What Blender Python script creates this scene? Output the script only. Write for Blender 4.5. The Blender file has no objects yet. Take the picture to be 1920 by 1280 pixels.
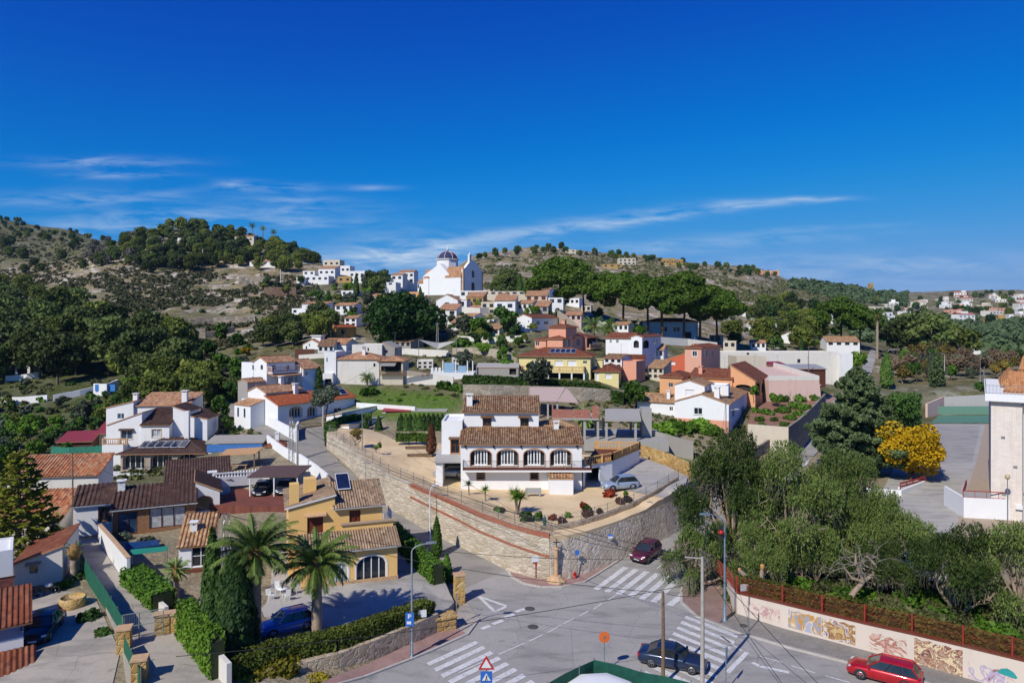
import bpy,math,random
import numpy as np
from mathutils import Vector,Matrix,noise,geometry
SC=bpy.context.scene
COL=SC.collection
R=math.radians
# ---------------------------------------------------------------- camera
CAMH,FOC,HOR=24.0,1300.0,600.0
cam_data=bpy.data.cameras.new('camera')
cam=bpy.data.objects.new('camera',cam_data)
COL.objects.link(cam)
cam.location=(0,0,CAMH)
cam.rotation_euler=(R(90),0,0)
cam_data.sensor_width=36
cam_data.lens=36*FOC/1920
cam_data.shift_y=-(640-HOR)/1920
cam_data.clip_start=0.5
cam_data.clip_end=20000
SC.camera=cam
# ---------------------------------------------------------------- sun, sky, exposure
SUN_EL=R(41.5)
SUN_AZ=math.atan2(-0.67,-0.91)
sun_data=bpy.data.lights.new('sun','SUN')
sun_data.energy=4.3
sun_data.angle=R(0.5)
sun_data.color=(1.0,0.95,0.87)
sun=bpy.data.objects.new('sun',sun_data)
COL.objects.link(sun)
sun.rotation_euler=Vector((0.67,0.91,-1.0)).to_track_quat('-Z','Y').to_euler()
sun.location=(-60,-80,120)
world=bpy.data.worlds.new('World')
SC.world=world
world.use_nodes=True
wt=world.node_tree
wt.nodes.clear()
def WN(t,**kw):
 n=wt.nodes.new(t)
 for k,v in kw.items():setattr(n,k,v)
 return n
def WL(a,b):wt.links.new(a,b)
w_out=WN('ShaderNodeOutputWorld');w_bg=WN('ShaderNodeBackground')
w_bg.inputs['Strength'].default_value=0.1
sky=WN('ShaderNodeTexSky',sky_type='NISHITA',sun_disc=False)
sky.sun_elevation=SUN_EL;sky.sun_rotation=SUN_AZ%(2*math.pi)
sky.air_density=1.0;sky.dust_density=0.25;sky.ozone_density=4.0;sky.altitude=400
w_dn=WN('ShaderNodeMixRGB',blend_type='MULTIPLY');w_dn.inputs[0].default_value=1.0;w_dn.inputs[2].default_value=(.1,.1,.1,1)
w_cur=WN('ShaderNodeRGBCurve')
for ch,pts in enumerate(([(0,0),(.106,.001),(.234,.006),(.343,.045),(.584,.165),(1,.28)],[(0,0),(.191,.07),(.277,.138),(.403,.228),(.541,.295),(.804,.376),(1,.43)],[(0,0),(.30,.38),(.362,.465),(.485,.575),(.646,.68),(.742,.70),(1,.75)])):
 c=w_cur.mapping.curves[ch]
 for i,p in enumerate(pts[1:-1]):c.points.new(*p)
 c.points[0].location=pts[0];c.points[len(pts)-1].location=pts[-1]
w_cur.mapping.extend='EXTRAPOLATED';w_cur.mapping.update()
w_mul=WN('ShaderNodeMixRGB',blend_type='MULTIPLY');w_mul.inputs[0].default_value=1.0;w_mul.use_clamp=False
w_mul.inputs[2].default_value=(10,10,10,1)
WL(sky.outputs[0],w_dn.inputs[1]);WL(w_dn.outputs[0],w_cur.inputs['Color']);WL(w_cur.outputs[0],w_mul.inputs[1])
w_tc=WN('ShaderNodeTexCoord');w_sep=WN('ShaderNodeSeparateXYZ');WL(w_tc.outputs['Generated'],w_sep.inputs[0])
def WM(op,a,b=None,clamp=False):
 n=WN('ShaderNodeMath',operation=op,use_clamp=clamp)
 for i,v in enumerate((a,b)):
  if v is None:continue
  if isinstance(v,(int,float)):n.inputs[i].default_value=v
  else:WL(v,n.inputs[i])
 return n.outputs[0]
ymax=WM('MAXIMUM',w_sep.outputs['Y'],0.05)
az=WM('DIVIDE',w_sep.outputs['X'],ymax);el=WM('DIVIDE',w_sep.outputs['Z'],ymax)
w_com=WN('ShaderNodeCombineXYZ');WL(az,w_com.inputs[0]);WL(el,w_com.inputs[1])
w_map=WN('ShaderNodeMapping');w_map.inputs['Scale'].default_value=(6.5,40.0,1);w_map.inputs['Rotation'].default_value=(0,0,R(-4))
WL(w_com.outputs[0],w_map.inputs[0])
w_noi=WN('ShaderNodeTexNoise');w_noi.inputs['Scale'].default_value=1.6;w_noi.inputs['Detail'].default_value=9;w_noi.inputs['Roughness'].default_value=0.62
w_noi.inputs['Distortion'].default_value=0.5
WL(w_map.outputs[0],w_noi.inputs['Vector'])
def streak(px,py,lx,ly,amp,tilt=0.0):
 a0=(px-960)/FOC;e0=(HOR-py)/FOC
 da=WM('SUBTRACT',az,a0);de=WM('SUBTRACT',el,e0)
 de=WM('SUBTRACT',de,WM('MULTIPLY',da,tilt))
 qa=WM('POWER',WM('ABSOLUTE',WM('DIVIDE',da,lx/FOC)),2.0);qe=WM('POWER',WM('ABSOLUTE',WM('DIVIDE',de,ly/FOC)),2.0)
 g=WM('EXPONENT',WM('MULTIPLY',WM('ADD',qa,qe),-1.0))
 return WM('MULTIPLY',g,amp)
cl=None
for s in[(200,305,130,10,.6,0),(225,328,90,8,.5,0),(450,347,45,9,.6,0),(540,352,60,9,.5,0),(700,352,45,6,.45,0),(560,376,110,8,.35,0),(180,372,200,16,.45,.03),(420,398,220,11,.6,.03),(260,425,300,16,.6,.02),(560,415,100,8,.55,0),(760,465,120,26,.85,.05),(950,442,200,14,.6,.17),(1180,415,190,12,.75,.15),(1390,385,120,8,.8,.07),(1520,374,80,5,.7,.02),(1250,462,330,12,.5,.06),(700,490,180,16,.7,0),(1500,430,160,6,.3,.05),(1650,500,320,22,.35,.03),(1000,520,900,40,.35,0)]:
 g=streak(*s)
 cl=g if cl is None else WM('ADD',cl,g)
nz=WM('MULTIPLY',WM('SUBTRACT',w_noi.outputs[0],0.38),3.6,True)
mask=WM('MULTIPLY',WM('MULTIPLY',cl,nz),0.78,True)
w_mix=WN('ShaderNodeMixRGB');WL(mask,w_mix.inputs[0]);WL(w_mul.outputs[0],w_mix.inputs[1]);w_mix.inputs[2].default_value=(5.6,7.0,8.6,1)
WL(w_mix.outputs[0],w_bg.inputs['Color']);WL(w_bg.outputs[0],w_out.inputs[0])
SC.view_settings.view_transform='Standard'
SC.view_settings.look='None'
SC.view_settings.exposure=0.0
SC.view_settings.gamma=1.0
SC.cycles.max_bounces=5
SC.cycles.diffuse_bounces=2
SC.cycles.glossy_bounces=2
SC.cycles.transmission_bounces=3
SC.cycles.transparent_max_bounces=4
SC.cycles.use_denoising=True
# ---------------------------------------------------------------- points of the place seen through the photograph
def W(px,py,Y):
 return Vector(((px-960)/FOC*Y,Y,CAMH-(py-HOR)/FOC*Y))
def G(px,py,z):
 return W(px,py,(CAMH-z)*FOC/(py-HOR))
# ---------------------------------------------------------------- objects
def tag(o,label=None,cat=None,group=None,kind=None):
 if label:o['label']=label
 if cat:o['category']=cat
 if group:o['group']=group
 if kind:o['kind']=kind
 return o
def empty(name,loc,rz=0.0,label=None,cat=None,group=None):
 o=bpy.data.objects.new(name,None)
 o.empty_display_size=0.3
 COL.objects.link(o)
 o.location=loc;o.rotation_euler=(0,0,rz)
 return tag(o,label,cat,group)
def link(name,me,parent=None):
 o=bpy.data.objects.new(name,me)
 COL.objects.link(o)
 if parent is not None:o.parent=parent
 return o
def copy_tree(o,parent=None):
 c=o.copy();COL.objects.link(c);c.parent=parent
 for ch in o.children:copy_tree(ch,c)
 return c
class MB:
 """collects faces, then becomes ONE mesh"""
 def __init__(s):s.v=[];s.f=[];s.mi=[];s.sm=[]
 def add(s,vs,fs,mi=0,smooth=False):
  n=len(s.v);s.v.extend([tuple(p)for p in vs])
  for f in fs:s.f.append([i+n for i in f]);s.mi.append(mi);s.sm.append(smooth)
  return s
 def box(s,x0,x1,y0,y1,z0,z1,mi=0):
  if x0>x1:x0,x1=x1,x0
  if y0>y1:y0,y1=y1,y0
  if z0>z1:z0,z1=z1,z0
  v=[(x,y,z)for z in(z0,z1)for y in(y0,y1)for x in(x0,x1)]
  return s.add(v,[(0,2,3,1),(4,5,7,6),(0,1,5,4),(2,6,7,3),(0,4,6,2),(1,3,7,5)],mi)
 def beam(s,a,b,w,h,mi=0):
  a=Vector(a);b=Vector(b);d=(b-a)
  if d.length<1e-6:return s
  d.normalize()
  up=Vector((0,0,1))if abs(d.z)<0.95 else Vector((0,1,0))
  sx=d.cross(up).normalized()*(w/2);sz=sx.cross(d).normalized()*(h/2)
  v=[p+i*sx+j*sz for p in(a,b)for j in(-1,1)for i in(-1,1)]
  return s.add(v,[(0,1,3,2),(4,6,7,5),(0,4,5,1),(2,3,7,6),(0,2,6,4),(1,5,7,3)],mi)
 def tube(s,pts,r,n=6,mi=0,smooth=True,caps=True):
  pts=[Vector(p)for p in pts];k=len(pts)
  rs=r if isinstance(r,(list,tuple))else[r]*k
  vs=[]
  prev=None
  for i,p in enumerate(pts):
   d=(pts[min(i+1,k-1)]-pts[max(i-1,0)])
   d=d.normalized()if d.length>1e-9 else Vector((0,0,1))
   if prev is None:
    up=Vector((0,0,1))if abs(d.z)<0.9 else Vector((1,0,0))
    a=d.cross(up).normalized()
   else:
    a=(prev-d*prev.dot(d)).normalized()
   prev=a;b=d.cross(a)
   for j in range(n):
    t=2*math.pi*j/n
    vs.append(p+(a*math.cos(t)+b*math.sin(t))*rs[i])
  fs=[(i*n+j,i*n+(j+1)%n,(i+1)*n+(j+1)%n,(i+1)*n+j)for i in range(k-1)for j in range(n)]
  s.add(vs,fs,mi,smooth)
  if caps:
   s.add(vs[:n][::-1],[tuple(range(n))],mi);s.add(vs[-n:],[tuple(range(n))],mi)
  return s
 def lathe(s,prof,n=16,c=(0,0,0),mi=0,smooth=True):
  vs=[];k=len(prof)
  for(r,z)in prof:
   for j in range(n):
    t=2*math.pi*j/n
    vs.append((c[0]+r*math.cos(t),c[1]+r*math.sin(t),c[2]+z))
  fs=[(i*n+j,i*n+(j+1)%n,(i+1)*n+(j+1)%n,(i+1)*n+j)for i in range(k-1)for j in range(n)]
  fs.append(tuple(range((k-1)*n,k*n)));fs.append(tuple(range(n))[::-1])
  return s.add(vs,fs,mi,smooth)
 def prism(s,poly,z0,z1,mi=0):
  n=len(poly);v=[(x,y,z0)for x,y in poly]+[(x,y,z1)for x,y in poly]
  return s.add(v,[tuple(range(n))[::-1],tuple(range(n,2*n))]+[(i,(i+1)%n,n+(i+1)%n,n+i)for i in range(n)],mi)
 def extr(s,poly3,vec,mi=0):
  n=len(poly3);vec=Vector(vec)
  v=[Vector(p)for p in poly3];v=v+[p+vec for p in v]
  return s.add(v,[tuple(range(n))[::-1],tuple(range(n,2*n))]+[(i,(i+1)%n,n+(i+1)%n,n+i)for i in range(n)],mi)
 def grid(s,rows,mi=0,smooth=False):
  nr=len(rows);nc=len(rows[0])
  return s.add([p for r in rows for p in r],[(i*nc+j,i*nc+j+1,(i+1)*nc+j+1,(i+1)*nc+j)for i in range(nr-1)for j in range(nc-1)],mi,smooth)
 def mesh(s,name,mats):
  me=bpy.data.meshes.new(name)
  me.from_pydata(s.v,[],s.f)
  for m in(mats if isinstance(mats,(list,tuple))else[mats]):me.materials.append(m)
  if any(s.mi):me.polygons.foreach_set('material_index',s.mi)
  if any(s.sm):me.polygons.foreach_set('use_smooth',s.sm)
  me.update()
  return me
 def obj(s,name,mats,parent=None):
  return link(name,s.mesh(name,mats),parent)
# ---------------------------------------------------------------- materials
MATS={}
def rgb(h):
 h=h.lstrip('#');c=[int(h[i:i+2],16)/255 for i in(0,2,4)]
 return tuple((x/12.92 if x<=0.04045 else((x+0.055)/1.055)**2.4)for x in c)
class NT:
 def __init__(s,name):
  s.m=bpy.data.materials.new(name);s.m.use_nodes=True;s.t=s.m.node_tree
  s.b=s.t.nodes['Principled BSDF'];s.tc=None;MATS[name]=s.m
 def n(s,t,**kw):
  n=s.t.nodes.new(t)
  for k,v in kw.items():setattr(n,k,v)
  return n
 def l(s,a,b):s.t.links.new(a,b)
 def set(s,sock,v):
  if isinstance(v,(int,float,tuple)):sock.default_value=v if not isinstance(v,tuple)else(v+(1,)if len(v)==3 and sock.type=='RGBA' else v)
  else:s.l(v,sock)
 def co(s,which='Object',scale=(1,1,1),rot=(0,0,0)):
  if which=='World':src=s.n('ShaderNodeNewGeometry').outputs['Position']
  else:src=s.n('ShaderNodeTexCoord').outputs[which]
  if scale==(1,1,1)and rot==(0,0,0):return src
  m=s.n('ShaderNodeMapping');m.inputs['Scale'].default_value=scale;m.inputs['Rotation'].default_value=rot
  s.l(src,m.inputs[0]);return m.outputs[0]
 def noise(s,co,scale,detail=4,rough=.55,dist=0):
  n=s.n('ShaderNodeTexNoise');s.l(co,n.inputs['Vector'])
  n.inputs['Scale'].default_value=scale;n.inputs['Detail'].default_value=detail;n.inputs['Roughness'].default_value=rough;n.inputs['Distortion'].default_value=dist
  return n.outputs[0]
 def vor(s,co,scale,feature='F1',out=0,rnd=1.0):
  n=s.n('ShaderNodeTexVoronoi',feature=feature);s.l(co,n.inputs['Vector'])
  n.inputs['Scale'].default_value=scale;n.inputs['Randomness'].default_value=rnd
  return n.outputs[out]
 def ramp(s,f,stops,interp='LINEAR'):
  r=s.n('ShaderNodeValToRGB');s.l(f,r.inputs[0]);e=r.color_ramp;e.interpolation=interp
  while len(e.elements)<len(stops):e.elements.new(0.5)
  for el_,(p,c)in zip(e.elements,stops):
   el_.position=p;el_.color=tuple(c)+(1,)if not isinstance(c,(int,float))else(c,c,c,1)
  return r.outputs[0]
 def mix(s,f,a,b,mode='MIX'):
  n=s.n('ShaderNodeMixRGB',blend_type=mode)
  for i,v in enumerate((f,a,b)):s.set(n.inputs[i],v)
  return n.outputs[0]
 def math(s,op,a,b=0.0,clamp=False):
  n=s.n('ShaderNodeMath',operation=op,use_clamp=clamp)
  s.set(n.inputs[0],a);s.set(n.inputs[1],b);return n.outputs[0]
 def bump(s,h,strength=.4,dist=.05):
  b=s.n('ShaderNodeBump');b.inputs['Strength'].default_value=strength;b.inputs['Distance'].default_value=dist
  s.l(h,b.inputs['Height']);s.l(b.outputs[0],s.b.inputs['Normal'])
 def fin(s,col,rough=.8,metal=0.0,spec=None):
  s.set(s.b.inputs['Base Color'],col);s.set(s.b.inputs['Roughness'],rough);s.b.inputs['Metallic'].default_value=metal
  if spec is not None:s.b.inputs['Specular IOR Level'].default_value=spec
  return s.m
def plain(name,c,rough=.6,metal=0.0,var=.12,scale=3.0,spec=None):
 t=NT(name);c=rgb(c)if isinstance(c,str)else c
 n=t.noise(t.co(),scale,5)
 lo=tuple(x*(1-var)for x in c);hi=tuple(min(1,x*(1+var))for x in c)
 return t.fin(t.ramp(n,[(.3,lo),(.7,hi)]),rough,metal,spec)
def plaster(name,c,dirt=.25,dc=(.30,.25,.20)):
 t=NT(name);c=rgb(c)if isinstance(c,str)else c
 co=t.co()
 n1=t.noise(t.co('Object',(.9,.9,.16)),1.6,6,.6)
 n2=t.noise(co,.55,4)
 f=t.math('MULTIPLY',t.ramp(n1,[(.52,0.0),(.78,1.0)]),t.ramp(n2,[(.35,0.2),(.7,1.0)]))
 f=t.math('MULTIPLY',f,dirt)
 base=t.mix(t.noise(co,.8,3),tuple(x*.93 for x in c),tuple(min(.9,x*1.04)for x in c))
 col=t.mix(f,base,dc)
 t.bump(t.noise(co,14,4),.12,.02)
 return t.fin(col,.88,0,.2)
def tiles(name,stops,scale=3.2,bump=True,lichen=.3):
 t=NT(name);co=t.co('UV')
 v=t.n('ShaderNodeTexVoronoi',feature='F1');t.l(co,v.inputs['Vector']);v.inputs['Scale'].default_value=1.0;v.inputs['Randomness'].default_value=0.15
 sep=t.n('ShaderNodeSeparateColor');t.l(v.outputs['Color'],sep.inputs[0])
 col=t.ramp(sep.outputs[0],[(i/(len(stops)-1),rgb(c))for i,c in enumerate(stops)])
 ob=t.co('Object')
 big=t.ramp(t.noise(ob,.45,5,.6),[(.42,0.0),(.68,1.0)])
 col=t.mix(t.math('MULTIPLY',big,lichen),col,rgb('#8d8574'))
 fine=t.noise(ob,6,3)
 col=t.mix(.35,col,t.ramp(fine,[(.3,0.25),(.7,1.0)]),'MULTIPLY')
 u=t.n('ShaderNodeSeparateXYZ');t.l(co,u.inputs[0])
 ru=t.math('ABSOLUTE',t.math('SINE',t.math('MULTIPLY',u.outputs[0],math.pi)))
 rv=t.math('FRACT',u.outputs[1])
 if bump:t.bump(t.math('ADD',ru,t.math('MULTIPLY',rv,.5)),.8,.10)
 return t.fin(col,.85,0,.2)
def glass(name='glass',c=(.012,.016,.02),rough=.06):
 t=NT(name);n=t.noise(t.co(),.7,2)
 return t.fin(t.ramp(n,[(.3,c),(.8,tuple(x*2.2+.01 for x in c))]),rough,0,.8)
def rubble(name,stones,mortar='#b9ac98',scale=3.0,stretch=1.35,mw=.05):
 t=NT(name);ws=t.n('ShaderNodeNewGeometry')
 co=t.co('World',(1,1,stretch))
 nz=t.n('ShaderNodeTexNoise');t.l(co,nz.inputs['Vector']);nz.inputs['Scale'].default_value=1.3
 add=t.n('ShaderNodeMixRGB',blend_type='ADD');add.inputs[0].default_value=.25;t.l(co,add.inputs[1]);t.l(nz.outputs[1],add.inputs[2])
 cv=t.n('ShaderNodeTexVoronoi',feature='F1');t.l(add.outputs[0],cv.inputs['Vector']);cv.inputs['Scale'].default_value=scale
 de=t.vor(add.outputs[0],scale,'DISTANCE_TO_EDGE')
 sep=t.n('ShaderNodeSeparateColor');t.l(cv.outputs['Color'],sep.inputs[0])
 col=t.ramp(sep.outputs[0],[(i/(len(stones)-1),rgb(c))for i,c in enumerate(stones)])
 col=t.mix(.3,col,t.ramp(t.noise(co,5,5),[(.3,.3),(.75,1.0)]),'MULTIPLY')
 f=t.ramp(de,[(0.0,1.0),(mw,0.0)])
 col=t.mix(f,col,rgb(mortar))
 big=t.ramp(t.noise(t.co('World'),.25,4),[(.4,0.0),(.7,.35)])
 col=t.mix(big,col,rgb('#8f8471'))
 t.bump(t.math('ADD',t.ramp(de,[(0,0.0),(.12,1.0)]),t.math('MULTIPLY',t.noise(co,9,4),.5)),.7,.06)
 return t.fin(col,.9,0,.2)
def leafm(name,lo,hi,trans=.25,rnd=.5):
 t=NT(name)
 oi=t.n('ShaderNodeObjectInfo')
 n=t.noise(t.co('Object'),.55,3)
 fine=t.noise(t.co('Object'),5.0,2)
 f=t.math('ADD',t.math('MULTIPLY',n,.75),t.math('MULTIPLY',fine,.35))
 f=t.math('ADD',f,t.math('MULTIPLY',t.math('SUBTRACT',oi.outputs['Random'],.5),rnd))
 col=t.ramp(f,[(.25,rgb(lo)),(.85,rgb(hi))])
 t.fin(col,.65,0,.25)
 if trans:
  tr=t.n('ShaderNodeBsdfTranslucent');t.l(col,tr.inputs[0])
  mx=t.n('ShaderNodeMixShader');mx.inputs[0].default_value=trans
  out=t.t.nodes['Material Output']
  t.l(t.b.outputs[0],mx.inputs[1]);t.l(tr.outputs[0],mx.inputs[2]);t.l(mx.outputs[0],out.inputs[0])
 return t.m
white=plaster('white_plaster',(.80,.79,.76),.22)
white_clean=plaster('white_paint',(.82,.82,.80),.10)
white_old=plaster('weathered_white_plaster',(.72,.68,.60),.55,(.34,.28,.22))
cream=plaster('cream_plaster',(.62,.55,.42),.35)
yellow_ochre=plaster('ochre_plaster','#edc27a',.22,(.42,.24,.07))
yellow_pale=plaster('pale_yellow_plaster','#e3d496',.25)
salmon=plaster('salmon_plaster','#dfa084',.2,(.4,.2,.12))
salmon_pink=plaster('pink_plaster','#dca68e',.3)
orange_wall=plaster('orange_plaster','#e0a678',.25)
pinkish=plaster('faded_pink_plaster','#d3b5a8',.6,(.35,.22,.18))
ochre_dull=plaster('tan_plaster','#b09058',.4)
grey_render=plaster('grey_render','#a39d94',.4)
concrete=plaster('concrete','#a6a39c',.45,(.2,.19,.17))
trim_white=plain('white_metal',(.78,.78,.76),.4,0,.05)
frame_brown=plain('brown_wood','#5d3522',.5,0,.25,9)
wood_old=plain('weathered_wood','#77614b',.8,0,.3,8)
dark_metal=plain('dark_metal',(.03,.03,.032),.45,.3)
steel=plain('galvanised_steel',(.36,.37,.38),.45,.7,.1)
pole_concrete=plain('pole_concrete','#a8a296',.85,0,.12)
glassm=glass()
glass_blue=glass('blue_tinted_glass',(.02,.045,.08),.05)
curtain=plain('net_curtain',(.42,.43,.42),.9,0,.3,2.5)
interior_shade=plain('painted_interior_shade',(.03,.027,.024),.9)  # near-black sheet colour, paints the unlit depth of open doorways and arches
brick_trim=plain('clay_brick_trim','#b98a62',.85,0,.2,6)
stone_trim=plain('sandstone_trim','#c29f78',.85,0,.2,4)
shutter_white=plain('white_shutter',(.74,.75,.76),.5,0,.06)
tile_brown=tiles('brown_clay_tiles',['#5e4230','#8b6548','#a5815f','#6d4c38','#b4916c','#7b573f'])
tile_tan=tiles('sandy_clay_tiles',['#a57a55','#c39a70','#8f6645','#d0ab82','#b58459','#97714f'])
tile_dark=tiles('dark_brown_tiles',['#44302a','#563f38','#4b352e','#654b42'],lichen=.12)
tile_red=tiles('orange_red_tiles',['#b05a36','#c4693f','#a8522f','#cf7d50'],lichen=.08)
tile_rust=tiles('rust_tiles',['#7d4530','#93543a','#6f3c2b','#a3684a'],lichen=.15)
tile_pink=tiles('rosy_clay_tiles',['#b07c58','#c9926a','#d8ab82','#9c6648','#c4a07c'],lichen=.2)
# ---------------------------------------------------------------- the lie of the land: height against distance along fourteen bearings
def _c(*pairs):return pairs
LAND={-500:_c((20,0),(80,0),(120,2),(180,12),(270,28),(400,60),(600,105),(850,165),(1000,150),(1600,60),(7000,0)),0:_c((20,1),(85,1),(120,2),(150,5.5),(180,10),(270,24),(360,40),(480,62),(850,148),(1000,138),(1600,60),(7000,0)),110:_c((20,1.3),(85,1.5),(120,2),(140,5),(165,9),(210,15.5),(280,27),(370,45),(470,62),(820,134),(950,124),(1600,50),(7000,0)),200:_c((20,1.4),(85,1.6),(120,2.2),(135,5),(155,8),(180,11.5),(220,17.5),(290,29),(370,46.5),(430,62),(500,75),(620,93),(780,112),(900,100),(1600,40),(7000,0)),300:_c((20,1.4),(75,1.5),(100,2.4),(120,5),(150,8),(185,11.8),(225,17),(270,25),(330,37),(390,50),(440,64),(500,88),(545,96),(620,92),(900,60),(1600,20),(7000,0)),400:_c((20,1.3),(70,1.5),(90,3),(105,5.4),(125,7.3),(145,8.3),(165,11.3),(190,12.6),(225,17.5),(270,25),(330,35.5),(390,48),(450,65.5),(520,92),(570,93),(700,60),(1600,10),(7000,0)),500:_c((20,1.2),(68,1.4),(78,2.6),(90,4.0),(100,5.3),(112,6.8),(125,8.1),(140,10),(160,11.5),(185,14.5),(225,19),(270,27.5),(330,36),(400,50),(450,63),(500,81),(540,82),(700,45),(1600,10),(7000,0)),600:_c((20,.6),(62,.8),(72,1.8),(80,2.9),(90,4.4),(100,5.5),(112,7.2),(125,8.4),(135,11.4),(160,13.5),(185,16.4),(225,21.5),(265,26.5),(320,35),(380,44.5),(440,58),(470,60),(520,56),(800,30),(1600,5),(7000,0)),700:_c((20,0),(60,.3),(70,1.4),(80,2.4),(90,3.8),(100,5.4),(112,6.6),(122,8.6),(135,11),(145,12.2),(170,14),(200,16.2),(240,23),(280,29),(330,37),(380,44),(430,49.5),(480,48),(800,28),(1600,5),(7000,0)),800:_c((20,0),(60,0),(66,.6),(73,1.5),(80,2.4),(95,4.4),(110,6.4),(122,9.2),(132,10.6),(145,12.4),(170,14.5),(200,16.2),(230,23),(270,31),(300,36),(340,37),(420,39),(600,50),(800,60),(1600,10),(7000,0)),900:_c((20,0),(63,0),(68,.9),(75,1.4),(90,3.8),(108,6),(122,9.2),(133,10.8),(140,12.6),(165,15.5),(195,19.5),(230,26),(265,32),(300,36),(340,38),(450,55),(650,86),(700,90),(800,86),(1600,20),(7000,0)),1000:_c((20,0),(64,0),(68,.4),(80,2.5),(95,4),(108,5),(122,8),(132,10.2),(138,11.5),(150,12),(165,16.8),(185,20.5),(220,25),(265,28),(350,39),(500,62),(700,96.5),(800,94),(1600,30),(7000,0)),1100:_c((20,0),(66,0),(74,.7),(85,2.2),(95,3.6),(110,4.5),(122,6.5),(132,9.2),(138,11.2),(150,12),(165,15.6),(180,18),(220,20.5),(260,25),(350,38),(500,60),(720,97),(800,96),(1600,30),(7000,0)),1200:_c((20,0),(68,0),(78,.6),(90,1.6),(100,3.4),(112,4.3),(124,5.8),(138,8),(150,9.5),(165,11.8),(180,14.4),(220,18),(260,22),(330,32),(500,58),(740,94),(850,92),(1600,30),(7000,0)),1300:_c((20,0),(70,0),(90,.3),(105,1.6),(115,4),(124,5.6),(138,7.4),(150,8.6),(165,9.8),(185,11.5),(220,16),(260,20),(330,30),(450,46),(660,79),(760,80),(1600,30),(7000,0)),1400:_c((20,0),(70,0),(105,.4),(115,1.6),(124,4),(138,6.2),(150,7.2),(165,8.3),(190,9.6),(215,12.5),(260,16),(330,24),(450,40),(690,78),(780,78),(1600,30),(7000,0)),1500:_c((20,0),(125,0),(138,1.2),(150,2.4),(165,4.2),(190,7),(215,10),(260,14.6),(350,21),(450,31),(800,70),(900,70),(1600,30),(7000,0)),1600:_c((20,0),(130,0),(150,1.8),(185,5.4),(230,9.8),(270,13.4),(350,18),(450,25),(600,36),(950,70),(1050,68),(1600,40),(7000,0)),1700:_c((20,0),(178,0),(182,4),(230,8.5),(300,12),(400,15),(550,19),(700,26),(850,40),(1050,66),(1200,73),(1400,70),(2000,40),(7000,0)),1800:_c((20,0),(178,0),(182,5.5),(230,8),(300,11.5),(400,14),(550,18),(700,27),(850,42),(1050,64),(1200,75),(1400,72),(2000,40),(7000,0)),1920:_c((20,0),(178,0),(182,6.3),(230,8),(300,11),(400,14),(550,19),(700,30),(850,46),(1050,66),(1200,77),(1400,74),(2000,40),(7000,0)),2450:_c((20,0),(178,0),(182,6.3),(230,8),(300,11),(400,14),(550,20),(700,32),(850,46),(1050,60),(1200,70),(1400,68),(2000,40),(7000,0)),}
_us=np.array(sorted(LAND));
_rows=[20.0]
while _rows[-1]<2600:
 y=_rows[-1]
 _rows.append(y+(1.0 if y<135 else(y*.0085 if y<900 else y*.05)))
_Y=np.array(_rows)
_prof=[]
for u in _us:
 k=np.array(LAND[u],float)
 p=np.interp(_Y,k[:,0],k[:,1])
 q=p.copy()
 for _ in range(3):
  q[1:-1]=(q[:-2]+2*q[1:-1]+q[2:])/4
 _prof.append(q)
_prof=np.array(_prof)
_U=np.arange(-500,2451,10.0)
_Z=np.zeros((len(_U),len(_Y)))
for i,u in enumerate(_U):
 j=min(max(np.searchsorted(_us,u,'right')-1,0),len(_us)-2)
 t=(u-_us[j])/(_us[j+1]-_us[j])
 t=t*t*(3-2*t)*.5+t*.5
 _Z[i]=_prof[j]*(1-t)+_prof[j+1]*t
_X=(_U[:,None]-960)/FOC*_Y[None,:]
for i in range(len(_U)):
 for j in range(len(_Y)):
  Yv=_Y[j]
  if Yv>175:
   a=min(1,(Yv-175)/130)
   x=_X[i,j]
   s=1.0 if Yv>235 else.5
   d=noise.fractal(Vector((x*.012,Yv*.012,3.1)),1.0,2.0,5)*(1.0+Yv*.0045)
   d+=noise.noise(Vector((x*.09,Yv*.09,8.0)))*.55
   _Z[i,j]+=d*a*s
  if 250<Yv<470 and _U[i]<640:
   z=_Z[i,j];st=4.2
   fr=z/st-math.floor(z/st)
   zz=(math.floor(z/st)+min(1,max(0,(fr-.72)/.28)))*st
   w=min(1,(Yv-250)/20)*min(1,(470-Yv)/30)*min(1,(640-_U[i])/60)*.55
   _Z[i,j]=z*(1-w)+zz*w
def tz(x,y):
 y=min(max(y,20.0),2550.0)
 u=960+FOC*x/y
 fu=min(max((u+500)/10.0,0),len(_U)-1.001)
 j=int(np.searchsorted(_Y,y,'right')-1);j=min(max(j,0),len(_Y)-2)
 t=(y-_Y[j])/(_Y[j+1]-_Y[j]);i=int(fu);s=fu-i
 return float((_Z[i,j]*(1-s)+_Z[i+1,j]*s)*(1-t)+(_Z[i,j+1]*(1-s)+_Z[i+1,j+1]*s)*t)
def ground_hit(px,py,y0=30.0,y1=2500.0):
 Yp=y0
 y=y0
 while y<y1:
  p=W(px,py,y)
  if tz(p.x,p.y)>=p.z:
   a,b=Yp,y
   for _ in range(20):
    m=(a+b)/2;q=W(px,py,m)
    if tz(q.x,q.y)>=q.z:b=m
    else:a=m
   q=W(px,py,b);q.z=tz(q.x,q.y);return q
  Yp=y;y*=1.006
 return None
def base_at(px,Y,sink=0.0):
 x=(px-960)/FOC*Y
 return Vector((x,Y,tz(x,Y)-sink))
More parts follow.
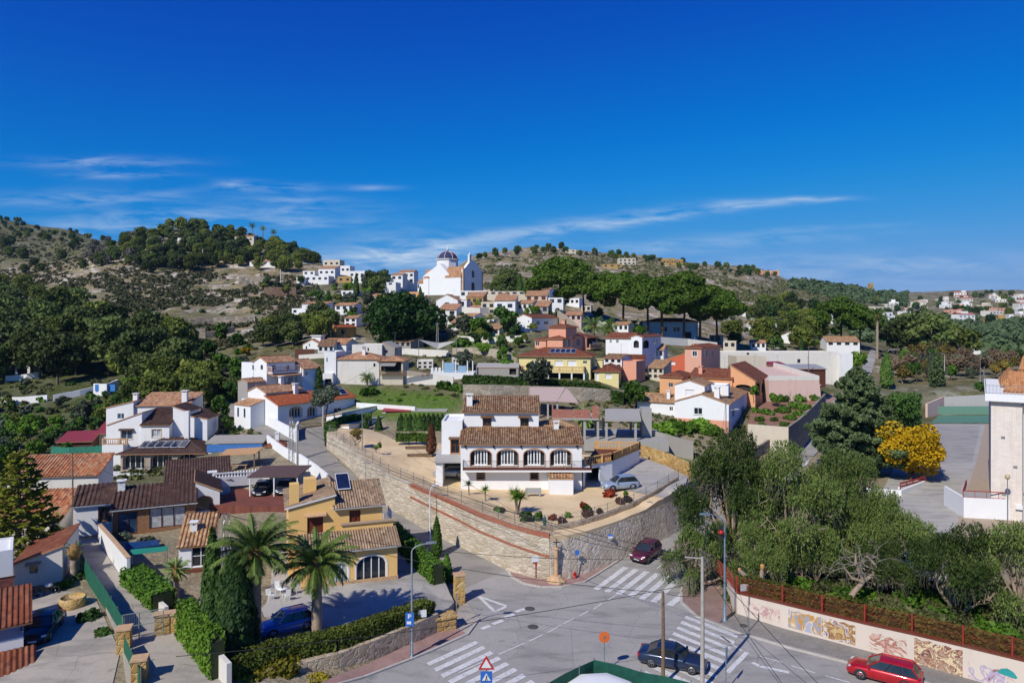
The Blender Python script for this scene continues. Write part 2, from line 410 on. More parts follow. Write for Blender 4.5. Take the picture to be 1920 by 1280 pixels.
def terrain_mat():
 t=NT('hillside_ground')
 pos=t.co('World')
 at=t.n('ShaderNodeAttribute',attribute_name='cover')
 sep=t.n('ShaderNodeSeparateColor');t.l(at.outputs['Color'],sep.inputs[0])
 n1=t.noise(pos,.05,8,.62);n2=t.noise(pos,.35,6,.6);n3=t.noise(pos,2.2,4)
 rock=t.ramp(n2,[(.3,rgb('#6f675a')),(.5,rgb('#94877a')),(.62,rgb('#a89b8c')),(.8,rgb('#bdb2a4'))])
 soil=t.ramp(n3,[(.3,rgb('#7a6a4e')),(.7,rgb('#a08a66'))])
 dry=t.ramp(n2,[(.3,rgb('#5d5c38')),(.55,rgb('#8a8055')),(.8,rgb('#a3906a'))])
 scrub=t.ramp(n3,[(.3,rgb('#2c3519')),(.7,rgb('#56602f'))])
 c=t.mix(t.ramp(n2,[(.40,0.0),(.58,1.0)]),rock,dry)
 c=t.mix(t.ramp(n1,[(.45,0.0),(.6,.75)]),c,soil)
 f=t.math('MULTIPLY',t.ramp(t.noise(pos,.16,7,.7),[(.48,0.0),(.58,1.0)]),.7)
 c=t.mix(f,c,scrub)
 vr=t.vor(t.co('World',(1,1,2.5)),.28,'F1',1);sv=t.n('ShaderNodeSeparateColor');t.l(vr,sv.inputs[0])
 stone=t.ramp(sv.outputs[0],[(.1,rgb('#8b8176')),(.5,rgb('#b3a799')),(.9,rgb('#cfc5b8'))])
 c=t.mix(t.math('MULTIPLY',t.ramp(t.noise(pos,.07,6,.65),[(.5,0.0),(.57,1.0)]),t.ramp(n2,[(.42,0.0),(.5,.9)])),c,stone)
 green=t.ramp(n3,[(.25,rgb('#2a3518')),(.5,rgb('#444e26')),(.8,rgb('#666a3c'))])
 gf=t.math('MULTIPLY',sep.outputs[0],t.ramp(n2,[(.3,.55),(.6,1.0)]))
 c=t.mix(gf,c,green)
 earth=t.ramp(n2,[(.3,rgb('#8f7f69')),(.7,rgb('#b7a78d'))])
 c=t.mix(t.math('MULTIPLY',sep.outputs[1],t.ramp(n3,[(.2,.6),(.7,1.0)])),c,earth)
 lush=t.ramp(n3,[(.25,rgb('#43601f')),(.75,rgb('#6d8436'))])
 c=t.mix(t.math('MULTIPLY',sep.outputs[2],t.ramp(n2,[(.3,.5),(.55,1.0)])),c,lush)
 t.bump(t.math('ADD',n2,t.math('MULTIPLY',n3,.5)),.9,.5)
 return t.fin(c,.95,0,.1)
def spot(u,y,cu,cy,ru,ry):
 return max(0.0,1-((u-cu)/ru)**2-((y-cy)/ry)**2)
def ease(v,a,b):return min(1.0,max(0.0,(v-a)/(b-a)))
def build_terrain():
 nu,ny=len(_U),len(_Y)
 V=np.stack([_X,np.broadcast_to(_Y,_X.shape),_Z],-1).reshape(-1,3)
 ii,jj=np.meshgrid(np.arange(nu-1),np.arange(ny-1),indexing='ij')
 a=(ii*ny+jj).ravel()
 faces=np.stack([a,a+ny,a+ny+1,a+1],-1)
 me=bpy.data.meshes.new('terrain')
 me.vertices.add(len(V));me.vertices.foreach_set('co',V.ravel())
 me.loops.add(faces.size);me.loops.foreach_set('vertex_index',faces.ravel())
 me.polygons.add(len(faces));me.polygons.foreach_set('loop_start',np.arange(0,faces.size,4));me.polygons.foreach_set('loop_total',np.full(len(faces),4))
 me.polygons.foreach_set('use_smooth',np.ones(len(faces),bool))
 me.update(calc_edges=True)
 att=me.color_attributes.new('cover','FLOAT_COLOR','POINT')
 cv=np.zeros((nu*ny,4),'f4');cv[:,3]=1
 for i,u in enumerate(_U):
  for j,y in enumerate(_Y):
   g=e=l=0.0
   e=.75*ease(y,140,120)
   g=max(g,.75*ease(y,240,180))
   g=max(g,ease(y,330,240)*ease(u,460,300))
   e*=1-.75*ease(u,500,380)*ease(y,75,95)*ease(y,260,220)
   g=max(g,ease(u,1380,1560)*ease(y,190,260)*(.6-.25*ease(y,700,900)))
   g=max(g,.75*ease(u,580,480)*ease(y,455,490))
   g=max(g,.5*ease(u,540,620)*ease(u,930,850)*ease(y,190,220)*ease(y,420,360))
   l=max(l,spot(u,y,770,123,120,10)*1.6,spot(u,y,700,128,90,9),spot(u,y,900,190,60,22)*1.2,spot(u,y,1240,106,90,9)*.8,spot(u,y,430,140,40,22)*.6)
   cv[i*ny+j,0]=min(1,g);cv[i*ny+j,1]=min(1,e)*(1-min(1,l));cv[i*ny+j,2]=min(1,l)
 att.data.foreach_set('color',cv.ravel())
 me.materials.append(terrain_mat())
 tag(link('terrain',me),kind='structure')
build_terrain()
far=MB();far.add([(-3000,-900,-4),(3000,-900,-4),(3000,2700,-4),(-3000,2700,-4)],[(0,1,2,3)])
tag(far.obj('ground',plain('far_plain','#6d6a4c',.95)),kind='structure')
# ---------------------------------------------------------------- roads, pavements, plots and the walls that hold them
PAVED=[]
def sheet(name,pts,dz,mat,step=1.6,skirt=0.0,zf=None,kind='structure'):
 """a surface over the plan polygon pts, lying dz above the land (or at zf(x, y)); skirt > 0 gives it sides"""
 pts=[Vector((p[0],p[1]))for p in pts];PAVED.append([(p.x,p.y)for p in pts])
 if sum(a.x*b.y-b.x*a.y for a,b in zip(pts,pts[1:]+pts[:1]))<0:pts.reverse()
 b=[]
 for p,q in zip(pts,pts[1:]+pts[:1]):
  n=max(1,int((q-p).length/step))
  for k in range(n):b.append(p.lerp(q,k/n))
 nb=len(b)
 def inside(x,y):
  c=False
  for i in range(nb):
   p,q=b[i],b[i-1]
   if(p.y>y)!=(q.y>y)and x<(q.x-p.x)*(y-p.y)/(q.y-p.y)+p.x:c=not c
  return c
 x0,x1=min(p.x for p in b),max(p.x for p in b);y0,y1=min(p.y for p in b),max(p.y for p in b)
 inner=[]
 y=y0+step*.5
 while y<y1:
  x=x0+step*.37
  while x<x1:
   if inside(x,y)and min((Vector((x,y))-q).length_squared for q in b)>(step*.4)**2:inner.append(Vector((x,y)))
   x+=step
  y+=step
 vs,es,fs,*_=geometry.delaunay_2d_cdt(b+inner,[(i,(i+1)%nb)for i in range(nb)],[],1,1e-4)
 z=(lambda x,y:tz(x,y)+dz)if zf is None else zf
 mb=MB();mb.add([(v.x,v.y,z(v.x,v.y))for v in vs],fs)
 if skirt:
  top=[(p.x,p.y,z(p.x,p.y))for p in b];n=len(top)
  mb.add(top+[(x,y,zz-skirt)for x,y,zz in top],[(i,(i+1)%n,n+(i+1)%n,n+i)for i in range(n)])
 o=mb.obj(name,mat)
 return tag(o,kind=kind)
def hits(px):return[ground_hit(*p)for p in px]
def asphalt_mat(name,lo,hi,patch=.25):
 t=NT(name);co=t.co('World')
 n=t.noise(co,7,6,.7);b=t.noise(co,.16,5,.6);s=t.noise(t.co('World',(.5,1.6,1),(0,0,.75)),.5,5)
 c=t.ramp(n,[(.3,rgb(lo)),(.7,rgb(hi))])
 c=t.mix(t.math('MULTIPLY',t.ramp(b,[(.42,0.0),(.62,1.0)]),patch),c,rgb('#8f8b86'))
 c=t.mix(t.math('MULTIPLY',t.ramp(s,[(.5,0.0),(.68,1.0)]),.42),c,rgb('#64625f'))
 oil=t.math('MULTIPLY',t.ramp(t.noise(co,.9,4),[(.62,0.0),(.72,1.0)]),t.ramp(t.noise(co,.12,3),[(.45,0.0),(.6,.4)]));c=t.mix(oil,c,rgb('#4a4a4d'))
 cr=t.vor(t.co('World'),.22,'DISTANCE_TO_EDGE')
 c=t.mix(t.ramp(cr,[(0.0,.35),(.006,0.0)]),c,rgb('#3d3d3e'))
 t.bump(n,.3,.02)
 return t.fin(c,.9,0,.25)
asphalt=asphalt_mat('asphalt','#97938d','#aba7a0',.4)
asphalt_old=asphalt_mat('pale_old_asphalt','#858078','#9c968c',.5)
def paver_mat(name,cols,sc=(3.2,3.2,3.2)):
 t=NT(name);co=t.co('World')
 br=t.n('ShaderNodeTexBrick');t.l(co,br.inputs['Vector']);br.inputs['Scale'].default_value=2.2
 br.inputs['Color1'].default_value=rgb(cols[0])+(1,);br.inputs['Color2'].default_value=rgb(cols[1])+(1,);br.inputs['Mortar'].default_value=rgb(cols[2])+(1,);br.inputs['Mortar Size'].default_value=.02
 c=t.mix(.45,br.outputs[0],t.ramp(t.noise(co,.7,5),[(.3,.45),(.7,1.0)]),'MULTIPLY')
 return t.fin(c,.9,0,.2)
pavers_red=paver_mat('reddish_pavers',['#a88378','#98746b','#b5a198'])
pavers_brown=paver_mat('brown_pavers',['#9a7d70','#8a6f64','#a08f84'])
pavers_grey=paver_mat('grey_pavers',['#8c8881','#9c978e','#77736d'])
kerb_m=plain('kerb_stone','#b5afa5',.85,0,.12,4)
def worn_paint():
 t=NT('road_paint');co=t.co('World');w=t.ramp(t.noise(co,3.5,7,.75),[(.5,0.0),(.66,.75)])
 return t.fin(t.mix(w,t.mix(t.noise(co,.6,4),rgb('#c6c5c1'),rgb('#dddcd8')),rgb('#929296')),.75,0,.2)
paint_white=worn_paint()
def sand_mat():
 t=NT('sandy_gravel');co=t.co('World')
 n=t.noise(co,9,6,.7);b=t.noise(co,.3,5)
 c=t.ramp(n,[(.25,rgb('#c9ae84')),(.5,rgb('#dec49c')),(.8,rgb('#e8d3ae'))])
 c=t.mix(t.ramp(b,[(.4,0.0),(.7,.5)]),c,rgb('#bea376'))
 t.bump(n,.5,.03);return t.fin(c,.95,0,.1)
sand=sand_mat()
conc_path=asphalt_mat('pale_concrete','#a39a8c','#b8ae9f',.35)
drive_grey=asphalt_mat('grey_concrete','#a5a199','#b9b4aa',.3)
J=[(560,1335),(636,1284),(772,1237),(876,1191),(898,1162),(876,1131),(857,1108),(952,1068),(957,1081),(980,1095),(1014,1102),(1053,1102),(1095,1093),(1137,1067),(1171,1045),(1222,1005),(1278,971),(1340,930),(1400,893),(1470,844),(1525,856),(1482,906),(1400,980),(1357,1033),(1298,1083),(1277,1107),(1278,1131),(1306,1157),(1346,1172),(1392,1190),(1488,1218),(1587,1243),(1679,1264),(1760,1290),(1900,1340)]
sheet('road',hits(J),.05,asphalt)
sheet('road',hits([(1470,844),(1500,812),(1534,778),(1570,745),(1600,712),(1616,690),(1627,668),(1634,655),(1646,655),(1642,672),(1634,700),(1614,735),(1592,765),(1562,810),(1525,856)]),.14,asphalt,1.5)
sheet('road',hits([(857,1108),(828,1086),(780,1035),(727,985),(690,948),(640,908),(594,893),(560,868),(525,845),(490,815),(450,790),(420,775),(398,762),(390,750),(400,736),(418,742),(440,760),(453,773),(500,797),(556,829),(560,806),(604,800),(608,815),(613,845),(640,868),(667,893),(724,953),(810,1000),(900,1039),(952,1068)]),.045,asphalt_old,1.4)
def pave(name,px,mat,dz=.14):return sheet(name,hits(px),dz,mat,1.5,.3)
pave('pavement',[(560,1318),(600,1284),(634,1268),(787,1201),(823,1184),(848,1174),(876,1191),(772,1237),(636,1284),(580,1310)],pavers_red)
pave('pavement',[(876,1191),(848,1174),(862,1140),(876,1131),(898,1162)],conc_path,.12)
pave('pavement',[(952,1068),(957,1081),(980,1095),(1014,1102),(1053,1102),(1095,1093),(1137,1067),(1171,1045),(1222,1005),(1278,971),(1340,930),(1400,893),(1470,844),(1462,838),(1390,885),(1290,955),(1200,1010),(1100,1058),(1030,1079),(1000,1076)],pavers_red)
pave('pavement',[(1470,844),(1500,812),(1534,778),(1570,745),(1560,738),(1522,768),(1488,802),(1462,838)],pavers_red)
pave('pavement',[(1298,1083),(1277,1107),(1278,1131),(1306,1157),(1346,1172),(1372,1150),(1366,1100),(1345,1075)],pavers_brown)
pave('pavement',[(1346,1172),(1392,1190),(1488,1218),(1587,1243),(1679,1264),(1760,1290),(1900,1340),(1990,1330),(1925,1303),(1807,1273),(1711,1245),(1622,1222),(1467,1180),(1382,1153)],pavers_grey)
def kerb(px):
 P=hits(px);mb=MB()
 for a,b in zip(P[:-1],P[1:]):
  n=max(1,int((b-a).length/1.5))
  for k in range(n):
   p,q=a.lerp(b,k/n),a.lerp(b,(k+1)/n)
   p.z=tz(p.x,p.y)+.085;q.z=tz(q.x,q.y)+.085
   mb.beam(p,q,.2,.17)
 tag(mb.obj('kerb',kerb_m),kind='structure')
kerb([(600,1300),(636,1284),(772,1237),(876,1191),(898,1162)])
kerb([(952,1068),(957,1081),(980,1095),(1014,1102),(1053,1102),(1095,1093),(1137,1067),(1171,1045),(1222,1005),(1278,971),(1340,930),(1400,893),(1470,844),(1500,812),(1534,778)])
kerb([(1357,1033),(1298,1083),(1277,1107),(1278,1131),(1306,1157),(1346,1172),(1392,1190),(1488,1218),(1587,1243),(1679,1264),(1760,1290)])
mk=MB()
def mark(q,dz=.075):
 mk.add([(x,y,tz(x,y)+dz+(.03 if y>110 else 0))for x,y in q],[tuple(range(len(q)))])
def stripes(p0,step,vec,n,w,first=0):
 st=Vector(step);u=st.normalized();v=Vector(vec)
 for k in range(first,n):
  a=Vector(p0)+st*k
  m=4
  for j in range(m):
   q0=a+v*(j/m);q1=a+v*((j+1)/m)
   mark([q0,q0+u*w,q1+u*w,q1])
stripes((-2.74,51.8),(.571,-.80),(-3.25,-3.35),12,.5)
stripes((7.2,61.8),(.917,-.543),(3.6,5.5),6,.55)
stripes((12.9,58.3),(.9,-.5),(3.3,4.4),1,.6)
stripes((14.1,56.2),(-.55,-.98),(3.1,-3.5),11,.52)
def dash(px0,px1,w=.13,z=0.0):
 a,b=ground_hit(*px0),ground_hit(*px1);d=(b-a);n=Vector((-d.y,d.x)).normalized()*w/2
 mark([(a.x-n.x,a.y-n.y),(b.x-n.x,b.y-n.y),(b.x+n.x,b.y+n.y),(a.x+n.x,a.y+n.y)])
for s in[((935,1228),(983,1207)),((992,1203),(1018,1191)),((1027,1187),(1052,1173)),((1057,1170),(1077,1160)),((1086,1156),(1104,1146)),((1113,1143),(1129,1132)),((1138,1127),(1156,1116)),((1232,1066),(1255,1048)),((1265,1040),(1290,1020)),((1424,1231),(1467,1243)),((1484,1249),(1529,1263)),((1548,1268),(1594,1281)),((860,1262),(905,1242)),((1350,1192),(1392,1222))]:dash(*s)
for s in[((903,1180),(919,1174)),((924,1171),(943,1164)),((946,1159),(964,1152)),((967,1148),(985,1142))]:dash(*s,w=.42)
for s in[((898,1119),(949,1137)),((949,1138),(928,1148)),((928,1148),(898,1119))]:dash(*s,w=.3)
for s in[((1364,1262),(1401,1224)),((1411,1243),(1424,1250)),((1500,885),(1518,862)),((1424,1250),(1480,1262))]:dash(*s,w=.35)
mh=MB()
for p in[(993,1142),(999,1176)]:
 c=ground_hit(*p);mh.lathe([(.42,.065),(.42,.082),(.3,.088)],18,c)
for p in[(1076,1085),(1050,1096),(1394,1176)]:
 c=ground_hit(*p);mh.lathe([(.3,.15),(.3,.165)],14,c)
tag(mh.obj('manhole_cover',plain('cast_iron','#4d4b49',.7)),kind='structure')
# ---- the sandy garden of the white villa, held up by stone walls
GB=[(613,100,7.5),(640,95,7.0),(667,90,6.6),(724,80,6.0),(770,76.3,5.85),(810,73,5.7),(860,70.2,5.25),(900,68,4.9),(960,65.2,4.6),(1000,64.2,4.35),(1030,63.8,4.15),(1064,64.6,4.0),(1100,66,3.95),(1150,68.8,3.95),(1200,72,4.1),(1245,76,4.5),(1285,80.5,4.95),(1290,84,5.0),(1250,90,5.05),(1199,96,5.1),(1100,98,5.0),(1000,101,5.2),(860,105,5.5),(800,113,5.6),(740,115,5.8),(650,112,6.9),(613,104,7.5)]
GBP=[Vector(((u-960)/FOC*y,y,z))for u,y,z in GB]
GIN=[Vector(((u-960)/FOC*y,y,z))for u,y,z in[(868,81,4.25),(960,80,4.2),(1090,81,4.15),(1105,84,4.4),(1190,86,4.75),(1240,84,4.85),(818,86,4.9),(740,96,5.7),(690,98,5.95),(780,103,5.75),(830,98,5.6),(960,72,4.25),(1060,72,4.1),(870,76,4.6)]]
_gk=np.array([[p.x,p.y,p.z]for p in GBP+GIN])
def garden_z(x,y):
 d2=(_gk[:,0]-x)**2+(_gk[:,1]-y)**2+.02
 w=1/d2**2
 return float((w*_gk[:,2]).sum()/w.sum())
sheet('garden_ground',GBP,0,sand,1.3,7.0,garden_z)
sheet('driveway',[GBP[15],GBP[16],GBP[17],GBP[18],GBP[19],Vector((11.5,93)),Vector((9.0,82.5)),Vector((12.5,80))],0,drive_grey,1.2,0,lambda x,y:garden_z(x,y)+.05)
ashlar=rubble('pale_block_wall',['#d3c4ac','#e0d1ba','#c4b499','#e8dbc6','#b8a88e'],'#c4b59e',1.5,2.3,.05)
rubble_m=rubble('rubble_wall',['#d2c0a6','#e2d3bd','#bfab92','#eadcc8','#c8b69d','#e4d7c3'],'#e6dccb',2.1,1.25,.06)
rubble_small=rubble('small_rubble_wall',['#b39d82','#ccb598','#9d886f','#d8c4a8','#b9a890'],'#cdbfa9',2.6,1.3,.08)
rubble_grey=rubble('grey_stone_wall',['#8d8274','#a39887','#766c5f','#b3a895'],'#968b7c',1.6,1.6,.07)
ochre_stone=rubble('ochre_stone_wall',['#c49c58','#d9b470','#b58a48','#e0c186'],'#c9ab74',1.9,1.4,.05)
redbrick=rubble('red_brick',['#bb6a4d','#c97a5c','#ad5f45'],'#c49a82',5.5,2.6,.06)
def run_wall(mb,P,zb,zt,th=.4,inward=1,mi=0,step=2.0,lean=0.0):
 """a wall along plan points; zb/zt give bottom and top for each point; thickness grows to the left of travel (inward = 1)"""
 Q=[]
 for i,p in enumerate(P[:-1]):
  n=max(1,int((Vector(P[i+1]).xy-Vector(p).xy).length/step))
  for k in range(n):
   t=k/n;Q.append((Vector(p).xy.lerp(Vector(P[i+1]).xy,t),zb[i]*(1-t)+zb[i+1]*t,zt[i]*(1-t)+zt[i+1]*t))
 Q.append((Vector(P[-1]).xy,zb[-1],zt[-1]))
 m=len(Q);rows=[]
 for i,(p,b,t)in enumerate(Q):
  d=(Q[min(i+1,m-1)][0]-Q[max(i-1,0)][0]).normalized();nrm=Vector((-d.y,d.x))*th*inward
  q=p+nrm
  e=nrm*(lean*(t-b)/max(th,.01));rows.append([(p.x,p.y,b),(p.x+e.x,p.y+e.y,t),(q.x+e.x,q.y+e.y,t),(q.x,q.y,b)])
 mb.grid(rows,mi)
 mb.add(rows[0],[(0,1,2,3)],mi);mb.add(rows[-1],[(0,1,2,3)],mi)
 return rows
def wall_thing(name,label,px_or_pts,hts,mat,th=.3,cat='wall',base=None,cap=None,inward=1,group=None,sink=.6):
 """free standing wall on the land through photo pixels (or plan points)"""
 P=[ground_hit(*p)if not isinstance(p,Vector)else p for p in px_or_pts]
 hs=hts if isinstance(hts,(list,tuple))else[hts]*len(P)
 r=empty(name,P[0],0,label,cat,group);O=P[0]
 L=[p-O for p in P];g=[(tz(p.x,p.y)if base is None else base)-O.z for p in P]
 mb=MB();run_wall(mb,L,[z-sink for z in g],[z+h for z,h in zip(g,hs)],th,inward)
 mb.obj('masonry',mat,r)
 if cap:
  mb=MB();
  for a,b,ga,gb,ha,hb in zip(L[:-1],L[1:],g[:-1],g[1:],hs[:-1],hs[1:]):
   d=(b-a).xy.normalized();n=Vector((-d.y,d.x,0))*th/2*inward
   mb.beam(Vector((a.x,a.y,ga+ha+.04))+n,Vector((b.x,b.y,gb+hb+.04))+n,th+.12,.08)
  mb.obj('coping',cap,r)
 return r
def outw(P,k=.06):
 out=[]
 for i,p in enumerate(P):
  d=(P[min(i+1,len(P)-1)]-P[max(i-1,0)]).xy.normalized();out.append(p+Vector((d.y,-d.x,0))*k)
 return out
def garden_walls():
 A=outw(GBP[:11])
 r=empty('block_wall',A[0],0,'long pale block retaining wall with two red brick bands along the left street','wall');O=A[0]
 L=[p-O for p in A];zt=[p.z+.15 for p in L];zb=[tz(p.x,p.y)-1.0-O.z for p in A]
 mb=MB();run_wall(mb,L,zb,zt,.45);mb.obj('masonry',ashlar,r)
 for off,hgt,nm in((.0,.36,'brick_coping'),(-1.75,.24,'brick_band')):
  mb=MB();B=L[4:]
  out=[]
  for i,p in enumerate(B):
   d=(B[min(i+1,len(B)-1)]-B[max(i-1,0)]).xy.normalized();out.append(p-Vector((-d.y,d.x,0))*.03)
  ztp=[p.z+.17+off*(.75+.42*i/len(B))for i,p in enumerate(out)]
  run_wall(mb,out,[z-hgt for z in ztp],ztp,(.34 if off==0 else.1));mb.obj(nm,redbrick,r)
 A=outw(GBP[10:17],.6)
 r=empty('corner_wall',A[0],0,'tall rubble stone retaining wall curving round the street corner below the villa','wall');O=A[0]
 L=[p-O for p in A]
 mb=MB();run_wall(mb,L,[tz(p.x,p.y)-1.0-O.z for p in A],[p.z-.1 for p in L],.5,lean=.13);mb.obj('masonry',rubble_m,r)
 mb=MB();U=[p+Vector((-.9,1.9,0))for p in L];run_wall(mb,U,[p.z-1.0 for p in U],[p.z+.5 for p in U],.35);mb.obj('upper_wall',rubble_small,r)
 B=[GBP[17]+Vector((.3,.6,0)),GBP[18]+Vector((.3,.8,0)),GBP[19]+Vector((.3,.8,0))]
 r=empty('ochre_wall',B[0],0,'ochre stone boundary wall behind the grey driveway','wall');O=B[0];L=[p-O for p in B]
 mb=MB();run_wall(mb,L,[p.z-.3 for p in L],[p.z+1.35,]*0+[p.z+1.5 for p in L],.35,-1);mb.obj('masonry',ochre_stone,r)
garden_walls()
def wire_fence(name,label,P,h=1.2,every=2.4,post_m=None,net_m=None,dia=.3,r_post=.035,group=None,cat='fence',rails=2):
 r=empty(name,P[0],0,label,cat,group);O=P[0];post_m=post_m or steel;net_m=net_m or steel
 net=MB();k0=0
 for a,b in zip(P[:-1],P[1:]):
  a=a-O;b=b-O;L=(b-a).length;n=max(1,round(L/every))
  for k in range(n):
   p=a.lerp(b,k/n);mb=MB();mb.tube([p-Vector((0,0,.2)),p+Vector((0,0,h+.05))],r_post,6);mb.obj('post',post_m,r)
  for j in range(rails+1):
   z=Vector((0,0,.05+(h-.1)*j/rails));net.tube([a+z,b+z],.012,3,caps=False)
  m=max(1,int(L/dia));u=(b-a)/m;s=max(1,int(h/dia))
  for k in range(-s,m):
   for sg in(1,-1):
    i0,i1=max(k,0),min(k+s,m)
    if i1<=i0:continue
    if sg>0:p0=a+u*i0+Vector((0,0,(i0-k)/s*h));p1=a+u*i1+Vector((0,0,(i1-k)/s*h))
    else:p0=a+u*i0+Vector((0,0,h-(i0-k)/s*h));p1=a+u*i1+Vector((0,0,h-(i1-k)/s*h))
    net.tube([p0,p1],.006,3,caps=False,smooth=False)
 p=P[-1]-O;mb=MB();mb.tube([p-Vector((0,0,.2)),p+Vector((0,0,h+.05))],r_post,6);mb.obj('post',post_m,r)
 net.obj('netting',net_m,r)
 return r
net_grey=plain('grey_netting','#6f716b',.6,.3)
wire_fence('garden_fence','wire netting fence on thin posts along the top of the pale block wall',[p+Vector((.25,.3,.1))for p in GBP[:11]],1.25,2.6,net_m=net_grey)
wire_fence('garden_fence','wire netting fence above the rubble corner wall of the villa garden',[p+Vector((-.35,1.75,.4))for p in GBP[10:17]],1.05,2.6,net_m=net_grey)
# ---- plot of the ochre house
PL=[G(430,1295,.9)+Vector((-.3,.7,.4))]+[Vector((p.x-.3,p.y+.5,z))for p,z in((G(560,1272,.4),1.3),(G(634,1267,.05),1.3),(G(700,1240,.1),1.25),(G(787,1202,.1),1.15),(G(822,1185,.1),1.0))]+[G(*p)for p in[(852,1128,.55),(826,1076,1.0),(790,1045,1.3),(735,1005,1.5),(560,1000,1.5),(430,1010,1.4),(360,1090,1.4),(345,1180,1.35)]]
_pk=np.array([[p.x,p.y,p.z]for p in PL]+[[-14,58,1.35],[-14,52,1.3],[-20,55,1.35],[-9.5,60,1.25]])
def plot_z(x,y):
 w=1/((_pk[:,0]-x)**2+(_pk[:,1]-y)**2+.02)**1.6
 return float((w*_pk[:,2]).sum()/w.sum())
sheet('courtyard',PL,0,drive_grey,1.4,2.5,plot_z)
def plot_wall():
 A=[G(*p)for p in[(545,1270,.15),(634,1267,.05),(700,1240,.1),(787,1202,.1),(822,1185,.1)]]
 A[0]=G(500,1300,.1)
 r=empty('roadside_wall',A[0],0,'low rubble stone wall under the clipped hedge beside the lower crossing','wall');O=A[0]
 mb=MB();L=[p-O for p in A];run_wall(mb,L,[-.6 for p in L],[1.45-.0 for p in L],.45);mb.obj('masonry',rubble_small,r)
 q=A[-1]
 r=empty('stone_bench',q+Vector((.3,.6,0)),0.4,'sandstone stub at the end of the low hedge wall','stone');mb=MB();mb.box(-.9,.9,-.5,.5,-.3,.95);mb.box(-1.0,1.0,-.6,.6,.95,1.1);mb.obj('block',ochre_stone,r)
plot_wall()
# ---- lane and drive at lower left
sheet('lane',hits([(240,1300),(425,1300),(340,1195),(307,1160),(237,1102),(222,1082),(180,1015),(140,1018),(150,1055),(160,1080),(188,1122),(228,1215)]),.35,conc_path,1.5,1.2)
sheet('driveway',hits([(-20,1310),(205,1310),(225,1222),(180,1125),(140,1110),(40,1108),(-30,1130)]),.06,conc_path,1.6)
_ek=[W(*p)for p in[(1402,800,120),(1478,806,118),(1500,790,126),(1525,766,138),(1548,742,150),(1500,742,152),(1440,752,146),(1408,770,136)]]
def earth_z(x,y):
 w=[1/((p.x-x)**2+(p.y-y)**2+.02)for p in _ek]
 return sum(a*p.z for a,p in zip(w,_ek))/sum(w)
sheet('garden_ground',_ek,0,plain('red_earth','#8a6350',.95,0,.25,.8),2,6,earth_z)
sheet('car_park',hits([(1700,1100),(1662,1010),(1650,930),(1690,850),(1750,795),(1848,795),(1830,870),(1800,960),(1790,1030),(1812,1100)]),.05,drive_grey,3)
sheet('car_park',hits([(1700,868),(1752,799),(1838,799),(1822,868)]),.075,asphalt,3)
for i in range(7):dash((1765-i*3,806+i*9),(1795-i*3,806+i*9),.12)
sheet('walkway',hits([(1848,795),(1870,795),(1870,975),(1905,975),(1905,1010),(1790,1010),(1800,960),(1830,870)]),.1,plain('tan_paving','#a8957f',.9),3)
court=plain('green_court','#54806c',.85,0,.08)
sheet('sports_court',hits([(1745,793),(1760,779),(1990,779),(1990,793)]),.06,court,6)
tag(mk.obj('road_marking',paint_white),kind='structure')
# ---------------------------------------------------------------- houses: walls with real openings, tiled roofs, windows as parts
ARCH=.34
def outline(kind,a0,a1,z0,z1):
 if kind=='arch':
  r=(a1-a0)/2;rise=min(r,(z1-z0)*ARCH);zc=z1-rise;c=(a0+a1)/2
  pts=[(a0,z0),(a1,z0)]
  for k in range(0,11):
   t=math.pi*k/10
   pts.append((c+r*math.cos(t),zc+rise*math.sin(t)))
  return pts
 return[(a0,z0),(a1,z0),(a1,z1),(a0,z1)]
def panel(mb,P,poly,holes,inward,reveal,mi=0):
 loops=[[Vector((a,z,0))for a,z in poly]]+[[Vector((a,z,0))for a,z in h]for h in holes]
 flat=[p for l in loops for p in l]
 tris=geometry.tessellate_polygon(loops)
 mb.add([P(p.x,p.y)for p in flat],tris,mi)
 for h in holes:
  n=len(h);q=[P(a,z)for a,z in h];q2=[v+inward*reveal for v in q]
  mb.add(q+q2,[(i,(i+1)%n,n+(i+1)%n,n+i)for i in range(n)],mi)
def ring(mb,P,o,i,off0,off1,inward):
 n=len(o)
 A=[P(*p)+inward*off0 for p in o];B=[P(*p)+inward*off0 for p in i];C=[P(*p)+inward*off1 for p in o];D=[P(*p)+inward*off1 for p in i]
 vs=A+B+C+D
 fs=[]
 for k in range(n):
  m=(k+1)%n
  fs+=[(k,m,n+m,n+k),(2*n+k,2*n+m,m,k),(n+k,n+m,3*n+m,3*n+k)]
 mb.add(vs,fs)
STY={'win':('white_metal','glass',1,0,.07,'window'),'blue':('white_metal','blue_tinted_glass',1,0,.07,'window'),'brown':('brown_wood','glass',1,0,.09,'window'),'brownshut':('brown_wood','brown_shutter',1,0,.08,'window'),'shut':('white_metal','white_shutter',0,0,.05,'window'),'french':('white_metal','glass',3,1,.09,'french_window'),'inset':(None,'painted_interior_shade',0,0,0,'doorway'),'curt':('white_metal','net_curtain',2,0,.08,'french_window'),'door':('brown_wood','brown_wood',0,0,.08,'door'),'wdoor':('white_metal','white_shutter',0,0,.08,'door'),'dark':(None,'painted_interior_shade',0,0,0,'doorway'),'bdoor':('brown_wood','blue_tinted_glass',1,0,.1,'door'),'bcurt':('brown_wood','net_curtain',2,0,.09,'window'),'small':(None,'glass',0,0,0,'window'),}
def scale_out(o,w):
 ax=[p[0]for p in o];az=[p[1]for p in o];cx=(min(ax)+max(ax))/2;cz=(min(az)+max(az))/2
 hw=max(.01,(max(ax)-min(ax))/2);hh=max(.01,(max(az)-min(az))/2)
 return[(cx+(a-cx)*(1-w/hw),cz+(z-cz)*(1-w/hh))for a,z in o]
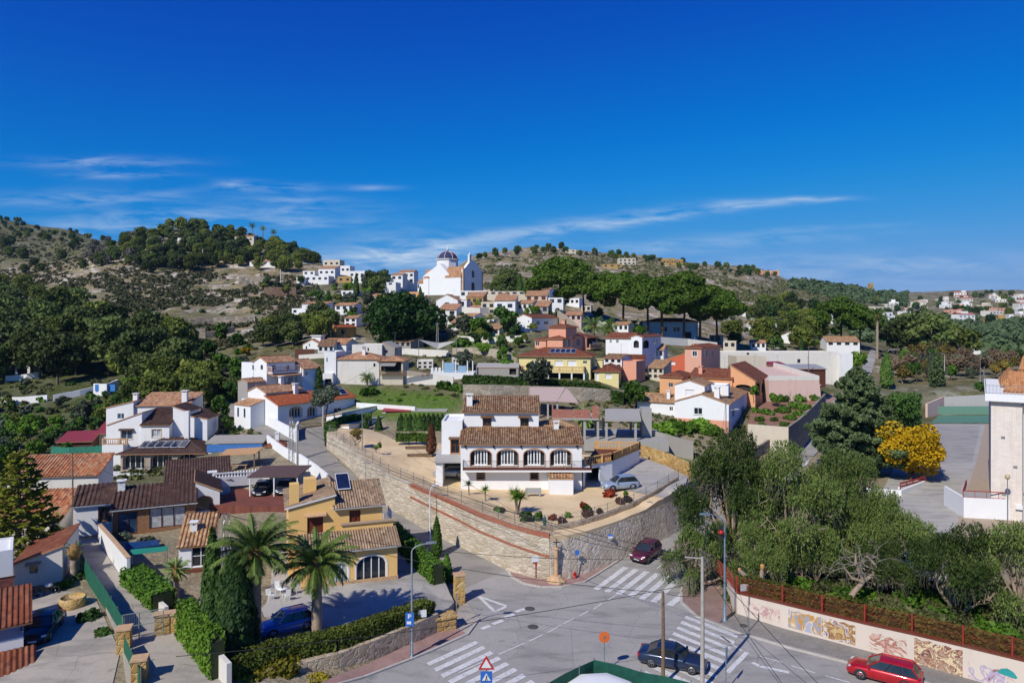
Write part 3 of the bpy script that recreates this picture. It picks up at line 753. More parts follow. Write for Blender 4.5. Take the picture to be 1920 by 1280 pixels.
def slope_plane(mb,A,B,C,D,th=.14,per=None,tile_w=.30,tile_l=.42):
 """one tiled slope: A-B the eave, D-C the ridge above it; returns uvs face by face"""
 A,B,C,D=map(Vector,(A,B,C,D))
 e=(B-A);L=e.length;e=e/L
 up=(D-A);up=up-e*up.dot(e)
 if up.length<1e-6:up=(C-B)-e*(C-B).dot(e)
 up.normalize();nrm=e.cross(up)
 if nrm.z<0:nrm=-nrm
 uv=lambda p:((p-A).dot(e)/tile_w,(p-A).dot(up)/tile_l)
 n0=len(mb.v);uvs=[]
 par=per and(C-D).length>L*.6
 if par:
  n=max(2,int(L/per));sub=4
  prof=[0,.7,1.0,.7]
  m=max(1,int((D-A).length/.9))
  rows=[]
  for r in range(m+1):
   t=r/m;row=[]
   for k in range(n*sub+1):
    s=k/(n*sub)
    p=(A.lerp(B,s)).lerp(D.lerp(C,s),t)
    j=noise.noise(Vector((k//sub*1.7,r*2.3,L)))*.022
    h=prof[k%sub]*per*.27+j
    row.append(p+nrm*h)
   rows.append(row)
  nc=n*sub+1
  vs=[p for row in rows for p in row]
  fs=[(i*nc+j,i*nc+j+1,(i+1)*nc+j+1,(i+1)*nc+j)for i in range(m)for j in range(nc-1)]
  sc=tile_w/per
  mb.add(vs,fs,0,True)
  for f in fs:uvs.append([(uv(vs[i])[0]*sc,uv(vs[i])[1])for i in f])
 else:
  vs=[A,B,C,D]if(C-D).length>1e-5 else[A,B,C]
  fs=[tuple(range(len(vs)))]
  mb.add(vs,fs);uvs.append([uv(p)for p in vs])
 q=[A,B,C,D]if(C-D).length>1e-5 else[A,B,C]
 w=[p-nrm*th for p in q]
 n=len(q)
 fs=[tuple(range(n,2*n))[::-1]]+[(i,(i+1)%n,n+(i+1)%n,n+i)for i in range(n)]
 mb.add(q+w,fs,1)
 for f in fs:uvs.append([(0,0)]*len(f))
 return uvs
def roof_obj(name,slopes,tile,parent,per=None,edge='clay_brick_trim',caps=()):
 mb=MB();uvs=[]
 for s in slopes:uvs+=slope_plane(mb,*s,per=per)
 for a,b,r in caps:
  n=len(mb.f);mb.tube([a,b],r,6,0);uvs+=[[(i*.37+k*.05,.3+i*.8)for k in range(len(f))]for i,f in enumerate(mb.f[n:])]
 me=mb.mesh(name,[tile,MATS[edge]])
 ul=me.uv_layers.new(name='UVMap')
 flat=[c for f in uvs for p in f for c in p]
 ul.data.foreach_set('uv',flat)
 return link(name,me,parent)
HS=[]
class House:
 def __init__(s,name,label,cat,px,py,Y,rz=0.0,group=None,Z=None):
  s.O=W(px,py,Y)if Z is None else Vector(((px-960)/FOC*Y,Y,Z))
  s.r=R(rz);s.ex=Vector((math.cos(s.r),math.sin(s.r),0));s.ey=Vector((-math.sin(s.r),math.cos(s.r),0))
  s.root=empty(name,s.O,s.r,label,cat,group)
  s.roof=None;s.zr=None;HS.append(s)
 def fx(s,px,py,d=0.0):
  dr=Vector(((px-960)/FOC,1,-(py-HOR)/FOC));C=Vector((0,0,CAMH))
  t=((s.O+s.ey*d-C).dot(s.ey))/dr.dot(s.ey);p=C+dr*t-s.O
  return p.dot(s.ex),p.z
 def sx(s,px,py,xl):
  dr=Vector(((px-960)/FOC,1,-(py-HOR)/FOC));C=Vector((0,0,CAMH))
  t=((s.O+s.ex*xl-C).dot(s.ex))/dr.dot(s.ex);p=C+dr*t-s.O
  return p.dot(s.ey),p.z
 def climb(s,px,py,d,z,slope):
  a,b=d,d+25
  for _ in range(40):
   m=(a+b)/2
   if s.fx(px,py,m)[1]>z+slope*(m-d):a=m
   else:b=m
  return a
 def part(s,name,mb,mat,parent=None):return mb.obj(name,mat,parent or s.root)
 def opening(s,P,inward,op,reveal):
  kind,a0,a1,z0,z1,sty=op[:6];extra=op[6]if len(op)>6 else{}
  fm,pm,nu,nh,fw,nm=STY[sty]
  nu=extra.get('nu',nu);nh=extra.get('nh',nh);fw=extra.get('fw',fw)
  o=outline(kind,a0,a1,z0,z1)
  fr=None
  if fm:
   fm=extra.get('frame',fm)
   fw=min(fw,(a1-a0)*.16)
   i=scale_out(o,fw);mb=MB();ring(mb,P,o,i,reveal-.09,reveal-.02,inward)
   w=a1-a0
   for k in range(nu):
    a=a0+w*(k+1)/(nu+1)
    zt=z1 if kind!='arch' else z1-min(w/2,(z1-z0)*ARCH)*(1-math.sqrt(max(0,1-((a-(a0+a1)/2)/(w/2))**2)))
    q=[P(a-fw/2,z0+fw),P(a+fw/2,z0+fw),P(a+fw/2,zt-fw*.6),P(a-fw/2,zt-fw*.6)]
    mb.extr([v+inward*(reveal-.085)for v in q],inward*.05)
   for k in range(nh):
    z=z0+(z1-z0)*(k+1)/(nh+1)*(.75 if kind=='arch' else 1)
    q=[P(a0+fw,z-fw/3),P(a1-fw,z-fw/3),P(a1-fw,z+fw/3),P(a0+fw,z+fw/3)]
    mb.extr([v+inward*(reveal-.08)for v in q],inward*.04)
   fr=s.part(nm,mb,MATS[fm])
  mb=MB();n=len(o);mb.add([P(a,z)+inward*(reveal-.012)for a,z in o],[tuple(range(n))])
  p=s.part('pane' if fr else nm,mb,MATS[extra.get('pane',pm)],fr)
  if 'trim' in extra:
   mb=MB();ring(mb,P,scale_out(o,-.11),o,-.03,.02,inward);s.part('surround',mb,MATS[extra['trim']],fr or p)
  if sty=='inset':
   w=a1-a0;b0,b1=a0+w*.19,a1-w*.19;d0=z1-(z1-z0)*.05
   s.opening(P,inward,('rect',b0,b1,z0,d0,'french',{'nh':0,'fw':.15}),reveal-.12)
  if 'hood' in extra:
   mb=MB();q=[P(a0-.25,z1+.12),P(a1+.25,z1+.12)]
   mb.extr([q[0],q[1],q[1]-inward*.45-Vector((0,0,.16)),q[0]-inward*.45-Vector((0,0,.16))],(0,0,.1));s.part('canopy',mb,MATS[extra['hood']],fr or p)
  if 'sill' in extra:
   mb=MB();q=[P(a0-.1,z0),P(a1+.1,z0)]
   mb.extr([q[0]+inward*.05,q[1]+inward*.05,q[1]-inward*.12,q[0]-inward*.12],(0,0,-.07));s.part('sill',mb,MATS[extra['sill']],fr or p)
  return fr or p
 def block(s,x0,x1,y0,y1,z0,z1,mat,roof='flat',slope=.33,rise=None,tile=None,oh=.35,F=(),Rt=(),Lt=(),reveal=.16,per=None,name='wall',parapet=.25,z1b=None,edge='clay_brick_trim'):
  """walls and roof of one box; openings F front, Rt right, Lt left are (kind, a0, a1, z0, z1, style[, extra])"""
  w=x1-x0;dp=y1-y0;mb=MB();zr=None
  fp=[(x0,z0),(x1,z0),(x1,z1),(x0,z1)];bp=list(fp);lp=[(y0,z0),(y1,z0),(y1,z1),(y0,z1)];rp=list(lp)
  if roof=='gable_x':
   zr=z1+(rise if rise is not None else slope*dp/2);lp=[(y0,z0),(y1,z0),(y1,z1),((y0+y1)/2,zr),(y0,z1)];rp=list(lp)
  elif roof=='gable_y':
   zr=z1+(rise if rise is not None else slope*w/2);fp=[(x0,z0),(x1,z0),(x1,z1),((x0+x1)/2,zr),(x0,z1)];bp=list(fp)
  elif roof=='shed_f':
   zr=z1+(rise if rise is not None else slope*dp);lp=[(y0,z0),(y1,z0),(y1,zr),(y0,z1)];rp=list(lp);bp=[(x0,z0),(x1,z0),(x1,zr),(x0,zr)]
  elif roof=='shed_l':
   zr=z1+(rise if rise is not None else slope*w);fp=[(x0,z0),(x1,z0),(x1,zr),(x0,z1)];bp=list(fp);rp=[(y0,z0),(y1,z0),(y1,zr),(y0,zr)]
  elif roof=='shed_r':
   zr=z1+(rise if rise is not None else slope*w);fp=[(x0,z0),(x1,z0),(x1,z1),(x0,zr)];bp=list(fp);lp=[(y0,z0),(y1,z0),(y1,zr),(y0,zr)]
  PF=lambda a,z:Vector((a,y0,z));PR=lambda a,z:Vector((x1,a,z));PL=lambda a,z:Vector((x0,a,z));PB=lambda a,z:Vector((a,y1,z))
  for P,poly,ops,inw in((PF,fp,F,Vector((0,1,0))),(PR,rp,Rt,Vector((-1,0,0))),(PL,lp,Lt,Vector((1,0,0))),(PB,bp,(),Vector((0,-1,0)))):
   lim0=min(p[0]for p in poly)+.03;lim1=max(p[0]for p in poly)-.03
   good=[]
   for o in ops:
    o=list(o);o[1]=max(o[1],lim0);o[2]=min(o[2],lim1);o[3]=max(o[3],z0+.02)
    if o[2]-o[1]>.15:good.append(o)
   rv=[(.6 if o[5]in('dark','inset')else reveal)for o in good]
   panel(mb,P,poly,[outline(*o[:5])for o in good],inw,reveal)
   for o,r_ in zip(good,rv):s.opening(P,inw,o,r_)
  if roof=='flat':
   zt=z1-(parapet if parapet else.01)
   mb.add([(x0,y0,zt),(x1,y0,zt),(x1,y1,zt),(x0,y1,zt)],[(0,1,2,3)])
   if parapet:
    t=.2
    for(a,b,c,d)in((x0+t,x1-t,y0+t,y0+t),(x0+t,x1-t,y1-t,y1-t),(x0+t,x0+t,y0+t,y1-t),(x1-t,x1-t,y0+t,y1-t)):
     mb.add([(a,c,zt),(b,d,zt),(b,d,z1),(a,c,z1)],[(0,1,2,3)])
    for q in(((x0,y0),(x1,y0),(x1-t,y0+t),(x0+t,y0+t)),((x1,y0),(x1,y1),(x1-t,y1-t),(x1-t,y0+t)),((x1,y1),(x0,y1),(x0+t,y1-t),(x1-t,y1-t)),((x0,y1),(x0,y0),(x0+t,y0+t),(x0+t,y1-t))):
     mb.add([(a,b,z1)for a,b in q],[(0,1,2,3)])
  s.wall=s.part(name,mb,mat)
  k=.04;S=[];caps=[]
  if roof=='gable_x':
   ym=(y0+y1)/2;g=(zr-z1)/(dp/2);e0,e1=x0-oh*.5,x1+oh*.5
   S=[((e0,y0-oh,z1-g*oh+k),(e1,y0-oh,z1-g*oh+k),(e1,ym,zr+k),(e0,ym,zr+k)),((e1,y1+oh,z1-g*oh+k),(e0,y1+oh,z1-g*oh+k),(e0,ym,zr+k),(e1,ym,zr+k))]
   caps=[((e0,ym,zr+.06),(e1,ym,zr+.06),.11)]
  elif roof=='gable_y':
   xm=(x0+x1)/2;g=(zr-z1)/(w/2);e0,e1=y0-oh*.5,y1+oh*.5
   S=[((x1+oh,e0,z1-g*oh+k),(x1+oh,e1,z1-g*oh+k),(xm,e1,zr+k),(xm,e0,zr+k)),((x0-oh,e1,z1-g*oh+k),(x0-oh,e0,z1-g*oh+k),(xm,e0,zr+k),(xm,e1,zr+k))]
   caps=[((xm,e0,zr+.06),(xm,e1,zr+.06),.11)]
  elif roof=='shed_f':
   g=(zr-z1)/dp;e0,e1=x0-oh*.5,x1+oh*.5
   S=[((e0,y0-oh,z1-g*oh+k),(e1,y0-oh,z1-g*oh+k),(e1,y1+.1,zr+g*.1+k),(e0,y1+.1,zr+g*.1+k))]
  elif roof=='shed_l':
   g=(zr-z1)/w;e0,e1=y0-oh*.5,y1+oh*.5
   S=[((x0-oh,e1,z1-g*oh+k),(x0-oh,e0,z1-g*oh+k),(x1+.1,e0,zr+g*.1+k),(x1+.1,e1,zr+g*.1+k))]
  elif roof=='shed_r':
   g=(zr-z1)/w;e0,e1=y0-oh*.5,y1+oh*.5
   S=[((x1+oh,e0,z1-g*oh+k),(x1+oh,e1,z1-g*oh+k),(x0-.1,e1,zr+g*.1+k),(x0-.1,e0,zr+g*.1+k))]
  elif roof=='hip':
   m=min(w,dp)/2+oh;g=slope;zr=z1+(rise if rise is not None else g*m);ze=z1-.02
   a0,a1,b0,b1=x0-oh,x1+oh,y0-oh,y1+oh
   if w>=dp:r0=Vector((a0+m,(b0+b1)/2,zr));r1=Vector((a1-m,(b0+b1)/2,zr))
   else:r0=Vector(((a0+a1)/2,b0+m,zr));r1=Vector(((a0+a1)/2,b1-m,zr))
   c=[Vector(p)for p in((a0,b0,ze),(a1,b0,ze),(a1,b1,ze),(a0,b1,ze))]
   if w>=dp:S=[(c[0],c[1],r1,r0),(c[1],c[2],r1,r1),(c[2],c[3],r0,r1),(c[3],c[0],r0,r0)]
   else:S=[(c[0],c[1],r0,r0),(c[1],c[2],r1,r0),(c[2],c[3],r1,r1),(c[3],c[0],r0,r1)]
   caps=[(r0,r1,.1)]if(r1-r0).length>.2 else[]
   caps+=[(c[0],r0,.09),(c[1],r1 if w>=dp else r0,.09),(c[2],r1,.09),(c[3],r0 if w>=dp else r1,.09)]
  if S:s.roof=roof_obj('roof',S,tile or tile_tan,s.root,per,edge,caps)
  s.zr=zr
  if zr:s.top=((x0+x1)/2+w*.2,(y0+y1)/2,zr)
  return s
 def chimney(s,x,y,z,w=.6,h=1.2,mat=None,cap=True):
  mb=MB();mb.box(x-w/2,x+w/2,y-w/2,y+w/2,z-.6,z+h)
  if cap:
   for a in(-1,1):
    for b in(-1,1):mb.box(x+a*w*.42-.06,x+a*w*.42+.06,y+b*w*.42-.06,y+b*w*.42+.06,z+h,z+h+.25)
   mb.box(x-w*.68,x+w*.68,y-w*.68,y+w*.68,z+h+.25,z+h+.34)
  return s.part('chimney',mb,mat or white,s.roof)
 def rail(s,pts,h=.9,mat=None,step=.14,th=.03,top=.05,name='railing',parent=None):
  mb=MB()
  for a,b in zip(pts[:-1],pts[1:]):
   a=Vector(a);b=Vector(b);L=(b-a).length;n=max(1,int(L/step))
   mb.beam(a+Vector((0,0,h)),b+Vector((0,0,h)),top,top);mb.beam(a+Vector((0,0,.08)),b+Vector((0,0,.08)),th,th)
   for k in range(n+1):
    p=a.lerp(b,k/n);mb.beam(p,p+Vector((0,0,h)),th if k%12 else th*1.8,th if k%12 else th*1.8)
  return s.part(name,mb,mat or dark_metal,parent)
 def balustrade(s,pts,h=.9,mat=None,step=.26,name='balustrade'):
  mb=MB()
  for a,b in zip(pts[:-1],pts[1:]):
   a=Vector(a);b=Vector(b);L=(b-a).length;n=max(1,int(L/step))
   mb.beam(a+Vector((0,0,h-.06)),b+Vector((0,0,h-.06)),.22,.12);mb.beam(a+Vector((0,0,.05)),b+Vector((0,0,.05)),.2,.1)
   for k in range(n+1):
    p=a.lerp(b,k/n)
    if k%9==0 or k==n:mb.box(p.x-.12,p.x+.12,p.y-.12,p.y+.12,p.z,p.z+h+.04)
    else:mb.lathe([(.05,.1),(.085,.28),(.05,.5),(.04,.62),(.07,h-.12)],6,p)
  return s.part(name,mb,mat or stone_trim)
 def Fo(s,kind,sty,x0,y0,x1,y1,d=0.0,**ex):
  a,zt=s.fx(x0,y0,d);b,zb=s.fx(x1,y1,d)
  return(kind,min(a,b),max(a,b),min(zt,zb),max(zt,zb),sty,ex)
 def So(s,kind,sty,x0,y0,x1,y1,xl=0.0,**ex):
  a,zt=s.sx(x0,y0,xl);b,zb=s.sx(x1,y1,xl)
  return(kind,min(a,b),max(a,b),min(zt,zb),max(zt,zb),sty,ex)
 def winz(s,kind,sty,x0,x1,z0,z1,**ex):return(kind,x0,x1,z0,z1,sty,ex)
brown_shutter=plain('brown_shutter','#6b2f1c',.6,0,.2,6)
def solar(parent,A,B,C,D,n,name='solar_panel'):
 A,B,C,D=map(Vector,(A,B,C,D));up=(B-A).cross(D-A).normalized()*.12
 if up.z<0:up=-up
 for k in range(n):
  s0,s1=k/n+.01,(k+1)/n-.01
  q=[A.lerp(B,s0),A.lerp(B,s1),D.lerp(C,s1),D.lerp(C,s0)]
  mb=MB();mb.extr([p+up for p in q],up*.3)
  fr=mb.obj(name,trim_white,parent)
  c=(q[0]+q[1]+q[2]+q[3])/4
  mb=MB();mb.add([c+(p-c)*.93+up*1.34 for p in q],[(0,1,2,3)]);mb.obj('cells',solar_cells,fr)
solar_cells=plain('solar_cells',(.012,.02,.05),.12,0,.3,2,.7)
def white_villa():
 h=House('white_villa','large white two storey villa with four arched french windows above the corner stone wall','house',864,917,81)
 X=lambda px,d=0:h.fx(px,900,d)[0]
 Z=lambda py,d=0:h.fx(960,py,d)[1]
 xl,xr=0.0,X(1091);ze=Z(829);zf=Z(876)
 d1=h.climb(960,801,0,ze,.36)
 arch=[h.Fo('arch','inset',a,842,b,873,trim='clay_brick_trim')for a,b in((882,921),(932,971),(982,1021),(1032,1071))]
 low=[h.Fo('rect','brown',894.5,884,908.5,899,trim='clay_brick_trim'),h.Fo('rect','brown',995,884,1009,899,trim='clay_brick_trim')]
 h.block(xl,xr,0,d1,-1.0,ze,white_clean,'shed_f',slope=.36,tile=tile_brown,oh=.45,F=arch+low,per=.27,reveal=.5)
 h.chimney(X(1046),d1-.3,ze+.36*d1-.2,.6,.7)
 ux0,ux1=h.fx(870,780,d1)[0],h.fx(1010,780,d1)[0];uz=h.fx(960,770,d1)[1]
 wins=[h.Fo('rect','brown',a,782,b,798.5,d1,hood='brown_clay_tiles',sill='clay_brick_trim')for a,b in((905,921.5),(975.5,991.5))]
 d2=h.climb(960,742.5,d1,uz,.36)
 h.block(ux0,ux1,d1+.02,d2,Z(917)+2,uz,white_clean,'shed_f',slope=.36,tile=tile_brown,oh=.4,F=wins,per=.27)
 h.chimney(ux0+.6,d1+1.4,uz+.7,.7,.9)
 bx0,bx1=h.fx(1000,800,d1+1)[0],h.fx(1085,800,d1+1)[0]
 h.block(bx0+.1,bx1,d1+.1,d1+5,2,ze+1.0,white_clean,'hip',slope=.3,tile=tile_tan,oh=.3)
 wx0,wx1=h.fx(828,850,2.6)[0],-.01
 wz=h.fx(850,789,2.6)[1];wb=h.fx(850,853,2.6)[1]
 h.block(wx0,wx1,2.6,9,wb-.3,wz,white_clean,'flat',F=[h.Fo('rect','brown',845.5,822,861.5,849,2.6,nh=1,trim='clay_brick_trim',hood='brown_clay_tiles')])
 mb=MB();gx=h.fx(817,880,.6)[0]
 for px0,px1 in((817,830),):
  a,b=h.fx(px0,880,.6)[0],h.fx(px1,880,.6)[0];mb.box(a,b,.6,3.4,-.4,h.fx(820,868,.6)[1])
 h.part('garage_pillar',mb,white_clean)
 mb=MB();z=h.fx(840,867.5,.4)[1];mb.extr([(gx-.15,.3,z),(-.02,.3,z),(-.02,4.2,z+.75),(gx-.15,4.2,z+.75)],(0,0,.16));h.part('garage_roof',mb,concrete)
 mb=MB();mb.box(gx+.1,-.03,4.3,4.5,-.5,z+.7);mb.box(gx,gx+.2,3.4,4.4,-.4,z+.4);h.part('garage_wall',mb,grey_render)
 bx1=h.fx(1109,878,-1.1)[0];bx0=h.fx(868,878,-1.1)[0]
 mb=MB();mb.box(bx0,bx1,-1.15,-.02,zf-.3,zf-.06);mb.box(xr+.02,bx1,-.02,2.2,zf-.3,zf-.06);bal=h.part('balcony',mb,white_clean)
 mb=MB();mb.box(bx0-.04,bx1+.04,-1.19,-.03,zf-.055,zf+.02);h.part('edge',mb,tile_rust,bal)
 h.rail([(bx0,-.1,zf),(bx0,-1.1,zf),(bx1,-1.1,zf),(bx1,2,zf)],.95,dark_metal,.16,.018,.035,'railing',bal)
 sx0,sx1=h.fx(1030,900,-2.2)[0],h.fx(1075,900,-2.2)[0];sz=h.fx(1050,886,-2.2)[1]
 h.block(sx0,sx1,-2.2,-.03,-1.2,min(sz,zf-.75),white_clean,'shed_f',rise=.35,tile=tile_tan,oh=.12,per=.34)
 for px in(873,926,977,1026,1082):
  mb=MB();x,zz=h.fx(px,839,0);mb.lathe([(.03,.3),(.12,.25),(.1,0),(.02,-.06)],6,(x,-.14,zz));h.part('wall_lamp',mb,dark_metal)
 g=House('garage_terrace','white flat roofed garage with tan balustrade round its roof terrace','garage',1093,913,82)
 A=Vector((0,0));toL=lambda px,Y:((px-960)/FOC*Y-g.O.x,Y-g.O.y)
 B=toL(1148,85);C_=toL(1199,92.5);D=toL(1116,93);zt=2.5
 mb=MB()
 inner=[(.1,.1),B,C_,D]
 Bv=Vector((B[0],B[1],0));dv=Bv.normalized();inw=Vector((-dv.y,dv.x,0));L=Bv.length
 P=lambda a,z:dv*a+Vector((0,0,z))
 ops=[('rect',.35,2.85,-.6,2.05,'dark')]
 panel(mb,P,[(0,-1),(L,-1),(L,zt),(0,zt)],[outline(*ops[0][:5])],inw,.3)
 for a,b in((B,C_),(C_,D),(D,(0,0))):
  mb.add([(a[0],a[1],-1),(b[0],b[1],-1),(b[0],b[1],zt),(a[0],a[1],zt)],[(0,1,2,3)])
 g.part('wall',mb,white_clean)
 o=list(ops[0]);g.opening(P,inw,o,2.6)
 mb=MB();mb.add([(0,0,zt-.02),(B[0],B[1],zt-.02),(C_[0],C_[1],zt-.02),(D[0],D[1],zt-.02)],[(0,1,2,3)]);g.part('terrace_floor',mb,tile_rust)
 bal=plain('tan_balustrade','#d6a662',.8,0,.12)
 g.balustrade([(.3,.2,zt),(B[0],B[1],zt),(C_[0],C_[1],zt),(D[0],D[1],zt)],1.0,bal,.3)
white_villa()
tile_grey=tiles('greyish_clay_tiles',['#94795e','#ad9073','#806750','#bfa485','#9c8066','#b08a62'],lichen=.35)
def ochre_house():
 h=House('ochre_house','ochre yellow house with sandy tiled roofs and two arched french windows behind the palms','house',565,1105,58.4,19.4)
 xr=h.fx(745,1050)[0];ze=h.fx(745,1016)[1]
 d1=h.climb(728,988,0,ze,.36);tg=tile_grey
 F=[h.Fo('arch','curt',617,1057,653,1100,trim='white_metal'),h.Fo('arch','french',668,1044,725,1091,nh=0,trim='white_metal')]
 h.block(0,xr,0,d1,-1.2,ze,yellow_ochre,'shed_f',slope=.36,tile=tg,oh=.5,F=F,per=.23,reveal=.25,edge='white_metal')
 mb=MB();zp=ze+.36*d1;mb.box(h.fx(640,985,d1)[0],xr,d1+.02,d1+.25,ze-.5,zp+.55);h.part('parapet',mb,yellow_ochre)
 mb=MB();mb.box(h.fx(640,985,d1)[0]-.05,xr+.25,d1-.12,d1+.4,zp+.555,zp+.68);h.part('coping',mb,tg);d1+=1.0
 mb=MB();mb.box(-.05,xr+.06,-.06,-.005,-.6,h.fx(745,1075)[1]-.1);h.part('plinth',mb,stone_trim)
 xa,xb,xc=h.fx(541,980,d1)[0],h.fx(628,980,d1)[0],h.fx(717,980,d1)[0]
 z_l=h.fx(541,951,d1)[1];z_m=h.fx(628,927,d1)[1];z_r=h.fx(690,943,d1)[1]
 wl=h.Fo('rect','brownshut',576,967,606,1000,d1,hood='sandy_clay_tiles');wr=h.Fo('rect','brownshut',655,957,676,986,d1)
 yw=lambda a,b,z0,z1:('rect',a,b,z0,z1,'win')
 h.block(xa,xb,d1+.01,d1+7,-1,z_l,yellow_ochre,'shed_l',rise=z_m-z_l,tile=tg,oh=.35,F=[wl],per=.23,edge='white_metal',Lt=[yw(d1+2.2,d1+3.3,z_l-2.2,z_l-.8),yw(d1+4.4,d1+5.5,z_l-2.2,z_l-.8)])
 h.chimney(xa+.5,d1+.9,z_l+.4,.8,1.5,yellow_ochre,False)
 h.chimney(xa+2.0,d1+3.6,z_l+.6,1.1,1.1,yellow_ochre,False)
 dr=h.climb(660,902,d1,z_r,.36)
 h.block(xb+.01,xc,d1,dr,-1,z_r,yellow_ochre,'shed_f',slope=.36,tile=tg,oh=.5,F=[wr],per=.23,edge='white_metal')
 pz=lambda y:z_r+.36*(y-d1)+.14
 a=h.fx(632,921,d1+2.2)[0];b=a+1.25
 solar(h.roof,(a,d1+2.0,pz(d1+2.0)),(b,d1+2.0,pz(d1+2.0)),(b,d1+4.6,pz(d1+4.6)),(a,d1+4.6,pz(d1+4.6)),1)
 h.rail([(xc+.05,d1-.2,ze+.9),(xc+.9,d1+.4,ze+.9),(xc+.9,d1+2.4,ze+.9)],.9,trim_white,.15,.03)
 mb=MB()
 for k in range(int(xr/.45)):mb.box(.2+k*.45,.3+k*.45,-.42,-.01,ze-.2,ze-.1)
 h.part('rafter_ends',mb,stone_trim)
ochre_house()
def brick_house():
 bm=rubble('brick_face',['#a0663c','#b5794a','#8d5632','#c08a5a'],'#a88b6c',5.0,3.2,.07)
 h=House('brick_house','low brick fronted house with dark ribbed roof and blue glazed double door','house',211,1006,72,24)
 X=lambda px,d=0:h.fx(px,970,d)[0]
 xr=X(366);ze=h.fx(211,953)[1]
 d1=h.climb(290,908,0,ze,.3)
 F=[h.Fo('rect','bdoor',221,961,258,1000),h.Fo('rect','bcurt',280,953,348,984)]
 h.block(0,xr,0,d1,-1,ze,bm,'shed_f',slope=.3,tile=tile_dark,oh=.5,F=F,per=.42,edge='white_metal')
 xl=X(137,1.5);z2=h.fx(175,944,1.5)[1];d2=h.climb(175,909,1.5,z2,.3)
 h.block(xl,-.02,1.5,d2,-1,z2,white,'shed_f',slope=.3,tile=tile_dark,oh=.35,per=.42,edge='white_metal',F=[h.Fo('rect','brown',186,952,207,975,1.5,trim='brown_wood')])
 h.chimney(.5,d1-.6,ze+.3*d1-.3,.7,.9)
 xw=X(412,2.5);z3=h.fx(370,905,2.5)[1]
 h.block(xr+.02,xw,2.5,9,-1,h.fx(412,918,2.5)[1],white,'shed_r',rise=1.2,tile=tile_dark,oh=.3,F=[h.Fo('arch','small',370,932,397,953,2.5,trim='brown_wood')])
 x4,x5=X(308,9.2),X(432,9.2)
 h.block(x4,x5,9.2,15,-1,h.fx(370,902,9.2)[1],white,'shed_f',slope=.3,tile=tile_dark,oh=.3)
 h.chimney(X(398,9.5),9.9,h.fx(398,905,9.5)[1],.8,1.0)
brick_house()
def porch_house():
 h=House('porch_house','white stepped house with dark roofs, six solar panels and a three arched porch','house',226,883,100,4)
 X=lambda px,d=0:h.fx(px,860,d)[0]
 xr=X(383);ze=h.fx(300,849)[1]
 F=[h.Fo('arch','french',a,851,b,880,nh=0,trim='sandstone_trim')for a,b in((230,271),(282,323),(332,372))]
 dp=9.0
 h.block(0,xr,0,dp,-2.5,ze,grey_render,'hip',slope=.3,tile=tile_dark,oh=.5,F=F,reveal=.7)
 s=.3;a,b=X(257,.9),X(347,.9);pz=lambda y:ze+s*(y+.5)+.05
 solar(h.roof,(a,1.0,pz(1.0)),(b,1.0,pz(1.0)),(b,3.1,pz(3.1)),(a,3.1,pz(3.1)),6)
 h.rail([(0,-1.6,.02),(xr,-1.6,.02)],.9,dark_metal,.2,.02)
 mb=MB();mb.box(-2.5,xr+.3,-2.0,-.02,-2.5,0);h.part('terrace',mb,white)
 d=4.6
 x0,x1,x2,x3=X(201,d),X(266,d),X(321,d+.4),X(349,d+.4)
 zl=h.fx(201,796,d)[1];zm=h.fx(264,773,d)[1]
 h.block(x0,x1,d,d+7,-2,zl,white,'shed_l',rise=zm-zl,tile=tile_dark,oh=.2,F=[h.Fo('rect','blue',227,806,248,823,d,trim='sandstone_trim',hood='dark_brown_tiles')])
 zb=h.fx(295,795,d)[1];dr=h.climb(295,772,d,zb,.33)
 h.block(x1+.02,x2,d-.3,dr+1,-1,zb,white,'shed_f',slope=.33,tile=tile_dark,oh=.3,per=.4,F=[h.Fo('rect','curt',285,805,302,819,d-.3,trim='sandstone_trim',nu=1)])
 h.block(x2+.02,x3,d+1,d+6,-1,h.fx(330,771,d+1)[1],white,'shed_r',rise=.8,tile=tile_dark,oh=.2)
 mb=MB();mb.box(x3+.05,x3+.7,d-.5,d+.2,-1,h.fx(355,770,d)[1]);h.part('chimney',mb,white)
 h.block(x3+.02,X(383,d),d+1.2,d+6,-1,h.fx(365,785,d+1)[1],white,'shed_r',rise=.5,tile=tile_dark,oh=.2)
 h.balustrade([(x0+.1,d-1.4,h.fx(220,833,d-1.4)[1]),(X(238,d-1.4),d-1.4,h.fx(220,833,d-1.4)[1])],.9,stone_trim)
 mb=MB();mb.box(x0,X(240,d),d-1.5,d-.02,-2.5,h.fx(220,833,d-1.4)[1]);h.part('balcony',mb,white)
 d=12
 x0,x1,x2=X(199,d),X(250,d),X(350,d);zt=h.fx(199,764,d)[1];zt2=h.fx(250,752,d)[1]
 h.block(x0,x1,d,d+6,-1,zt,white,'shed_l',rise=zt2-zt,tile=tile_pink,oh=.2,F=[h.Fo('rect','blue',220,775,233,785,d)])
 zc=h.fx(300,760,d)[1]
 h.block(x1+.02,x2,d+.5,d+7,-1,zc,white,'shed_f',slope=.22,tile=tile_pink,oh=.3)
 h.chimney(X(347,d+2),d+2,zc+.6,.8,1.3);h.chimney(X(255,d+3),d+3,zc+.5,.7,.9)
 h.block(x2+.02,X(381,d),d,d+5,-1,h.fx(365,775,d)[1],ochre_dull,'hip',tile=tile_dark,oh=.5,slope=.2,F=[h.Fo('rect','dark',353,763,376,772,d)])
porch_house()
class Corner(House):
 """origin on the nearest corner; front runs left from it, the right side runs back from it"""
 def xa(s,px,py=700):return s.fx(px,py)[0]
 def yb(s,px,py=700):return s.sx(px,py,0)[0]
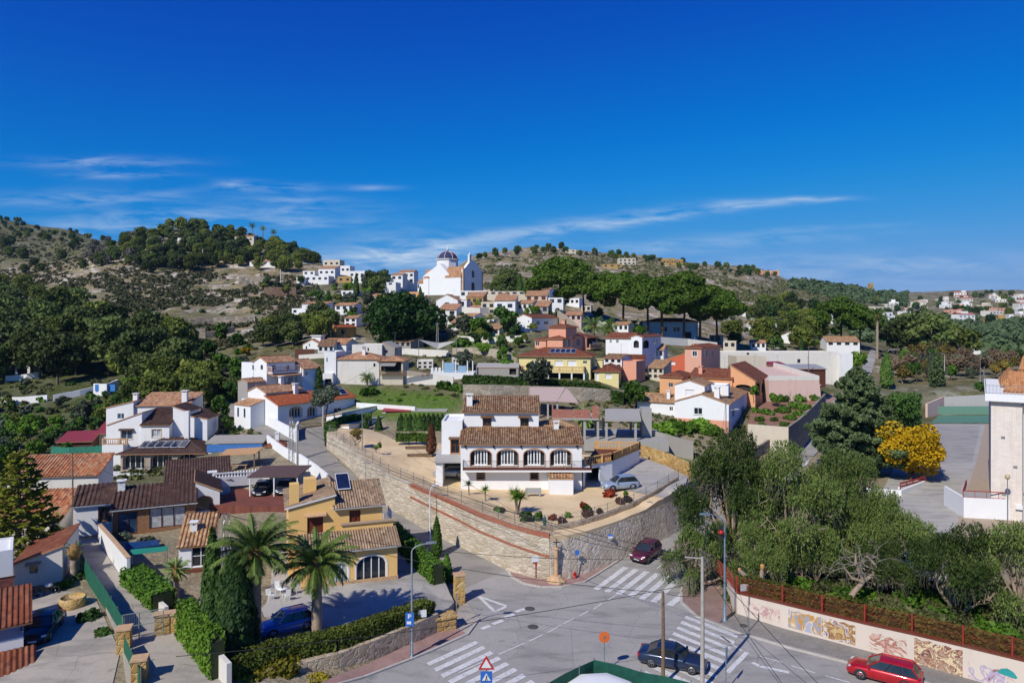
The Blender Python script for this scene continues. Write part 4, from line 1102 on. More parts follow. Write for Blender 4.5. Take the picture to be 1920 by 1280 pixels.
def three_storey():
 h=Corner('three_storey_house','tall white house of three floors with small windows and a terracotta roof beside the lane','house',500,735,122,-38)
 wx=h.xa(476);dp=h.yb(553)
 zt=h.fx(500,678)[1]
 F=[h.Fo('rect','small',*r)for r in((488.5,684,493,693),(488.5,707,493,717))]
 R_=[h.So('rect','blue',510,684,518,692),h.So('rect','blue',536,684,543,692),h.So('rect','french',540,706,550,716),h.So('rect','blue',520,704,536,716)]
 h.block(wx,0,0,dp,-3,zt,white_clean,'gable_y',slope=.42,tile=tile_pink,oh=.4,F=F,Rt=R_)
 h.block(h.xa(452),wx-.02,.1,dp-1,-3,h.fx(460,679)[1],white_clean,'flat',F=[h.Fo('rect','small',*r,.1)for r in((473,684,477.5,693),(473,706,477.5,715))],parapet=.3)
 z=h.sx(510,698,1.4)[1]
 mb=MB();mb.box(.02,1.5,.2,dp,z-.25,z);b=h.part('balcony',mb,white_clean)
 h.balustrade([(.05,.25,z),(1.4,.25,z),(1.4,dp-.1,z)],.95,pinkish,.3)
 mb=MB();mb.extr([(.03,.1,z-.3),(2.0,.1,z-.75),(2.0,dp,z-.75),(.03,dp,z-.3)],(0,0,.12));h.part('canopy',mb,tile_pink)
 y1=h.yb(590);
 h.block(-3.5,-.4,dp+.02,y1,-3,h.sx(565,681,-.4)[1],white_clean,'gable_y',slope=.4,tile=tile_pink,oh=.3)
 h.block(-.38,1.8,dp+.5,y1,-3,h.sx(575,690,1.8)[1],white_clean,'shed_r',rise=.9,tile=tile_pink,oh=.3,Rt=[h.So('rect','small',572,697,577,703,1.8)])
 t=House('garden_store','small grey store with a shallow roof below the three storey house','shed',464,735,118,-38)
 t.block(-3.0,0,0,3.4,-2,1.7,grey_render,'gable_y',slope=.3,tile=tile_pink,oh=.15,Rt=[('rect',1.2,2.2,.1,1.2,'blue')])
three_storey()
def red_roof_house():
 h=Corner('red_roof_house','long low white house with bright orange red porch roof and two arches','house',521,788,111,-36)
 wx=h.xa(470,770);dp=h.yb(606,770)
 ze=h.sx(523,758,0)[1]
 R_=[h.So('arch','french',543,764,566,781,nh=0,trim='sandstone_trim'),h.So('arch','french',577,763,594,780,nh=0,nu=2,trim='sandstone_trim')]
 h.block(-3.4,0,0,dp,-3,ze,white_clean,'shed_r',slope=.36,tile=tile_red,oh=.45,Rt=R_,reveal=.5)
 z2=h.sx(515,737,-3.4)[1]
 h.block(-8.4,-3.42,.1,dp*.82,-3,ze+1.7,white_clean,'gable_y',slope=.36,tile=tile_pink,oh=.3,Rt=[('rect',4.6,5.6,ze+1.3,ze+1.65,'small')])
 h.chimney(-3.0,dp*.62,ze+1.4,.7,1.1);h.chimney(-6,dp*.55,ze+2.6,.7,1.0)
 h.block(h.xa(451,760),-8.44,.2,7,-3.5,h.fx(460,748)[1],white_clean,'flat',parapet=.1,F=[h.Fo('rect','blue',463,753,466,766,.2),h.Fo('rect','blue',470,755,472,765,.2)])
 h.block(-8.0,-3.5,-2.6,.08,-3,h.fx(495,757)[1],white_clean,'shed_f',rise=.7,tile=tile_pink,oh=.15,F=[('rect',-7.2,-6.7,.3,1.8,'small'),('rect',-5.4,-4.9,.3,1.8,'small')])
 y0,y1=dp+.02,h.yb(667,770)
 h.block(-3.0,-.3,y0,y1,-3,ze-.1,white_clean,'shed_r',slope=.36,tile=tile_red,oh=.5,Rt=[h.So('rect','dark',655,762,664,776,-.3),h.So('rect','win',626,765,640,776,-.3)])
 a=h.roof
 z=lambda x:ze-.1+.36*(-.3-x)+.12
 solar(a,(-1.0,y0+3.2,z(-1.0)),(-1.0,y0+6.2,z(-1.0)),(-2.3,y0+6.2,z(-2.3)+.4),(-2.3,y0+3.2,z(-2.3)+.4),2)
 mb=MB();mb.tube([(-2.7,y0+3.4,z(-2.7)+.5),(-2.7,y0+6.0,z(-2.7)+.5)],.35,10);h.part('water_tank',mb,steel,a)
red_roof_house()
def weathered_house():
 h=House('weathered_house','long weathered cream house with patchy tiled roof and slatted porch at its right end','house',631,703,137,-2)
 X=lambda px,d=0:h.fx(px,690,d)[0]
 xr=X(711);ze=h.fx(670,673)[1]
 h.block(0,xr,0,7.5,-2,ze,white_old,'hip',slope=.3,tile=tile_pink,oh=.3,F=[h.Fo('rect','small',700,681,704,687)])
 h.chimney(X(682,2),2.2,ze+.9,.6,.9)
 h.block(X(609),-.02,-.3,6,-2,h.fx(620,659)[1],white,'flat',Lt=[('rect',1,1.7,2.6,4.2,'small'),('rect',3,3.7,2.6,4.2,'small')],F=[h.Fo('rect','small',613,670,615,678)])
 h.block(X(611,.4),X(629,.4),-1.6,-.32,-3.4,h.fx(620,699,-.4)[1],white,'flat',F=[('rect',X(611)+.3,X(629)-.3,-2.4,-.6,'dark')])
 x1=X(755)
 h.block(xr+.02,x1,.2,6.5,-2,h.fx(730,676)[1],cream,'hip',slope=.28,tile=tile_pink,oh=.5,F=[('rect',xr+.3,x1-.3,.7,h.fx(730,676)[1]-.2,'dark')])
 mb=MB()
 for k in range(60):mb.box(xr+.1+k*.17,xr+.2+k*.17,-.5,-.45,-.1,1.0)
 h.part('slatted_screen',mb,wood_old)
 mb=MB();mb.extr([(xr+.3,-1.6,1.9),(xr+3.4,-1.6,1.9),(xr+3.4,.2,2.4),(xr+.3,.2,2.4)],(0,0,.06));h.part('awning',mb,plain('grey_canvas','#8f8e88',.9))
 u=House('flat_cream_house','flat roofed cream house with a pink door above the weathered house','house',660,661,152,-4)
 X2=lambda px:u.fx(px,655)[0]
 u.block(0,X2(716),0,9,-3,u.fx(690,646)[1],white_old,'flat',F=[u.Fo('rect','door',679,650,686,661),u.Fo('rect','small',689,652,692,658)],parapet=.15)
 u.block(X2(716)+.02,X2(738),1.0,8,-3,u.fx(727,652)[1],grey_render,'shed_r',rise=1.2,tile=concrete,oh=.1,F=[u.Fo('rect','small',721,656,727,662,1.0)])
weathered_house()
def hillside_houses():
 h=Corner('tan_house','square tan house with a red tiled roof left of the great dark tree','house',632,636,205,-30)
 h.block(h.xa(616,620),0,0,h.yb(668,620),-4,h.fx(632,613)[1],ochre_dull,'gable_y',slope=.35,tile=tile_red,oh=.3,Rt=[h.So('rect','small',640,618,648,626)],F=[h.Fo('rect','small',622,622,625,628)])
 h.block(.4,2.6,5,h.yb(664,630),-4,.4,white,'flat',Rt=[h.So('rect','dark',645,634,657,640,2.6)])
 h=House('chimney_house','small white gabled house with a stout chimney tower and brown fence in front','house',568,657,185,-12)
 X=lambda px,d=0:h.fx(px,645,d)[0]
 h.block(0,X(601),0,7,-3,h.fx(575,645)[1],white,'gable_y',slope=.5,tile=tile_pink,oh=.2,F=[h.Fo('rect','small',573,649,576,654),h.Fo('rect','small',579,644,581,649)])
 mb=MB();c=X(586);mb.box(c-1.3,c+1.3,2,4.4,2,h.fx(586,630,2)[1]);mb.box(c-1.6,c+1.6,1.7,4.7,h.fx(586,630,2)[1],h.fx(586,628.5,2)[1]);h.part('chimney',mb,white)
 h.block(X(601)+.02,X(646),1,8,-3,h.fx(620,644,1)[1],white,'gable_x',slope=.36,tile=tile_pink,oh=.3,F=[h.Fo('rect','small',612,647,618,652,1),h.Fo('rect','small',630,646,633,652,1)])
 f=House('brown_fence','solid brown boarded fence beneath the chimney house','fence',553,667,172,-6)
 mb=MB();L=f.fx(592,667)[0]
 for k in range(int(L/.5)):mb.box(k*.5,k*.5+.48,0,.06,-.5,1.7)
 f.part('boards',mb,frame_brown)
 h=House('terrace_house','white two floor house with ribbon windows on the stony left slope','house',566,594,262,-8)
 X=lambda px,d=0:h.fx(px,580,d)[0]
 xr=X(613)
 h.block(0,xr,0,8,-4,h.fx(590,569)[1],white_clean,'shed_f',slope=.12,tile=tile_pink,oh=.3,F=[h.Fo('rect','blue',588,573,598,577),h.Fo('rect','blue',600,573,608,577),h.Fo('rect','blue',588,582,596,586),h.Fo('rect','blue',600,582,606,586),h.Fo('rect','small',580,582,584,586)])
 h.block(X(545),-.02,1,7,-4,h.fx(555,578,1)[1],white_clean,'flat',F=[h.Fo('rect','small',550,581,556,586,1)])
 h.rail([(X(545),1.1,h.fx(555,578,1)[1]),(0,1.1,h.fx(555,578,1)[1])],1.0,dark_metal,.5,.05)
 def box(name,label,pxl,pxr,pt,pb,Y,mat=white,roof='flat',tile=tile_pink,rz=-8,dp=8,n=3,group='white houses on the left shoulder',slope=.25,two=False,sty='small'):
  if Y>=330:
   g=ground_hit(pxl,pb,260);Y=g.y-2 if g is not None else Y
  h=House(name,label,'house',pxl,pb,Y,rz,group)
  xr=h.fx(pxr,pb)[0];zt=h.fx((pxl+pxr)/2,pt)[1]
  F=[]
  for lv in((.32,)if not two else(.12,.58)):
   for k in range(n):
    c=xr*(k+.5)/n;wd=min(.8,xr/n*.28);hh=min(1.3,zt*(.5 if not two else.28))
    F.append(('rect',c-wd,c+wd,zt*lv,zt*lv+hh,sty))
  h.block(0,xr,0,dp,-4,zt,mat,roof,slope=slope,tile=tile,oh=.3,F=F)
  return h
 box('hill_house','long low white house at the front of the white cluster on the left shoulder',572,616,517,528,378,n=4)
 box('hill_house','small white annexe at the left end of the white cluster on the shoulder',556,570,520,530,380,n=2)
 box('hill_house','white stepped house behind the long low one of the shoulder cluster',568,590,508,517,392,n=2)
 box('hill_house','white house with rosy tiled roof in the middle of the shoulder cluster',597,628,503,517,398,roof='shed_f',n=3)
 box('hill_house','topmost cream house of the cluster on the left shoulder',606,637,487,500,412,mat=cream,n=3)
 box('hill_house','white flat house right of the topmost cream house',630,656,498,512,405,n=3)
 box('hill_house','white house at the right end of the shoulder cluster above the cypress',655,684,508,530,385,n=3,two=True)
 box('hill_house','tan walled terrace house below the white shoulder cluster',633,658,518,530,380,mat=ochre_dull,n=2)
 box('hill_house','low white villa with tiled roof among trees under the wooded summit',468,516,490,497,455,roof='gable_x',n=4,group=None)
 box('hill_house','pale villa with terracotta roof on the wooded left summit',440,476,443,454,505,mat=cream,roof='gable_x',n=3,group=None)
 box('hill_house','tiny white hut in front of the wooded left summit',333,350,446,453,500,n=1,group=None)
 box('ridge_house','white tile roofed house on the saddle left of the church',733,755,515,527,335,roof='gable_x',n=2,group=None)
 box('ridge_house','white two level house with porch close left of the church',748,776,509,531,345,roof='gable_x',n=3,two=True,group=None)
 box('ridge_house','low white garage under the saddle houses',722,742,529,536,325,n=1,group=None)
 box('salmon_roof_house','house with a wide salmon roof showing over the great dark tree',718,768,566,580,236,mat=salmon,roof='gable_x',tile=plain('salmon_roof','#cf8a5e',.85),rz=8,dp=12,n=2,group=None,slope=.4)
 box('salmon_cube','small orange cube of a house left below the church',767,785,547,562,262,mat=orange_wall,n=1,group=None)
 h=box('gable_house','plain white house with a gable wall below the church steps',818,858,562,580,238,mat=white_clean,roof='gable_y',rz=-10,n=1,group=None,slope=.5)
 box('gable_annexe','white flat annexe to the right of the plain gabled house',857,875,563,577,240,mat=white_clean,n=1,group=None)
 box('porch_cottage','low white cottage with open carport under the gabled house',822,856,580,602,222,mat=white,roof='shed_f',n=2,two=True,group=None)
 box('church_terrace_house','long flat white house directly under the church front',862,912,545,558,270,n=4,group=None)
 box('tan_roof_house','tan house with sloping roof right of the white gabled house',874,906,556,572,248,mat=ochre_dull,roof='shed_f',n=3,group=None)
 box('tall_white_house','tall narrow white house with tiled roof among gardens below the church',927,966,563,596,226,mat=white_clean,roof='shed_f',n=2,two=True,group=None)
 box('cream_house','cream stepped house to the left of the tall narrow white house',902,928,566,590,232,mat=cream,n=2,two=True,group=None)
 box('red_shutter_house','cream house with red shutters beneath the left umbrella pine',985,1026,554,566,240,mat=cream,roof='shed_f',n=3,group=None,sty='brownshut')
 box('white_cabin','plain white cabin right of the red shuttered house',1028,1056,558,572,236,n=2,group=None)
 box('wall_house','long pale house behind a wall to the right of the church',905,985,546,554,268,mat=cream,n=6,group=None)
 h=Corner('white_gable_house','white house with terracotta roof and blue shaded terrace above the salmon tower house','house',997,634,188,-33)
 h.block(h.xa(967,610),0,0,h.yb(1046,610),-4,h.fx(997,595)[1],white_clean,'gable_y',slope=.36,tile=tile_rust,oh=.3,F=[h.Fo('rect','small',990,601,992,604)],Rt=[h.So('rect','blue',1006,601,1012,609),h.So('rect','blue',1020,602,1028,608),h.So('rect','small',1002,619,1008,626)])
 h.block(-5,-.5,h.yb(1046,610)+.02,h.yb(1072,610),-3,h.fx(997,600)[1],white,'flat',Rt=[h.So('rect','dark',1061,597,1069,603,-.5)])
 h=Corner('salmon_tower_house','salmon house with a square tower and stepped terracotta roofs','house',1055,662,162,-34)
 h.block(h.xa(1026,640),0,0,6,-4,h.fx(1055,635)[1],salmon,'hip',slope=.28,tile=tile_rust,oh=.35,Rt=[('arch',1.6,3.0,1.6,3.4,'win')])
 h.block(h.xa(998,640),h.xa(1019,640),1.2,7,-4,h.fx(1010,637)[1],salmon,'hip',slope=.28,tile=tile_rust,oh=.3,F=[h.Fo('rect','win',1004,640,1011,648,1.2)])
 h.block(h.xa(1020,620),-.4,2.2,7.5,-1,h.fx(1050,613,2.2)[1],salmon,'hip',slope=.3,tile=tile_rust,oh=.4,F=[h.Fo('rect','small',1024,618,1026,626,2.2)])
 h.chimney(-2.4,4.8,h.zr-.2,.9,.9,salmon)
 y0,y1,y2=6.02,11,17
 zz=h.sx(1075,629,-.5)[1]
 h.block(-6,-.5,y0,y1,-4,zz,salmon,'shed_r',slope=.2,tile=tile_rust,oh=.3,Rt=[('arch',7.6,9.6,zz-2.6,zz-.8,'win',{'nu':3})])
 h.block(-5,.4,y1+.02,y2,-4,zz-.5,salmon,'shed_r',slope=.2,tile=tile_rust,oh=.4,Rt=[('rect',y1+.5,y2-.4,zz-3.0,zz-.8,'dark')])
 h.balustrade([(1.4,y1,zz-3.1),(1.4,y2,zz-3.1)],.9,stone_trim,.3)
 mb=MB();mb.box(.42,1.6,y1,y2,zz-3.5,zz-3.1);h.part('balcony',mb,stone_trim)
 h=Corner('arcade_house','white bungalow with rounded arches and rusty brown roofs right of the salmon house','house',1204,662,166,-30)
 zt=h.fx(1204,631)[1]
 h.block(h.xa(1183,650),0,0,h.yb(1239,650),-4,zt,white_clean,'gable_y',slope=.3,tile=tile_rust,oh=.35,F=[h.Fo('arch','dark',1188,638,1198,652)],Rt=[h.So('arch','dark',1206,638,1217,652),h.So('rect','blue',1226,637,1233,646)])
 h.block(h.xa(1134,650),h.xa(1183,650)-.02,.6,8,-4,h.fx(1160,633,.6)[1],white_clean,'gable_x',slope=.3,tile=tile_rust,oh=.35,F=[h.Fo('rect','win',1143,637,1147,643,.6),h.Fo('rect','win',1155,637,1160,643,.6)])
 mb=MB();mb.box(h.xa(1150,650),1.5,-2.2,-2.0,-3,-.2);h.part('garden_wall',mb,tile_rust)
 h=Corner('yellow_villa','pale yellow two storey villa with rust hipped roof, long balcony and roof solar panels','house',1107,713,145,-12)
 xl=h.xa(973,690);zt=h.fx(1107,668)[1]
 F=[h.Fo('rect','shut',999,676,1009,684),h.Fo('rect','win',1017,677,1033,692),h.Fo('rect','shut',1040,676,1056,686),h.Fo('rect','shut',1064,676,1081,686),h.Fo('rect','win',1093,676,1101,682),h.Fo('arch','win',982,699,989,707),h.Fo('rect','dark',1028,699,1048,711),h.Fo('rect','dark',1051,699,1070,711),h.Fo('rect','dark',1073,699,1094,711)]
 h.block(xl,0,0,9.5,-3,zt,yellow_pale,'hip',slope=.3,tile=tile_rust,oh=.6,F=F)
 a,b=h.fx(1030,664,1.2)[0],h.fx(1079,664,1.2)[0];pz=lambda y:zt+.3*(y+.6)+.05
 solar(h.roof,(a,1.0,pz(1.0)),(b,1.0,pz(1.0)),(b,3.4,pz(3.4)),(a,3.4,pz(3.4)),5)
 z=h.fx(1040,696,-1.6)[1];x0,x1=h.fx(976,690,-1.6)[0],h.fx(1095,690,-1.6)[0]
 mb=MB();mb.box(x0,x1,-1.7,-.02,z-.3,z);b=h.part('balcony',mb,yellow_pale)
 h.balustrade([(x0,-.2,z),(x0,-1.6,z),(x1,-1.6,z),(x1,-.2,z)],1.0,stone_trim,.3)
 for px in(1028,1049,1072,1095):
  mb=MB();x=h.fx(px,705,-1.5)[0];mb.box(x-.15,x+.15,-1.6,-1.3,-1,z-.3);h.part('column',mb,white)
 a=Corner('yellow_annexe','low pale yellow annexe with hipped roof right of the yellow villa','house',1160,714,144,-12)
 a.block(a.xa(1115,700),0,0,a.yb(1179,700),-3,a.fx(1160,696)[1],yellow_pale,'hip',slope=.33,tile=tile_rust,oh=.4,F=[a.Fo('rect','wdoor',1117,699,1123,713),a.Fo('rect','shut',1135,701,1147,710)])
 a.chimney(a.xa(1122),4,a.fx(1160,696)[1],1.2,2.0,yellow_pale)
 h=Corner('coral_shed','coral coloured flat shed in front of the arcade house','shed',1193,706,152,-30)
 h.block(h.xa(1168,690),0,0,h.yb(1210,690),-4,h.fx(1193,677)[1],salmon,'flat',parapet=.2)
 h=Corner('pink_house','pink rendered house with white corner trim and rust hipped roof','house',1315,684,165,-34)
 h.block(h.xa(1284,665),0,0,h.yb(1350,665),-4,h.fx(1315,652)[1],salmon_pink,'hip',slope=.3,tile=tile_rust,oh=.4,F=[h.Fo('rect','win',1298,658,1307,668,trim='white_metal')],Rt=[h.So('rect','blue',1321,656,1326,668),h.So('rect','blue',1334,657,1338,668)])
 h.chimney(h.xa(1290),4,h.zr-1.4,.8,1.2,orange_wall)
 h.block(h.xa(1246,675),h.xa(1284,675)-.02,.5,7,-4,h.fx(1262,674)[1],plaster('coral_plaster','#c8674a',.2),'shed_l',rise=1.6,tile=tile_rust,oh=.1,F=[h.Fo('rect','shut',1256,678,1266,684,.5)])
 h=Corner('orange_house','orange house under a broad dark red roof behind the white stepped house','house',1279,740,143,-30)
 h.block(h.xa(1237,720),0,0,9,-3,h.fx(1279,707)[1],orange_wall,'hip',slope=.32,tile=tile_rust,oh=.4,F=[h.Fo('rect','win',1253,717,1262,726)])
 h.block(.02,9,5,15,-3,h.fx(1279,707)[1]-.2,orange_wall,'gable_x',slope=.3,tile=tile_rust,oh=.4)
 h.chimney(2,7,h.zr-.8,.8,1.2,salmon)
 h=Corner('orange_arch_house','orange house with a wide dark arch and side arcade, second from the pink bastion','house',1416,736,141,-30)
 h.block(h.xa(1370,715),0,0,h.yb(1440,715),-3,h.fx(1416,713)[1],orange_wall,'shed_r',rise=3.0,tile=tile_rust,oh=.3,F=[h.Fo('arch','dark',1379,720,1408,735)],Rt=[h.So('arch','dark',1418,719,1425,734),h.So('arch','dark',1428,718,1435,733)])
 h=Corner('white_stepped_house','clean white stepped house with a small tower and tan roofs right of the concrete frame','house',1367,797,121,-26)
 wx=h.xa(1265,770);zr=h.fx(1367,757)[1]
 h.block(wx,0,0,h.yb(1401,770),-2.5,zr,white_clean,'gable_y',slope=.32,tile=tile_tan,oh=.25,F=[h.Fo('rect','win',1301,764,1317,777,sill='white_metal')],Rt=[h.So('rect','blue',1372,769,1378,779),h.So('rect','blue',1390,764,1395,776)])
 mb=MB();mb.box(wx,.05,-.06,-.005,-1.5,.75);h.part('plinth',mb,salmon)
 h.chimney(h.xa(1341,750),2,zr+1.2,.9,1.2);h.chimney(h.xa(1350),6,zr+1.4,1.2,1.2,white,False)
 xb=h.fx(1321,740,2.5)[0];xa_=h.fx(1265,740,2.5)[0]
 h.block(xa_,xb,2.5,10,0,h.fx(1321,722,2.5)[1],white_clean,'gable_y',slope=.32,tile=tile_tan,oh=.3,F=[h.Fo('rect','shut',1285,730,1302,743,2.5)])
 h.block(xb+.02,xb+3,7,12,0,h.fx(1321,725,2.5)[1],white_clean,'flat')
 xc=h.fx(1195,765,3.0)[0]
 h.block(xc,wx-.02,3.0,9.5,-2.5,h.fx(1230,752,3.0)[1],white_clean,'gable_x',slope=.34,tile=tile_tan,oh=.35,F=[h.Fo('rect','win',1255,762,1262,770,3.0)])
 h.chimney(h.fx(1253,752,4)[0],4.4,h.fx(1230,752,3)[1]+.6,.6,1.1)
 h=House('long_white_building','very long plain white building with one small window behind the pink bastion','building',1352,704,190,0)
 X=lambda px,d=0:h.fx(px,680,d)[0]
 h.block(0,X(1572),0,9,-3,h.fx(1450,660)[1],white_old,'flat',F=[h.Fo('rect','small',1495,673,1501,680),h.Fo('rect','small',1400,661,1405,665)],parapet=.3)
 h.block(X(1572)+.02,X(1594),-1.5,8,-3,h.fx(1580,662)[1],white,'flat',parapet=.3)
 h=House('cream_store','cream flat store leaning before the long white building','shed',1381,690,176,0)
 h.block(0,h.fx(1437,690)[0],0,7,-3,h.fx(1400,668)[1],cream,'flat',parapet=.1)
 h.block(h.fx(1437,690)[0]+.02,h.fx(1476,690)[0],-1,6,-3,h.fx(1450,684)[1],cream,'shed_f',rise=.5,tile=plain('red_sheet','#8e2b30',.6))
 h=House('tin_shed','low brown shed with a grey sheet roof on the pink bastion','shed',1468,703,168,0)
 h.block(0,h.fx(1548,700)[0],0,6,-3,h.fx(1510,691)[1],frame_brown,'shed_f',rise=.7,tile=plain('grey_sheet','#9a9a98',.6),oh=.4)
 h=House('pink_bastion','faded pink sloping bastion wall with pale parapet beside the climbing street','wall',1441,758,146,3)
 X=lambda px,d=0:h.fx(px,740,d)[0]
 xr=X(1536);zt=h.fx(1490,713)[1]
 mb=MB();b=.5
 mb.add([(0,-b,-2),(xr+b,-b,-2),(xr+b,22,-1),(0,22,-1),(0,0,zt),(xr,0,zt),(xr,22,zt+1.4),(0,22,zt+1.4)],[(0,1,5,4),(1,2,6,5),(2,3,7,6),(3,0,4,7),(4,5,6,7)]);h.part('wall',mb,pinkish)
 mb=MB();mb.box(0,xr+.02,-.03,.3,zt+.005,zt+1.0);mb.beam((xr-.13,.3,zt+.5),(xr-.13,22,zt+1.9),.3,1.0);h.part('parapet',mb,white_old)
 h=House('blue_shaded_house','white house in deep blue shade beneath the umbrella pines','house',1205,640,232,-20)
 h.block(0,h.fx(1304,620)[0],0,9,-4,h.fx(1250,603)[1],plain('shade_painted_wall','#86a8c4',.8),'hip',slope=.25,tile=tile_rust,F=[h.Fo('rect','blue',1212,610,1217,618),h.Fo('rect','blue',1240,612,1252,622),h.Fo('rect','blue',1262,612,1275,622),h.Fo('rect','dark',1284,622,1296,634)])  # white wall coloured pale blue: the shade of the pines is painted in
 h=Corner('white_gabled_villa','white gabled villa standing alone left of the tall right hand pines','house',1502,648,255,-28)
 h.block(h.xa(1463,630),0,0,h.yb(1520,630),-4,h.fx(1502,629)[1],white_clean,'gable_y',slope=.42,tile=tile_pink,oh=.2,Rt=[h.So('rect','blue',1506,631,1510,637)])
 box('tile_roof_house','low house with long sandy roof beneath the tall right hand pines',1550,1612,640,650,245,mat=white,roof='gable_x',tile=tile_tan,n=4,group=None,slope=.4)
 box('roof_terrace_house','white flat house with roof railings beside the long sandy roof',1540,1566,632,646,262,n=2,group=None)
 box('grove_house','white house half hidden in greenery right of the umbrella pines',1405,1440,607,622,300,n=2,group=None,roof='gable_x')
 box('grove_house','white flat house peeping out over the greenery under the right hill',1440,1462,606,616,320,n=1,group=None)
 box('grove_house','small white house at the foot of the right hill beside the umbrella pines',1376,1398,578,588,390,n=2,group=None)
 box('grove_house','white house with dark windows behind the tall right hand pines',1533,1562,589,600,420,n=3,group=None)
 box('grove_house','white wide house under the tall right hand palm',1655,1690,612,625,330,n=3,group=None)
 box('grove_house','white gate house below the far wood on the right',1805,1840,648,662,290,n=2,group=None)
 for a in(('tan_cottage','tan cottage between the gabled house and the cream stepped house',880,904,576,592,234,ochre_dull,'shed_f'),('white_shed','small white shed beneath the cream stepped house',905,926,598,611,216,white,'flat'),('pale_cottage','pale cottage with rosy roof right of the tall narrow house',970,998,568,583,230,white_old,'gable_x'),('stone_cottage','grey stone cottage below the red shuttered house',1002,1028,574,588,222,grey_render,'shed_f'),('pink_cottage','pinkish cottage behind the palms above the arcade house',1060,1090,590,603,214,pinkish,'gable_x'),('long_cottage','long white cottage in the trees left of the great dark tree',628,664,572,584,262,white,'gable_x'),('tiny_white_house','tiny white house by the bend under the shoulder cluster',640,662,545,556,320,white_clean,'flat'),('garden_house','white garden house on the lawn terrace below the church',846,864,604,618,212,white,'shed_f'),('terrace_shed','low cream shed on the terrace left of the salmon tower house',938,966,662,674,168,cream,'shed_f'),('side_house','white house with brown roof left of the pink house',1216,1244,655,672,176,white,'gable_x'),('back_house','pale flat house behind the pink house',1356,1380,640,654,215,cream,'flat')):
  box(a[0],a[1],a[2],a[3],a[4],a[5],a[6],mat=a[7],roof=a[8],n=3 if a[3]-a[2]>26 else 2,group=None,rz=random.choice((-20,-12,4)))
 vm=[white,white_old,cream,white_clean,grey_render]
 for i,(x0,x1,pt,pb,k,rf,where)in enumerate(((908,926,544,556,2,'flat','right below the church front corner'),(930,948,556,568,1,'shed_f','left of the tall narrow white house roof'),(950,974,549,561,2,'flat','under the small cypress of the church'),(1004,1030,543,555,0,'gable_x','beneath the leftmost broad umbrella pine'),(1060,1086,559,572,3,'flat','behind the small palms under the umbrella pines'),(1090,1108,573,585,2,'flat','above the stout palm'),(848,878,672,688,1,'flat','on the terrace left of the arched store'),(1214,1244,689,710,2,'shed_f','in front of the pink house on the left'),(1243,1262,676,690,0,'flat','joining the coral part of the pink house'),(1440,1470,688,703,2,'flat','in front of the long white building'),(1383,1412,690,706,1,'gable_x','behind the orange arch house'),(1132,1166,671,690,0,'gable_x','below the arcade house beside the yellow annexe'),(688,716,556,570,0,'shed_f','at the upper left of the great dark tree'),(646,668,596,612,3,'gable_x','left of the great dark tree above the tan house'),(596,626,648,662,0,'shed_f','right of the chimney house under the trees'),(866,890,592,606,0,'gable_x','above the grey green olive'),(912,936,616,630,1,'shed_f','between the garden trees left of the white gable house'),(958,980,600,616,3,'gable_x','left of the white gable house'),(1046,1068,646,658,2,'flat','behind the salmon tower house'),(1150,1178,608,622,0,'gable_x','behind the palms under the pines'),(1330,1352,628,642,4,'flat','at the foot of the rightmost umbrella pine'),(1408,1436,642,655,0,'gable_x','in the grove above the long white building'),(782,812,676,692,1,'flat','behind the pale pool terrace'),(740,770,640,652,4,'shed_f','under the great dark tree'))):
  g=ground_hit(x0,pb,110);tl=('tan roofed','sandy roofed')[i%2]if rf!='flat' else 'flat'
  box('village_house',('white','cream','pale','white','grey')[k]+' '+tl+' little house '+where,x0,x1,pt,pb,min(g.y,329),mat=vm[k],roof=rf,n=3 if x1-x0>25 else 2,group=None,rz=(-24,-14,6,-30)[i%4],tile=(tile_pink,tile_tan,tile_brown)[i%3],two=(pb-pt)>15,dp=6)
 box('ridge_villa','sprawling pale villa on the crest of the right hill',1160,1192,484,497,690,mat=cream,n=4,two=True,group=None,rz=0)
 box('ridge_villa','small pale house left of the sprawling villa on the crest',1060,1080,468,474,700,mat=cream,n=2,group=None,rz=0)
 box('ridge_wall_house','low tan terrace wall building under the sprawling villa on the crest',1130,1166,495,502,672,mat=ochre_dull,n=3,group=None,rz=0)
 for px0,px1,pt,lab in((1243,1255,484,'leftmost of the three square tan towers on the right crest'),(1258,1268,484,'middle one of the three square tan towers on the right crest'),(1272,1281,486,'rightmost of the three square tan towers on the right crest')):
  box('tan_tower',lab,px0,px1,pt,496,700,mat=ochre_dull,n=2,group='square towers on the right crest',rz=0)
 for px0,px1,lab in((1422,1430,'tiny cream house on the falling crest, left of its orange neighbour'),(1436,1446,'tiny orange house on the falling crest of the right hill'),(1452,1461,'tiny tan house on the falling crest, right of its orange neighbour')):
  box('crest_house',lab,px0,px1,507,514,775,mat=(orange_wall if 'orange' in lab else cream),n=1,group='tiny houses on the falling crest',rz=0)
 box('stone_tower','lone square stone tower on the far dark ridge',1632,1638,531,542,1010,mat=ochre_dull,n=1,group=None,rz=0)
hillside_houses()
